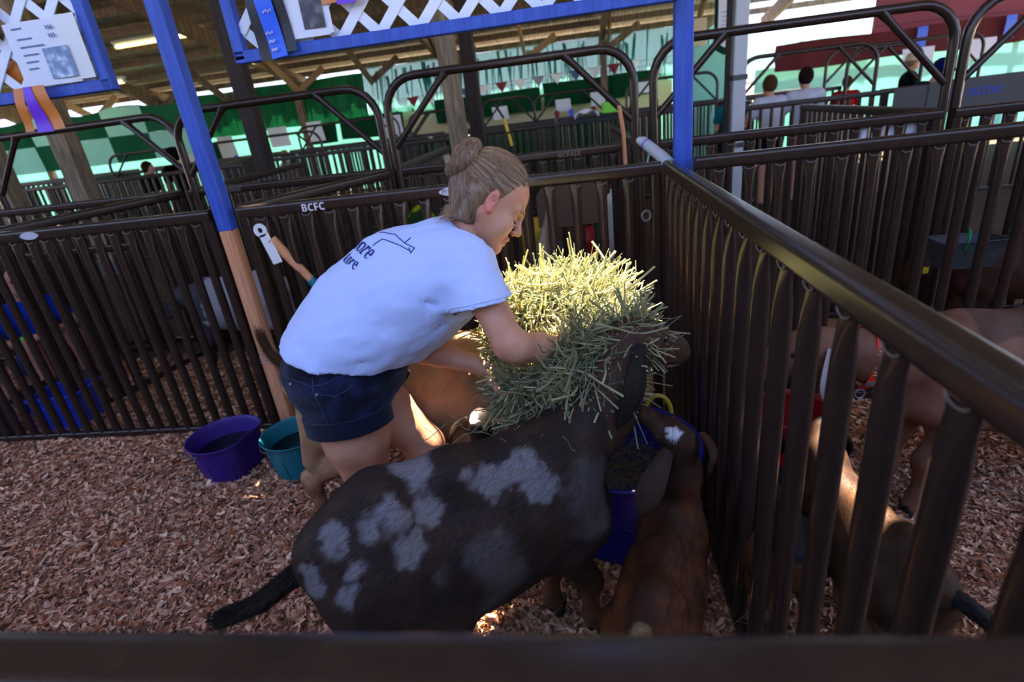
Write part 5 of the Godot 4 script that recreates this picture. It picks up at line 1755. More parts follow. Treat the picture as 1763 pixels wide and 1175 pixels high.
func goat(called: String, label: String, at: Vector3, turn: float, q: Dictionary, color: Callable, cell := 0.010) -> Node3D:
	var o := thing(called, label, "goat", at, turn, q.get("group", ""))
	var s: float = q.get("s", 1.0)
	var W: Vector3 = q.get("W", Vector3(0, 0.70, 0) * s)
	var Mi: Vector3 = q.get("M", Vector3(-0.25, 0.69, 0) * s)
	var Hp: Vector3 = q.get("H", Vector3(-0.47, 0.705, 0) * s)
	var T: Vector3 = q.get("T", Vector3(-0.63, 0.62, 0) * s)
	var fat: float = q.get("fat", 1.0)
	var B := Body.new()
	var dl := (W - Hp)
	var mid := (W + Hp) / 2
	B.ell(Vector3(mid.x - 0.02 * s, mid.y - 0.215 * s, mid.z), Vector3(0.36 * s, 0.195 * s * (0.5 + 0.5 * fat), 0.168 * s * fat), 0.06 * s)
	B.ell(W + Vector3(-0.02, -0.19, 0) * s, Vector3(0.17, 0.19, 0.12) * s, 0.06 * s)
	B.ball(W + Vector3(0.11, -0.26, 0) * s, 0.08 * s, 0.06 * s)
	B.ell(Hp + Vector3(-0.03, -0.13, 0) * s, Vector3(0.17, 0.135, 0.118) * s, 0.06 * s)
	B.chain([W, Mi, Hp, T], [0.036 * s, 0.035 * s, 0.035 * s, 0.034 * s], 0.10 * s)
	for z in [-1.0, 1.0]:
		B.ball(Hp + Vector3(0.01, -0.03, 0.085 * z) * s, 0.028 * s, 0.06 * s)
		B.ball(T + Vector3(0.01, -0.045, 0.05 * z) * s, 0.032 * s, 0.05 * s)
		B.cap(W + Vector3(-0.02, -0.06, 0.075 * z) * s, W + Vector3(0.07, -0.26, 0.10 * z) * s, 0.045 * s, 0.055 * s, 0.06 * s)
	# legs
	var hooves := []
	for z in [-1.0, 1.0]:
		var fo: Vector3 = (q["fore"][0 if z < 0 else 1] if q.has("fore") else Vector3(0.05, 0, 0)) * 1.0
		var b0 := Vector3(W.x, 0, W.z)
		var el := b0 + Vector3(0.0, 0.40, 0.088 * z) * s
		var kn := b0 + Vector3(0.05 * s + fo.x * 0.5, 0.235 * s, 0.085 * z * s + fo.z * 0.5)
		var ft := b0 + Vector3(0.03 * s + fo.x, 0.085 * s, 0.085 * z * s + fo.z)
		B.chain([el, kn, ft, ft + Vector3(0.02, -0.045, 0) * s], [0.06 * s, 0.031 * s, 0.021 * s, 0.024 * s], 0.04 * s)
		hooves.append(ft + Vector3(0.03, -0.045, 0) * s)
		var ho: Vector3 = (q["hind"][0 if z < 0 else 1] if q.has("hind") else Vector3.ZERO)
		var b1 := Vector3(Hp.x, 0, Hp.z)
		var hi := b1 + Vector3(-0.02, 0.56, 0.07 * z) * s
		var sti := b1 + Vector3(0.05, 0.39, 0.115 * z) * s
		var hk := b1 + Vector3(-0.15 * s + ho.x * 0.6, 0.27 * s, 0.10 * z * s + ho.z * 0.6)
		var hf := b1 + Vector3(-0.12 * s + ho.x, 0.085 * s, 0.10 * z * s + ho.z)
		B.chain([hi, sti], [0.105 * s, 0.078 * s], 0.06 * s)
		B.cap(hi + Vector3(-0.07, -0.04, 0.01 * z) * s, hk + Vector3(0.03, 0.09, 0) * s, 0.075 * s, 0.042 * s, 0.06 * s)
		B.chain([sti, hk, hf, hf + Vector3(0.02, -0.045, 0) * s], [0.066 * s, 0.032 * s, 0.022 * s, 0.025 * s], 0.035 * s)
		B.ball(hk + Vector3(-0.012, 0.01, 0) * s, 0.027 * s, 0.02 * s)
		hooves.append(hf + Vector3(0.03, -0.045, 0) * s)
	# neck and head
	var P: Vector3 = q["poll"]
	var Z: Vector3 = q["muzzle"]
	var nm: Vector3 = q.get("neck", (W + Vector3(0.04, -0.08, 0) * s).lerp(P, 0.5) + Vector3(0.01, -0.02, 0) * s)
	B.chain([W + Vector3(0.02, -0.11, 0) * s, nm, P + (P - nm).normalized() * -0.01 * s], [0.125 * s, 0.085 * s, 0.06 * s], 0.06 * s)
	var f := (Z - P).normalized()
	var up: Vector3 = q.get("up", Vector3.UP)
	up = (up - f * up.dot(f)).normalized()
	var sd := f.cross(up)
	var L := P.distance_to(Z) / 0.23
	var hb := Basis(f, up, sd)
	B.ell(P + f * 0.045 * L, Vector3(0.075, 0.062, 0.053) * L, 0.03 * s, hb)
	B.cap(P + f * 0.06 * L, P + f * 0.205 * L - up * 0.008 * L, 0.049 * L, 0.029 * L, 0.025 * s)
	B.cap(P + f * 0.055 * L + up * 0.03 * L, P + f * 0.175 * L + up * 0.014 * L, 0.028 * L, 0.022 * L, 0.025 * s)
	B.cap(P + f * 0.03 * L - up * 0.045 * L, P + f * 0.19 * L - up * 0.034 * L, 0.036 * L, 0.019 * L, 0.03 * s)
	for z in [-1.0, 1.0]:
		B.ell(P + f * 0.075 * L + up * 0.028 * L + sd * 0.043 * L * z, Vector3(0.022, 0.012, 0.012) * L, 0.015 * s, hb)
		B.ball(P + f * 0.222 * L + up * 0.006 * L + sd * 0.016 * L * z, 0.006 * L, 0.005, -1)
	B.cap(P + f * 0.235 * L - up * 0.027 * L, P + f * 0.15 * L - up * 0.026 * L + sd * 0.03 * L, 0.003 * L, 0.003 * L, 0.006, -1)
	B.cap(P + f * 0.235 * L - up * 0.027 * L, P + f * 0.15 * L - up * 0.026 * L - sd * 0.03 * L, 0.003 * L, 0.003 * L, 0.006, -1)
	for e in q.get("extra", []): B.cap(e[0], e[1], e[2], e[3], e[4])
	var g := Geo.new()
	var F := B.field(cell)
	Body.net(F, g, color)
	obj("body", g, M.coat, o)
	# eyes
	if q.get("eyes", true):
		var eg := Geo.new()
		for z in [-1.0, 1.0]:
			var c: Vector3 = P + f * 0.078 * L + up * 0.024 * L + sd * 0.047 * L * z
			var pr := []
			for k in 9: pr.append(Vector2(sin(PI * k / 8.0), -cos(PI * k / 8.0)) * 0.0125 * L)
			eg.lathe(pr, 12, c)
		var em: StandardMaterial3D = M.get("goat_eye") if M.has("goat_eye") else mat("goat_eye", Color(0.10, 0.06, 0.03), 0.08, 0.7)
		obj("eyes", eg, em, o)
	# ears: long drooping leaves
	var ec: Color = q.get("ear_color", Color(0.02, 0.013, 0.010))
	for e in q.get("ears", []):
		var eg := Geo.new()
		var b0: Vector3 = e[0]
		var b1: Vector3 = e[1]
		var out: Vector3 = e[2].normalized()
		var wd: float = e[3]
		var wv := (b1 - b0).cross(out).normalized()
		eg.tint = e[4] if e.size() > 4 else ec
		eg.sheet(func(a: float, b: float):
			var prof: float = pow(sin(PI * clampf(0.12 + 0.88 * b, 0, 1)), 0.7) * (0.55 + 0.65 * b) if b < 0.999 else 0.0
			var x := (a - 0.5) * 2.0
			return b0.lerp(b1, b) + out * (0.02 * sin(PI * b) + 0.012 * (1.0 - x * x) * (1.0 - 0.5 * b)) + wv * x * wd * prof, 8, 16, 0.006)
		eg.tint = Color.WHITE
		obj("ear", eg, M.coat, o)
		if q.get("hairs", 0) > 0: fur(o, eg, q["hairs"] / 14, 0.012, 0.0010, func(_p: Vector3): return (b1 - b0).normalized())
	# hooves
	var hg := Geo.new()
	for h in hooves:
		for z in [-1.0, 1.0]:
			hg.tube([h + Vector3(-0.018, -0.038, 0.011 * z) * s, h + Vector3(0.002, 0.012, 0.008 * z) * s], [0.018 * s, 0.014 * s], 9, Vector3.RIGHT)
	obj("hooves", hg, M.charcoal, o)
	# tail
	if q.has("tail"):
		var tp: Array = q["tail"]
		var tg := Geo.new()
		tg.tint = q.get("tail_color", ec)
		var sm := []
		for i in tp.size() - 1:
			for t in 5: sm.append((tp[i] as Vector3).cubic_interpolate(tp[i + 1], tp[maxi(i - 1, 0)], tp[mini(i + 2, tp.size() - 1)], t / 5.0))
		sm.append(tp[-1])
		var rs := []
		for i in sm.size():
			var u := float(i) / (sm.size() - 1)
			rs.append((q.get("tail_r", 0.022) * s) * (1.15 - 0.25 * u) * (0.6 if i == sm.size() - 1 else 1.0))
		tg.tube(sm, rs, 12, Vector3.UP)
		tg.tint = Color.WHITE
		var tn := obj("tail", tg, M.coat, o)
		if q.get("hairs", 0) > 0 or q.has("tail_hairs"):
			fur(tn, tg, q.get("tail_hairs", 1800), 0.045 * s, 0.0012, func(p: Vector3):
				var best := 0
				for i in sm.size():
					if (sm[i] as Vector3).distance_squared_to(p) < (sm[best] as Vector3).distance_squared_to(p): best = i
				return (sm[mini(best + 1, sm.size() - 1)] - sm[maxi(best - 1, 0)]).normalized())
	if q.get("hairs", 0) > 0:
		fur(o, g, q["hairs"], q.get("hair_len", 0.016), q.get("hair_w", 0.0009), func(p: Vector3):
			if p.x > W.x + 0.02 and p.y > W.y - 0.12 * s: return Vector3(-0.5, -0.7, 0)
			if p.y < 0.42 * s: return Vector3(-0.15, -1, 0)
			return Vector3(-1.0, -0.45, 0))
	o.set_meta("field_lo", F.lo)
	o.remove_meta("field_lo")
	return o

func collar(o: Node3D, c: Vector3, axis: Vector3, r: Vector2, wid: float, m: Material, called := "collar") -> Node3D:
	var g := Geo.new()
	var n := axis.normalized()
	var u := n.cross(Vector3.BACK).normalized()
	if absf(n.dot(Vector3.BACK)) > 0.9: u = n.cross(Vector3.UP).normalized()
	var w := n.cross(u)
	g.sheet(func(a: float, b: float):
		var an := TAU * a
		return c + u * cos(an) * r.x + w * sin(an) * r.y + n * (b - 0.5) * wid, 40, 2, 0.003)
	return obj(called, g, m, o)

func build_animals() -> void:
	var nz := FastNoiseLite.new()
	nz.frequency = 9.0
	nz.fractal_octaves = 3
	var fine := FastNoiseLite.new()
	fine.frequency = 60.0
	# ---- the spotted doe
	var dark := lin(0.165, 0.120, 0.098)
	var mid := lin(0.24, 0.170, 0.132)
	var roan := lin(0.50, 0.475, 0.475)
	var tan_ := lin(0.48, 0.33, 0.22)
	var spots := [[-0.335, 0.74, 0.00, 0.058], [-0.385, 0.735, 0.0, 0.03], [-0.222, 0.725, 0.055, 0.026], [-0.168, 0.705, 0.082, 0.042], [-0.09, 0.695, 0.065, 0.05], [-0.06, 0.655, 0.10, 0.045], [0.0, 0.64, 0.10, 0.03],
		[-0.425, 0.705, 0.075, 0.052], [-0.40, 0.655, 0.12, 0.04], [-0.335, 0.70, 0.09, 0.038], [-0.54, 0.70, 0.06, 0.032], [-0.61, 0.635, 0.085, 0.036], [-0.62, 0.60, 0.07, 0.026], [-0.516, 0.65, 0.12, 0.018], [-0.545, 0.605, 0.13, 0.022], [-0.47, 0.40, 0.14, 0.034]]
	var faint := [[-0.228, 0.571, 0.167, 0.06], [-0.20, 0.50, 0.17, 0.05], [-0.245, 0.44, 0.165, 0.035], [0.05, 0.60, 0.09, 0.09], [0.06, 0.53, 0.11, 0.07], [-0.356, 0.578, 0.163, 0.016]]
	var doe_col := func(p: Vector3, n: Vector3):
		var q := p + Vector3(nz.get_noise_3dv(p * 2.2), nz.get_noise_3dv(p * 2.2 + Vector3(7, 0, 0)), nz.get_noise_3dv(p * 2.2 + Vector3(0, 7, 0))) * 0.026
		var c := dark.lerp(mid, clampf(0.35 + nz.get_noise_3dv(p), 0, 1))
		if p.x > 0.14 and p.y > 0.66: c = c.lerp(lin(0.33, 0.225, 0.165), 0.75)
		if p.y < 0.36: c = c.lerp(tan_, clampf((0.36 - p.y) * 3.0, 0, 0.55))
		var w := 0.0
		for s in spots:
			var d: float = q.distance_to(Vector3(s[0], s[1], s[2]))
			w = maxf(w, clampf((s[3] - d) / 0.012 + 0.5, 0, 1))
		for s in faint:
			var d: float = q.distance_to(Vector3(s[0], s[1], s[2]))
			w = maxf(w, 0.45 * clampf((s[3] - d) / 0.03 + 0.5, 0, 1) * (0.6 + 0.4 * fine.get_noise_3dv(p)))
		return c.lerp(roan, w * 0.85)
	var doe := goat("goat", "large dark brown doe with grey spots, her head raised into the hay", Vector3(-0.53, 0, 1.27), 0.555, {
		"W": Vector3(0.0, 0.715, 0), "M": Vector3(-0.25, 0.712, 0), "H": Vector3(-0.43, 0.725, 0), "T": Vector3(-0.565, 0.635, 0), "fat": 1.03,
		"neck": Vector3(0.19, 0.745, 0.01), "poll": Vector3(0.275, 0.925, 0.025), "muzzle": Vector3(0.462, 0.838, 0.035), "up": Vector3(0.4, 0.9, 0),
		"ears": [[Vector3(0.265, 0.925, 0.075), Vector3(0.16, 0.745, 0.118), Vector3(0.1, 0.1, 1), 0.042], [Vector3(0.265, 0.925, -0.035), Vector3(0.20, 0.76, -0.10), Vector3(0.1, 0.1, -1), 0.042]],
		"fore": [Vector3(-0.02, 0, 0.02), Vector3(0.05, 0, -0.03)], "hind": [Vector3(0.08, 0, -0.03), Vector3(0.03, 0, 0.0)],
		"tail": [Vector3(-0.57, 0.625, 0.0), Vector3(-0.65, 0.57, -0.035), Vector3(-0.74, 0.495, -0.085), Vector3(-0.84, 0.447, -0.14)], "tail_r": 0.021, "tail_color": lin(0.10, 0.075, 0.065), "tail_hairs": 5000,
		"hairs": 60000, "hair_len": 0.015, "hair_w": 0.0009, "ear_color": lin(0.13, 0.095, 0.08)}, doe_col, 0.009)
	collar(doe, Vector3(0.15, 0.70, 0.0), Vector3(0.62, 0.75, 0), Vector2(0.108, 0.092), 0.026, M.green_mid)
	# ---- reddish kid in front of the blue tub, seen from behind
	var kid_col := func(p: Vector3, n: Vector3):
		var c := lin(0.25, 0.135, 0.075).lerp(lin(0.40, 0.22, 0.115), clampf(0.5 + nz.get_noise_3dv(p * 1.5), 0, 1))
		var spine := clampf(1.0 - absf(p.z + 0.01 * nz.get_noise_3dv(p * 3.0)) / 0.055, 0, 1) * clampf((p.y - 0.38) / 0.05, 0, 1)
		c = c.lerp(lin(0.16, 0.10, 0.07), spine * 0.8)
		if p.y > 0.56: c = c.lerp(lin(0.22, 0.15, 0.115), 0.7)
		if p.distance_to(Vector3(-0.045, 0.728, 0.012) + Vector3(0.01, 0.01, 0.01) * nz.get_noise_3dv(p * 6.0)) < 0.021: c = lin(0.80, 0.78, 0.78)
		if p.distance_to(Vector3(-0.40, 0.35, 0.0)) < 0.055: c = c.lerp(lin(0.80, 0.66, 0.48), 0.5)
		return c
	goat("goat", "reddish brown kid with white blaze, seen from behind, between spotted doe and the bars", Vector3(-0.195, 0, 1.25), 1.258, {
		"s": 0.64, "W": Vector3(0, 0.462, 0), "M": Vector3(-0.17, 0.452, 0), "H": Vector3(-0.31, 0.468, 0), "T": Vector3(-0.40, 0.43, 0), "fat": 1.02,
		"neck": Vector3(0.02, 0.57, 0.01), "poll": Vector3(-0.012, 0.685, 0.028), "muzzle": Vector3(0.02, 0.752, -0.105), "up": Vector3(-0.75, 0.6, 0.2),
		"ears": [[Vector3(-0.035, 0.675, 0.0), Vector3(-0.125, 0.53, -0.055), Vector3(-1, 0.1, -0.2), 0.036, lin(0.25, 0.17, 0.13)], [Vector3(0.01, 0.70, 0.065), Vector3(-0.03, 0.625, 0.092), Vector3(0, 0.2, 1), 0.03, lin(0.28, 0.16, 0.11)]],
		"tail": [Vector3(-0.395, 0.445, 0), Vector3(-0.425, 0.475, 0.0), Vector3(-0.455, 0.47, 0), Vector3(-0.475, 0.43, 0)], "tail_r": 0.028, "tail_color": lin(0.82, 0.70, 0.54), "tail_hairs": 2600,  # cream tail colour stands in for sunlight glowing through the fur
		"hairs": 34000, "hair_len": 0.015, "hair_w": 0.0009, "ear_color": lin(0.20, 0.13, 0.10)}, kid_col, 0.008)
	# ---- tan doe behind the girl
	var tan_col := func(p: Vector3, n: Vector3):
		var c := lin(0.58, 0.42, 0.29).lerp(lin(0.70, 0.54, 0.39), clampf(0.5 + nz.get_noise_3dv(p), 0, 1))
		if p.y < 0.30 and p.x < -0.5: c = c.lerp(lin(0.34, 0.18, 0.10), clampf(0.3 + 2.0 * nz.get_noise_3dv(p * 1.6), 0, 0.6))
		if p.x > 0.70: c = c.lerp(lin(0.80, 0.77, 0.74), 0.6)
		if p.x < -0.70 and p.y > 0.5 and absf(p.z) < 0.04: c = c.lerp(lin(0.85, 0.74, 0.62), 0.6)
		return c
	goat("goat", "tan doe behind the girl, short dark tail raised and muzzle at the bars", Vector3(-0.825, 0, 0.70), 0.0, {
		"W": Vector3(0, 0.745, 0), "M": Vector3(-0.27, 0.735, 0), "H": Vector3(-0.49, 0.765, 0), "T": Vector3(-0.66, 0.695, 0.02), "fat": 1.0,
		"neck": Vector3(0.30, 0.74, 0), "poll": Vector3(0.50, 0.745, 0.0), "muzzle": Vector3(0.77, 0.655, 0.0), "up": Vector3(0.2, 1, 0),
		"ears": [[Vector3(0.53, 0.75, 0.06), Vector3(0.50, 0.58, 0.12), Vector3(0, 0, 1), 0.04], [Vector3(0.53, 0.75, -0.06), Vector3(0.50, 0.58, -0.12), Vector3(0, 0, -1), 0.04]],
		"hind": [Vector3(0.03, 0, -0.02), Vector3(-0.03, 0, 0.03)],
		"extra": [[Vector3(-0.15, 0.56, 0), Vector3(-0.45, 0.58, 0), 0.16, 0.15, 0.06]],
		"tail": [Vector3(-0.65, 0.715, 0.02), Vector3(-0.69, 0.73, 0.03), Vector3(-0.725, 0.775, 0.03), Vector3(-0.74, 0.85, 0.03)], "tail_r": 0.015, "tail_color": lin(0.34, 0.23, 0.15), "tail_hairs": 900,
		"hairs": 26000, "hair_len": 0.014, "hair_w": 0.0011, "ear_color": lin(0.60, 0.42, 0.28)}, tan_col, 0.011)
	# ---- dark kid with floppy ears under the hay
	var dk_col := func(p: Vector3, n: Vector3):
		var c := lin(0.10, 0.08, 0.075).lerp(lin(0.20, 0.14, 0.11), clampf(0.5 + nz.get_noise_3dv(p * 1.5), 0, 1))
		if p.distance_to(Vector3(0.075, 0.595, 0.035) + Vector3(0.012, 0.01, 0.012) * nz.get_noise_3dv(p * 6.0)) < 0.026: c = lin(0.74, 0.74, 0.78)
		return c
	goat("goat", "dark brown kid with long floppy ears and white head patch, half under the hay", Vector3(-0.735, 0, 0.88), -1.75, {
		"s": 0.52, "W": Vector3(0, 0.40, 0), "H": Vector3(-0.22, 0.40, 0), "M": Vector3(-0.12, 0.39, 0), "T": Vector3(-0.29, 0.37, 0),
		"poll": Vector3(0.04, 0.575, 0.02), "muzzle": Vector3(0.115, 0.455, 0.02), "up": Vector3(0.7, 0.7, 0),
		"ears": [[Vector3(0.045, 0.565, 0.062), Vector3(0.055, 0.47, 0.135), Vector3(0.3, 0.4, 0.8), 0.026, lin(0.30, 0.22, 0.17)], [Vector3(0.045, 0.565, -0.025), Vector3(0.055, 0.455, -0.06), Vector3(0.3, 0.3, -0.8), 0.026, lin(0.24, 0.19, 0.17)]],
		"hairs": 5000, "hair_len": 0.012}, dk_col, 0.009)
	# ---- right pen: tan goat with an orange collar
	var tg := goat("goat", "reddish tan goat with an orange lettered collar standing in the right pen", Vector3(0.80, 0, 0.70), PI, {
		"W": Vector3(0, 0.70, 0), "fat": 0.95, "neck": Vector3(0.24, 0.60, 0), "poll": Vector3(0.42, 0.66, 0.0), "muzzle": Vector3(0.66, 0.56, 0.02), "up": Vector3(0.2, 1, 0),
		"ears": [[Vector3(0.41, 0.67, 0.06), Vector3(0.43, 0.50, 0.11), Vector3(0, 0, 1), 0.036], [Vector3(0.41, 0.67, -0.06), Vector3(0.43, 0.50, -0.11), Vector3(0, 0, -1), 0.036, lin(0.72, 0.66, 0.62)]],
		"tail": [Vector3(-0.63, 0.61, 0), Vector3(-0.69, 0.59, 0), Vector3(-0.74, 0.52, 0)],
		"hairs": 9000, "hair_len": 0.013, "ear_color": lin(0.46, 0.30, 0.20)}, func(p: Vector3, _n: Vector3):
			var c := lin(0.40, 0.255, 0.185).lerp(lin(0.50, 0.345, 0.26), clampf(0.5 + nz.get_noise_3dv(p), 0, 1))
			return c.lerp(lin(0.22, 0.16, 0.13), 0.6) if p.y > 0.675 and p.x < 0.0 else c, 0.012)
	var cm := mat("collar_orange", Color(0.78, 0.17, 0.06), 0.7)
	var oc := Node3D.new()
	oc.name = "collar"
	tg.add_child(oc, true)
	var cb := Geo.new()
	var cc := Vector3(0.275, 0.60, 0.0)
	var ca := Vector3(0.95, 0.16, 0.0).normalized()
	var cu := Vector3(-0.16, 0.95, 0.0).normalized()
	var ring := func(an: float, off: float, b: float) -> Vector3: return cc + cu * cos(an) * (0.112 + off) + Vector3(0, 0, 1) * sin(an) * (0.088 + off) + ca * (b - 0.5) * 0.028
	cb.sheet(func(a: float, b: float): return ring.call(TAU * a, 0.0, b), 48, 2, 0.003)
	obj("strap", cb, cm, oc)
	# hand-drawn letters running down the strap on the side facing the camera
	var strokes := {"L": [[0, 0, 0, 1], [0, 0, 0.7, 0]], "I": [[0.35, 0, 0.35, 1]], "V": [[0, 1, 0.35, 0], [0.35, 0, 0.7, 1]], "O": [[0.1, 0, 0.7, 0.1], [0.7, 0.1, 0.6, 1], [0.6, 1, 0, 0.9], [0, 0.9, 0.1, 0]], "N": [[0, 0, 0, 1], [0, 1, 0.7, 0], [0.7, 0, 0.7, 1]]}
	var lg := Geo.new()
	var k := 0
	for ch in ["L", "I", "V", "I", "O", "N"]:
		for s in strokes[ch]:
			# the strap hangs, so letters read from the top of the neck down; z < 0 faces the camera after the half turn
			var pts := []
			for t in 5:
				var u: float = lerpf(s[0], s[2], t / 4.0)
				var v: float = lerpf(s[1], s[3], t / 4.0)
				pts.append(ring.call(-(0.62 + 0.21 * k + 0.16 * u), 0.003, 0.18 + 0.64 * v))
			lg.tube(pts, 0.0016, 4)
		k += 1
	obj("collar_letters", lg, mat("letter_tan", Color(0.82, 0.66, 0.42), 0.8), oc)
	var tg2 := Geo.new()
	tg2.sheet(func(a: float, b: float): return ring.call(-(2.02 + 0.2 * a), 0.004, b), 4, 2, 0.003)
	obj("collar_tag", tg2, M.galvanised, oc)
	var rg := Geo.new()
	var rp := []
	for j in 17:
		var an := TAU * j / 16.0
		rp.append(ring.call(-2.72, 0.016, 0.5) + Vector3(cos(an) * 0.016, sin(an) * 0.016, 0))
	rg.tube(rp, 0.0022, 6, Vector3.UP, null, false)
	obj("collar_ring", rg, M.galvanised, oc)
	# ---- dark goat at the lower right, sun on its back
	goat("goat", "dark brown goat with a long tail in the right pen, nearest the camera", Vector3(0.275, 0, 1.15), 1.77, {
		"s": 0.63, "W": Vector3(0, 0.445, 0), "H": Vector3(-0.24, 0.455, 0), "M": Vector3(-0.12, 0.445, 0), "T": Vector3(-0.345, 0.42, 0), "poll": Vector3(0.18, 0.50, 0.06), "muzzle": Vector3(0.27, 0.38, 0.12),
		"ears": [[Vector3(0.17, 0.50, 0.10), Vector3(0.17, 0.39, 0.14), Vector3(0, 0, 1), 0.026], [Vector3(0.17, 0.51, 0.0), Vector3(0.17, 0.40, -0.03), Vector3(0, 0, -1), 0.026]],
		"tail": [Vector3(-0.345, 0.42, 0.0), Vector3(-0.39, 0.395, 0.04), Vector3(-0.445, 0.33, 0.11), Vector3(-0.49, 0.26, 0.19)], "tail_r": 0.026, "tail_hairs": 1500, "tail_color": lin(0.10, 0.075, 0.06),
		"hairs": 14000, "hair_len": 0.014}, func(p: Vector3, _n: Vector3):
			var c := lin(0.19, 0.125, 0.085).lerp(lin(0.30, 0.20, 0.13), clampf(0.5 + nz.get_noise_3dv(p * 1.4), 0, 1))
			return c.lerp(lin(0.55, 0.40, 0.28), 0.5) if p.y < 0.28 and p.x < -0.15 else c, 0.009)
	goat("goat", "black goat with a brown rump close behind the bars in the right pen", Vector3(0.108, 0, 1.02), 1.52, {
		"s": 0.58, "W": Vector3(0, 0.41, 0), "H": Vector3(-0.24, 0.41, 0), "M": Vector3(-0.13, 0.40, 0), "T": Vector3(-0.32, 0.38, 0), "poll": Vector3(0.16, 0.45, 0.03), "muzzle": Vector3(0.26, 0.33, 0.03), "fat": 0.82,
		"ears": [[Vector3(0.15, 0.45, 0.07), Vector3(0.16, 0.34, 0.10), Vector3(0, 0, 1), 0.026]],
		"hairs": 5000, "hair_len": 0.013}, func(p: Vector3, _n: Vector3):
			var c := lin(0.07, 0.062, 0.065).lerp(lin(0.12, 0.10, 0.10), clampf(0.5 + nz.get_noise_3dv(p * 1.4), 0, 1))
			return c.lerp(lin(0.38, 0.23, 0.13), 0.8) if p.x < -0.24 and p.y < 0.38 else c, 0.010)
	# ---- goat with ear tag lying beyond the right fence
	var tagged := goat("goat", "red brown goat with a yellow ear tag beyond the right fence, under the grey trough", Vector3(1.75, 0, -0.62), PI, {
		"s": 0.8, "poll": Vector3(0.24, 0.52, 0.05), "muzzle": Vector3(0.36, 0.34, 0.10),
		"ears": [[Vector3(0.24, 0.53, 0.0), Vector3(0.36, 0.49, -0.10), Vector3(0.2, 0.6, -1), 0.03], [Vector3(0.22, 0.53, 0.10), Vector3(0.22, 0.44, 0.17), Vector3(0, 0, 1), 0.03]],
		"ear_color": lin(0.24, 0.14, 0.10)}, func(p: Vector3, _n: Vector3): return lin(0.20, 0.12, 0.09).lerp(lin(0.32, 0.19, 0.13), clampf(0.5 + nz.get_noise_3dv(p * 1.4), 0, 1)), 0.014)
	var eg := Geo.new()
	eg.box(Vector3(0.35, 0.47, -0.10), Vector3(0.028, 0.04, 0.006), 0.002)
	obj("ear_tag", eg, M.yellow, tagged)
	# ---- white and grey goat in the left pen
	goat("goat", "white goat with grey head and dark feet in the pen behind the left blue post", Vector3(-3.02, 0, -1.0), PI + 0.08, {
		"s": 0.88, "fat": 1.12, "poll": Vector3(0.22, 0.56, 0), "muzzle": Vector3(0.36, 0.40, 0.0),
		"ears": [[Vector3(0.21, 0.56, 0.05), Vector3(0.22, 0.46, 0.11), Vector3(0, 0, 1), 0.03], [Vector3(0.21, 0.56, -0.05), Vector3(0.22, 0.46, -0.11), Vector3(0, 0, -1), 0.03, lin(0.4, 0.4, 0.42)]],
		"ear_color": lin(0.34, 0.32, 0.33), "hairs": 9000, "hair_len": 0.02}, func(p: Vector3, _n: Vector3):
			var c := lin(0.64, 0.62, 0.62)
			if p.x > 0.0 + 0.06 * nz.get_noise_3dv(p * 1.2): c = lin(0.30, 0.27, 0.28)
			if p.y < 0.19 + 0.05 * nz.get_noise_3dv(p * 2.0): c = c.lerp(lin(0.10, 0.09, 0.09), 0.8)
			return c, 0.014)

# ---------------------------------------------------------------- tubs, tools and odds and ends
func tub(label: String, at: Vector3, m: Material, r: float, h: float, flat_at: float, water: bool, handle := true) -> Node3D:
	# a flat-backed rubber feed tub with a rolled rim, a bail handle and moulded ribs
	var o := thing("feed_tub", label, "tub", at)
	var rad := func(an: float, rr: float) -> float:
		var dfl := cos(an - flat_at)
		return minf(rr, rr * 0.80 / maxf(dfl, 0.001)) if dfl > 0.0 else rr
	var g := Geo.new()
	var prof := [[0.72, 0.0], [0.76, 0.012], [0.90, 0.72], [0.94, 0.90], [0.99, 0.955], [1.015, 1.0], [0.985, 1.01], [0.955, 0.985], [0.92, 0.90], [0.87, 0.70], [0.73, 0.06], [0.0, 0.05]]
	var m2 := prof.size() - 1
	g.sheet(func(a: float, b: float):
		var t: float = b * m2
		var i := mini(int(t), m2 - 1)
		var pr := lerpf(prof[i][0], prof[i + 1][0], t - i)
		var ph := lerpf(prof[i][1], prof[i + 1][1], t - i)
		var an: float = TAU * a
		var rr: float = rad.call(an, r * pr)
		return Vector3(cos(an) * rr, ph * h, sin(an) * rr), 56, m2 * 2)
	obj("shell", g, m, o)
	g = Geo.new()
	for k in 9:
		var an := TAU * k / 9.0 + 0.3
		var r0: float = rad.call(an, r * 0.765)
		var r1: float = rad.call(an, r * 0.875)
		var d := Vector3(cos(an), 0, sin(an))
		g.tube([d * (r0 + 0.001) + Vector3(0, h * 0.06, 0), d * (r1 + 0.001) + Vector3(0, h * 0.6, 0)], 0.004, 6)
	obj("moulded_rib", g, m, o)
	if water:
		g = Geo.new()
		g.sheet(func(a: float, b: float):
			var an: float = TAU * a
			var rr: float = rad.call(an, r * 0.85) * b
			return Vector3(cos(an) * rr, h * 0.62, sin(an) * rr), 40, 4)
		obj("water_surface", g, M.water, o)
	if handle:
		g = Geo.new()
		var pts := []
		var hd := flat_at + PI
		for k in 19:
			var an := hd + lerpf(-PI / 2, PI / 2, k / 18.0)
			var rr: float = r * 1.04
			pts.append(Vector3(cos(an) * rr, h * (0.93 - 0.12 * cos(an - hd)), sin(an) * rr))
		g.tube(pts, 0.0035, 6)
		obj("bail_handle", g, M.grey_metal, o)
	return o

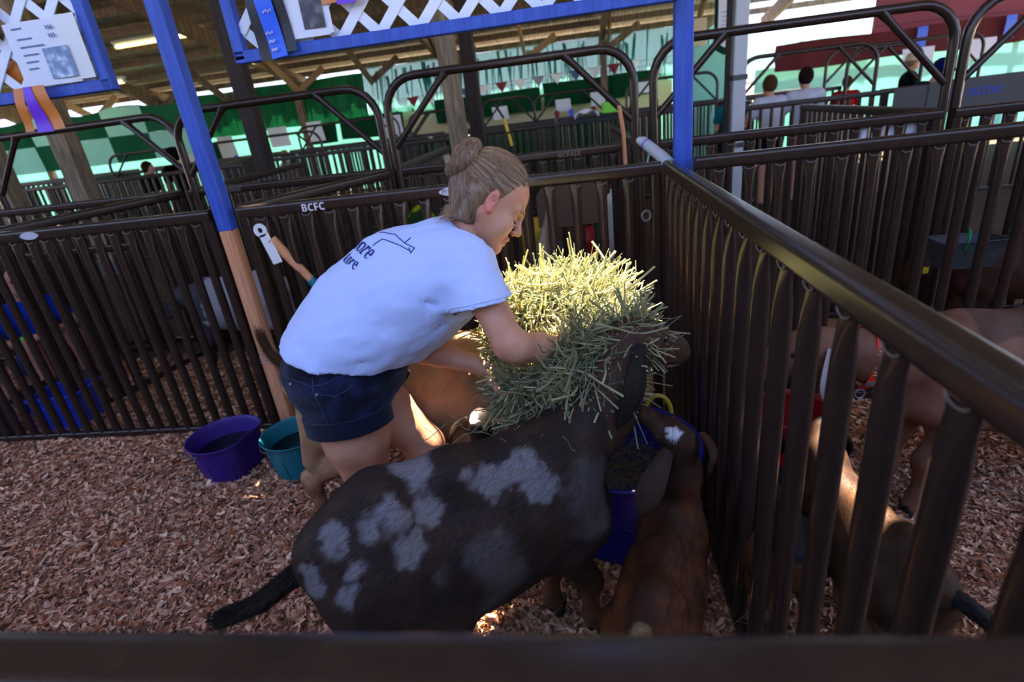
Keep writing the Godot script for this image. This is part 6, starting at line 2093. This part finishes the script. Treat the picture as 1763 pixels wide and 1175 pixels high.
func build_props() -> void:
	tub("purple feed tub on the shavings, left of the teal tub", Vector3(-2.165, 0.0, 0.36), M.tub_purple, 0.172, 0.215, 0.15, true)
	tub("teal feed tub on the shavings, between the purple tub and the tan doe's hind leg", Vector3(-1.80, 0.0, 0.355), M.tub_teal, 0.162, 0.205, 0.3, true)
	# the big blue tub the goats eat from
	var bt := thing("hay_tub", "big round blue plastic tub of hay scraps in front of the bars", "tub", Vector3(-0.29, 0, 0.80))
	var g := Geo.new()
	g.lathe([Vector2(0.0, 0.004), Vector2(0.215, 0.004), Vector2(0.222, 0.012), Vector2(0.258, 0.33), Vector2(0.264, 0.352), Vector2(0.272, 0.356), Vector2(0.272, 0.366), Vector2(0.262, 0.369), Vector2(0.255, 0.362), Vector2(0.248, 0.33), Vector2(0.213, 0.02), Vector2(0.0, 0.014)], 56)
	obj("shell", g, M.tub_blue, bt)
	for s in [0, 1]:
		var h := Geo.new()
		var pts := []
		for k in 13:
			var an := PI * k / 12.0
			pts.append(Vector3(0.262 * cos(-0.95 + PI * s) + cos(an) * 0.05, 0.345 + sin(an) * 0.085, 0.262 * sin(-0.95 + PI * s)))
		h.tube(pts, 0.009, 8, Vector3.BACK)
		obj("rope_handle", h, M.rope_yellow, bt)
	# red bucket in the right pen
	var rb := thing("bucket", "red plastic bucket with a wire handle behind the bars in the right pen", "bucket", Vector3(0.40, 0, 0.50))
	g = Geo.new()
	g.lathe([Vector2(0.0, 0.004), Vector2(0.115, 0.004), Vector2(0.12, 0.012), Vector2(0.15, 0.27), Vector2(0.158, 0.28), Vector2(0.158, 0.292), Vector2(0.148, 0.292), Vector2(0.143, 0.27), Vector2(0.112, 0.02), Vector2(0.0, 0.014)], 36)
	obj("shell", g, M.bucket_red, rb)
	g = Geo.new()
	var bp := []
	for k in 15: bp.append(Vector3(cos(PI * k / 14.0) * 0.16, 0.265 - sin(PI * k / 14.0) * 0.09, sin(PI * k / 14.0) * 0.13))
	g.tube(bp, 0.003, 6)
	obj("bail_handle", g, M.galvanised, rb)
	# blue crate in the left pen
	var cr := thing("crate", "bright blue plastic storage bin behind the left fence", "bin", Vector3(-3.60, 0, -0.22), 0.15)
	g = Geo.new()
	for q in [[Vector3(0, 0.01, 0), Vector3(0.26, 0.012, 0.20), 0.0], [Vector3(-0.135, 0.115, 0), Vector3(0.010, 0.22, 0.23), 0.08], [Vector3(0.135, 0.115, 0), Vector3(0.010, 0.22, 0.23), -0.08]]:
		g.box(q[0], q[1], 0.003, Basis(Vector3.BACK, q[2]))
	for z in [-1.0, 1.0]: g.box(Vector3(0, 0.115, 0.107 * z), Vector3(0.28, 0.22, 0.010), 0.003, Basis(Vector3.RIGHT, 0.06 * z))
	obj("shell", g, M.crate_blue, cr)
	g = Geo.new()
	for z in [-1.0, 1.0]:
		g.box(Vector3(0, 0.225, 0.118 * z), Vector3(0.31, 0.018, 0.022), 0.004)
		g.box(Vector3(0, 0.155, 0.114 * z), Vector3(0.295, 0.012, 0.012), 0.003)
	for x in [-1.0, 1.0]: g.box(Vector3(0.15 * x, 0.225, 0), Vector3(0.022, 0.018, 0.25), 0.004)
	obj("rim", g, M.crate_blue, cr)
	# black rubber pan and dark boards
	var pan := thing("rubber_pan", "low black rubber pan beyond the blue bin", "pan", Vector3(-4.0, 0, -0.52))
	g = Geo.new()
	g.lathe([Vector2(0.0, 0.01), Vector2(0.20, 0.01), Vector2(0.25, 0.10), Vector2(0.262, 0.112), Vector2(0.25, 0.116), Vector2(0.235, 0.10), Vector2(0.19, 0.025), Vector2(0.0, 0.022)], 32)
	obj("shell", g, M.black, pan)
	var pst := thing("wooden_post", "short orange wooden post foot at the picture's left edge", "post", Vector3(-4.05, 0, -0.07))
	g = Geo.new()
	g.box(Vector3(0, 0.2, 0), Vector3(0.09, 0.4, 0.06), 0.004)
	obj("shaft", g, M.bare_wood, pst)
	var dp := thing("wide_post", "wide dark post beside the orange post foot, in front of the blue bin", "post", Vector3(-3.9, 0, -0.06))
	g = Geo.new()
	g.box(Vector3(0, 0.55, 0), Vector3(0.13, 1.1, 0.05), 0.005)
	obj("shaft", g, M.dark_timber, dp)
	# grey trough hooked on the far side of the right fence
	var tr := thing("feed_trough", "grey metal feed trough hooked by green loops on the right fence", "trough", Vector3(1.33, 0.60, -0.16))
	g = Geo.new()
	g.face([Vector3(-0.13, 0.13, -0.075), Vector3(0.13, 0.13, -0.075), Vector3(0.105, 0, -0.04), Vector3(-0.105, 0, -0.04)])
	g.face([Vector3(-0.13, 0.13, 0.075), Vector3(0.13, 0.13, 0.075), Vector3(0.105, 0, 0.04), Vector3(-0.105, 0, 0.04)])
	g.face([Vector3(-0.13, 0.13, -0.075), Vector3(-0.13, 0.13, 0.075), Vector3(-0.105, 0, 0.04), Vector3(-0.105, 0, -0.04)])
	g.face([Vector3(0.13, 0.13, -0.075), Vector3(0.13, 0.13, 0.075), Vector3(0.105, 0, 0.04), Vector3(0.105, 0, -0.04)])
	g.face([Vector3(-0.105, 0, -0.04), Vector3(0.105, 0, -0.04), Vector3(0.105, 0, 0.04), Vector3(-0.105, 0, 0.04)])
	g.tube([Vector3(-0.13, 0.13, -0.075), Vector3(0.13, 0.13, -0.075), Vector3(0.13, 0.13, 0.075), Vector3(-0.13, 0.13, 0.075), Vector3(-0.13, 0.13, -0.075)], 0.004, 6)
	obj("pan", g, M.grey_metal, tr)
	for x in [-0.05, 0.12]:
		g = Geo.new()
		var pts := []
		for k in 11:
			var an := PI * 1.35 * k / 10.0
			pts.append(Vector3(x + 0.012 * cos(an), 0.16 + 0.032 * sin(an), 0.085 - 0.03 * cos(an)))
		pts.append(Vector3(x, 0.10, 0.082))
		g.tube(pts, 0.0045, 6)
		obj("green_hook", g, M.rope_green, tr)
	# sticks leaning on panels
	for q in [["thick worn wooden stick with a dark hollow end leaning behind the hay", Vector3(-0.51, 1.068, -0.07), Vector3(-0.565, 0.90, -0.075), Vector3(-0.60, 0.30, -0.16), 0.019, 0.034],
		["wooden broom handle showing behind the girl's bun", Vector3(-1.055, 1.315, -0.5), Vector3(-1.03, 1.16, -0.5), Vector3(-0.93, 0.4, -0.42), 0.018, 0.02],
		["slim wooden stake standing at the second-row panel by the corner", Vector3(-0.105, 1.44, -1.15), Vector3(-0.085, 1.3, -1.15), Vector3(-0.05, 0.2, -1.12), 0.012, 0.012]]:
		var o := thing("wooden_stick", q[0], "stick", Vector3(q[3].x, 0, q[3].z))
		var b: Vector3 = o.position
		g = Geo.new()
		g.tube([q[1] - b, (q[1] as Vector3).lerp(q[2], 0.5) - b, q[2] - b, q[3] - b], [q[4], q[4] * 1.02, q[5], q[5]], 12)
		obj("shaft", g, M.bare_wood if q[4] < 0.015 else M.post_timber, o)
		if q[4] > 0.015:
			g = Geo.new()
			g.tube([q[1] - b + Vector3(0, 0.0005, 0), q[1] - b + Vector3(0.0003, 0.0035, 0)], q[4] * 0.72, 12)
			obj("dark_end", g, M.charcoal, o)
	# grey pipe end with straps, white in the sun, behind the fence corner
	var gp := thing("pipe_rail", "grey pipe end tied with a purple strap and blue cord behind the fence corner", "pipe", Vector3(-0.06, 0, -0.35))
	g = Geo.new()
	g.tube([Vector3(-0.015, 1.285, -0.06), Vector3(0.0, 1.28, -0.02), Vector3(0.055, 1.225, 0.18), Vector3(0.075, 1.20, 0.27)], [0.016, 0.024, 0.026, 0.026], 14)
	obj("pipe", g, M.steel_white, gp)
	g = Geo.new()
	g.tube([Vector3(-0.012, 1.27, -0.05), Vector3(-0.012, 0.0, -0.05)], 0.020, 12)
	obj("upright", g, M.brown_paint, gp)
	g = Geo.new()
	var d := Vector3(0.055, -0.055, 0.2).normalized()
	g.tube([Vector3(0.012, 1.268, 0.02), Vector3(0.012, 1.268, 0.02) + d * 0.012], 0.0262, 14)
	obj("purple_strap", g, M.ribbon_purple, gp)
	g = Geo.new()
	g.tube([Vector3(0.03, 1.262, 0.09), Vector3(0.012, 1.235, 0.11), Vector3(0.0, 1.19, 0.11), Vector3(0.004, 1.15, 0.11)], 0.004, 6)
	obj("blue_cord", g, M.pale_cloth, gp)
	# things stored beyond the second row
	var tb := thing("folding_table", "dark narrow table behind the second row with papers and a lime green box on it", "table", Vector3(-0.12, 0, -3.5))
	g = Geo.new()
	g.box(Vector3(0, 1.30, 0), Vector3(0.62, 0.05, 0.30), 0.006)
	obj("table_top", g, M.charcoal, tb)
	for x in [-0.27, 0.27]:
		g = Geo.new()
		g.tube([Vector3(x, 1.28, 0.1), Vector3(x, 0.0, 0.1)], 0.014, 8)
		obj("leg", g, M.charcoal, tb)
	g = Geo.new()
	g.box(Vector3(0.0, 1.395, -3.5), Vector3(0.16, 0.10, 0.14), 0.006)
	tag(obj("lime_box", g, M.lime), "lime green box on the dark table by the arch's right leg", "box")
	g = Geo.new()
	g.sheet(func(a: float, b: float): return Vector3(-0.36 + a * 0.24, 1.335 + 0.055 * sin(a * PI) + 0.02 * sin(b * 7.0 + a * 9.0), -3.6 + b * 0.2), 12, 8, 0.004)
	tag(obj("paper_heap", g, M.paper), "crumpled white papers left of the lime green box", "paper")
	var yt := thing("yellow_tool", "yellow and black tool handle hung on a far arch right of the dark timber post", "tool", Vector3(-1.0, 0, -3.0))
	g = Geo.new()
	g.tube([Vector3(-0.012, 1.42, 0), Vector3(0.012, 1.30, 0)], 0.016, 8)
	g.tube([Vector3(0.017, 1.28, 0), Vector3(0.036, 1.17, 0)], 0.014, 8)
	obj("yellow_grip", g, M.yellow, yt)
	g = Geo.new()
	g.tube([Vector3(-0.09, 1.56, 0), Vector3(-0.012, 1.42, 0), Vector3(0.036, 1.17, 0), Vector3(0.15, 0.0, 0)], 0.011, 8)
	obj("shaft", g, M.black, yt)
	var ys := thing("feed_sack", "yellow and green printed feed sack behind the middle panel left of the girl's head", "sack", Vector3(-1.36, 0, -0.9))
	var S := Body.new()
	S.ell(Vector3(0, 0.52, 0), Vector3(0.17, 0.50, 0.10), 0.02)
	var sg := Geo.new()
	var nz := FastNoiseLite.new()
	nz.frequency = 5.0
	Body.net(S.field(0.02, nz, 0.02), sg, func(p: Vector3, _n: Vector3): return lin(0.50, 0.52, 0.08) if nz.get_noise_3dv(p * 1.3) > -0.1 else lin(0.12, 0.20, 0.10))
	obj("sack_body", sg, M.tinted_cloth, ys)
	var cb := thing("cardboard_box", "brown rounded chair back behind the middle panel right of the girl's head", "chair", Vector3(-0.44, 0, -0.75))
	g = Geo.new()
	g.sheet(func(a: float, b: float):
		var x := (a - 0.5) * 0.36
		return Vector3(x, 0.84 + b * 0.26 * (1.0 - pow(absf(x) / 0.24, 4.0)), 0.04 * cos(x * 7.0)), 16, 8, 0.02)
	obj("back", g, M.cardboard, cb)
	for x in [-0.15, 0.15]:
		g = Geo.new()
		g.tube([Vector3(x, 0.9, 0), Vector3(x, 0, 0.02)], 0.012, 8)
		obj("leg", g, M.black, cb)
	# blurred gear behind the second row at the centre
	for q in [["blue_jug", "flag_blue", Vector3(-0.62, 0, -2.0), 0.5, "blue jug standing behind the second-row panel"], ["white_bucket", "white_plastic", Vector3(-0.1, 0, -1.9), 0.85, "white bucket stacked behind the stencilled second-row panel"], ["red_jug", "bucket_red", Vector3(-0.32, 0, -1.75), 0.62, "red jug behind the stencilled second-row panel"], ["yellow_jug", "yellow", Vector3(-0.72, 0, -1.6), 0.75, "yellow jug behind the second-row panel beside the girl's hair"], ["red_cooler", "bucket_red", Vector3(0.55, 0, -2.2), 0.9, "red cooler behind the second row, right of the right blue post"], ["blue_bin", "crate_blue", Vector3(0.05, 0, -2.4), 0.8, "blue bin behind the fence corner"]]:
		var o := thing(q[0], q[4], "container", q[2])
		g = Geo.new()
		var h: float = q[3]
		g.lathe([Vector2(0.0, 0.004), Vector2(0.085, 0.004), Vector2(0.095, 0.02), Vector2(0.10, h - 0.12), Vector2(0.085, h - 0.07), Vector2(0.035, h - 0.03), Vector2(0.035, h), Vector2(0.0, h)], 20)
		obj("shell", g, M[q[1]], o)
		g = Geo.new()
		g.lathe([Vector2(0.0, h + 0.001), Vector2(0.04, h + 0.001), Vector2(0.04, h + 0.025), Vector2(0.0, h + 0.027)], 16)
		obj("lid", g, M.black if q[1] != "white_plastic" else M.flag_red, o)

# ---------------------------------------------------------------- hay and shavings
func stalk(seed_: int) -> ArrayMesh:
	# one bent stalk about 1 long: flat ribbon with a crease and a kink
	var r := RandomNumberGenerator.new()
	r.seed = seed_
	var g := Geo.new()
	var pts := [Vector3.ZERO]
	var d := Vector3.RIGHT
	var n := 6
	for i in n:
		d = (d + Vector3(0, r.randfn() * 0.22, r.randfn() * 0.22)).normalized()
		if seed_ % 3 == 0 and i == 3: d = (d + Vector3(0, 0.7, 0.4)).normalized()
		pts.append(pts[-1] + d / n)
	var w := 0.0075 if seed_ % 2 == 0 else 0.0125
	g.tube(pts, w, 3 if seed_ % 2 == 0 else 4, Vector3.UP, Vector2(1.0, 0.35), false)
	return g.mesh()

func build_hay() -> void:
	var hay := thing("hay", "big loose heap of pale green hay between the girl's hands and the goats", "hay", Vector3(-0.45, 0, 1.0))
	var kinds := []
	for k in 8: kinds.append(stalk(k + 1))
	var xs := []
	var cs := []
	for k in 8: xs.append([]); cs.append([])
	# lumps of hay: centre, radii, share, mean direction
	var lumps := [[Vector3(-0.50, 0.92, 0.86), Vector3(0.19, 0.09, 0.14), 2700, Vector3(0.6, 0.1, 0.3)], [Vector3(-0.36, 0.90, 0.88), Vector3(0.11, 0.09, 0.12), 1600, Vector3(0.5, 0.1, -0.4)], [Vector3(-0.61, 0.86, 0.92), Vector3(0.06, 0.08, 0.07), 900, Vector3(-0.6, 0.1, 0.4)], [Vector3(-0.42, 0.97, 0.82), Vector3(0.14, 0.06, 0.08), 260, Vector3(0.3, 0.9, 0.3)],
		[Vector3(-0.50, 0.755, 1.03), Vector3(0.155, 0.11, 0.09), 2500, Vector3(0.5, -0.3, 0.3)], [Vector3(-0.38, 0.85, 1.10), Vector3(0.11, 0.09, 0.07), 1500, Vector3(0.6, 0.3, 0.2)], [Vector3(-0.485, 0.69, 1.03), Vector3(0.13, 0.09, 0.07), 1500, Vector3(0.2, -0.9, 0.2)], [Vector3(-0.60, 0.72, 1.0), Vector3(0.05, 0.09, 0.05), 500, Vector3(-0.1, -0.9, 0.1)], [Vector3(-0.40, 0.80, 1.16), Vector3(0.10, 0.06, 0.055), 1100, Vector3(0.2, -0.8, 0.3)], [Vector3(-0.52, 0.69, 1.06), Vector3(0.14, 0.07, 0.05), 800, Vector3(-0.1, -0.9, 0.1)], [Vector3(-0.425, 0.86, 1.055), Vector3(0.065, 0.05, 0.05), 420, Vector3(0.6, 0.1, 0.3)], [Vector3(-0.29, 0.925, 1.12), Vector3(0.06, 0.035, 0.05), 420, Vector3(0.8, 0.2, 0.3)]]
	for l in lumps:
		for i in l[2]:
			var r := pow(rng.randf(), 0.45)
			var u := Vector3(rng.randfn(), rng.randfn(), rng.randfn()).normalized()
			var p: Vector3 = l[0] + (u * r) * l[1]
			var d: Vector3 = (l[3] * 0.8 + u * 0.22 + Vector3(rng.randfn(), rng.randfn() * 0.6, rng.randfn()) * 0.75).normalized()
			var len_ := rng.randf_range(0.06, 0.19) if rng.randf() < 0.88 else rng.randf_range(0.19, 0.28)
			var k := rng.randi() % 8
			var y := Vector3(rng.randfn(), rng.randfn(), rng.randfn()).normalized()
			y = (y - d * y.dot(d)).normalized()
			var th := rng.randf_range(0.13, 0.30)
			xs[k].append(Transform3D(Basis(d * len_, y * th, d.cross(y) * th), p - d * len_ * 0.5 - hay.position))
			var t := rng.randf()
			var c := lin(0.72, 0.71, 0.54).lerp(lin(0.88, 0.84, 0.64), t) if rng.randf() < 0.7 else lin(0.54, 0.58, 0.44).lerp(lin(0.66, 0.68, 0.54), t)
			cs[k].append(c)
	for k in 8: swarm("hay_stalks", kinds[k], M.hay, xs[k], cs[k], hay)
	# long stray stems that stand out one by one
	var sg := Geo.new()
	for q in [[Vector3(-0.33, 0.90, 1.20), Vector3(-0.30, 0.80, 1.26), Vector3(-0.262, 0.70, 1.30), 0.0042], [Vector3(-0.40, 0.86, 1.20), Vector3(-0.345, 0.84, 1.24), Vector3(-0.30, 0.85, 1.24), 0.002], [Vector3(-0.55, 0.74, 1.08), Vector3(-0.60, 0.69, 1.10), Vector3(-0.625, 0.645, 1.10), 0.0035], [Vector3(-0.47, 0.84, 1.14), Vector3(-0.42, 0.80, 1.18), Vector3(-0.37, 0.76, 1.19), 0.0028], [Vector3(-0.66, 0.70, 1.05), Vector3(-0.62, 0.73, 1.05), Vector3(-0.56, 0.76, 1.04), 0.003]]:
		sg.tint = lin(0.60, 0.62, 0.46)
		sg.tube([q[0] - hay.position, q[1] - hay.position, q[2] - hay.position], [q[3], q[3], q[3] * 0.6], 4, Vector3.UP, Vector2(1, 0.4))
	sg.tint = Color.WHITE
	obj("long_stem", sg, M.hay, hay)
	# scraps in the blue tub
	var tx := []
	var tc := []
	for i in 900:
		var a := rng.randf() * TAU
		var r := sqrt(rng.randf()) * 0.22
		var d := Vector3(rng.randfn(), rng.randfn() * 0.25, rng.randfn()).normalized()
		var l := rng.randf_range(0.04, 0.14)
		var y := (Vector3.UP - d * d.y).normalized()
		tx.append(Transform3D(Basis(d * l, y * 0.18, d.cross(y) * 0.18), Vector3(-0.29 + cos(a) * r, 0.19 + rng.randf() * 0.05, 0.80 + sin(a) * r)))
		tc.append(lin(0.46, 0.44, 0.28).lerp(lin(0.66, 0.56, 0.34), rng.randf()))
	var sc := swarm("hay_scraps", kinds[3], M.hay, tx, tc)
	tag(sc, "short hay scraps filling the bottom of the big blue tub", "hay")
	# loose bits dropped on the doe's back and the ground
	tx = []; tc = []
	for i in 26:
		var p := Vector3(-0.62 + rng.randfn() * 0.10, 0.735, 1.30 + rng.randfn() * 0.05)
		var d := Vector3(rng.randfn(), 0.05 * rng.randfn(), rng.randfn()).normalized()
		var l := rng.randf_range(0.03, 0.09)
		tx.append(Transform3D(Basis(d * l, Vector3.UP * 0.10, d.cross(Vector3.UP) * 0.10), p))
		tc.append(lin(0.70, 0.68, 0.50))
	for i in 240:
		var p := Vector3(rng.randf_range(-1.0, -0.05), 0.03, rng.randf_range(0.75, 1.5))
		var d := Vector3(rng.randfn(), 0.1 * rng.randfn(), rng.randfn()).normalized()
		var l := rng.randf_range(0.04, 0.13)
		tx.append(Transform3D(Basis(d * l, Vector3.UP * 0.14, d.cross(Vector3.UP) * 0.14), p))
		tc.append(lin(0.52, 0.48, 0.32).lerp(lin(0.70, 0.64, 0.44), rng.randf()))
	sc = swarm("loose_hay", kinds[0], M.hay, tx, tc)
	tag(sc, "loose hay bits dropped on the doe's back and the ground round the blue tub", "hay")

func build_shavings() -> void:
	# wood shavings: thin curled chips of several shapes strewn over the bedding
	var kinds := []
	for k in 6:
		var r := RandomNumberGenerator.new()
		r.seed = 50 + k
		var g := Geo.new()
		var curl := r.randf_range(-0.7, 0.9)
		var wid := r.randf_range(0.25, 0.6)
		var sk := r.randf_range(-0.3, 0.3)
		g.sheet(func(a: float, b: float):
			var x: float = a - 0.5
			var w: float = wid * (0.55 + 0.45 * sin(PI * clampf(a * 0.9 + 0.1, 0, 1)))
			return Vector3(x, curl * x * x * 0.8 + 0.08 * sin(b * 4.0 + k), (b - 0.5) * w + sk * x + 0.05 * sin(a * 9.0 + k)), 4, 2)
		kinds.append(g.mesh())
	var xs := []
	var cs := []
	for k in 6: xs.append([]); cs.append([])
	var tones := [lin(0.76, 0.54, 0.41), lin(0.88, 0.68, 0.54), lin(0.66, 0.45, 0.33), lin(0.93, 0.77, 0.62), lin(0.72, 0.43, 0.28), lin(0.50, 0.35, 0.26)]
	# [x0, x1, z0, z1, how many, chip size]
	var zones := [[-3.2, -0.0, 0.55, 1.9, 52000, 0.027], [-4.4, 0.0, -0.1, 0.6, 26000, 0.029], [0.03, 1.6, 0.3, 1.9, 22000, 0.024], [0.05, 2.4, -0.8, 0.3, 9000, 0.03], [-5.6, -1.6, -1.15, -0.1, 17000, 0.032]]
	for z in zones:
		for i in z[4]:
			var x := rng.randf_range(z[0], z[1])
			var zz := rng.randf_range(z[2], z[3])
			var sz: float = z[5] * rng.randf_range(0.45, 1.5)
			var b := Basis(Vector3.UP, rng.randf() * TAU) * Basis(Vector3.RIGHT, rng.randfn() * 0.42) * Basis(Vector3.BACK, rng.randfn() * 0.38)
			var k := rng.randi() % 6
			xs[k].append(Transform3D(b.scaled(Vector3.ONE * sz), Vector3(x, bed(x, zz) + rng.randf_range(0.001, 0.018), zz)))
			var c: Color = tones[[0, 0, 1, 1, 1, 2, 2, 3, 4, 5][rng.randi() % 10]]
			var v := rng.randf_range(0.8, 1.15)
			cs[k].append(Color(c.r * v, c.g * v, c.b * v))
	var o := thing("wood_shavings", "loose pinkish wood shavings strewn thickly over the pen floors", "bedding", Vector3.ZERO)
	for k in 6: swarm("shaving_chips", kinds[k], M.chip, xs[k], cs[k], o)
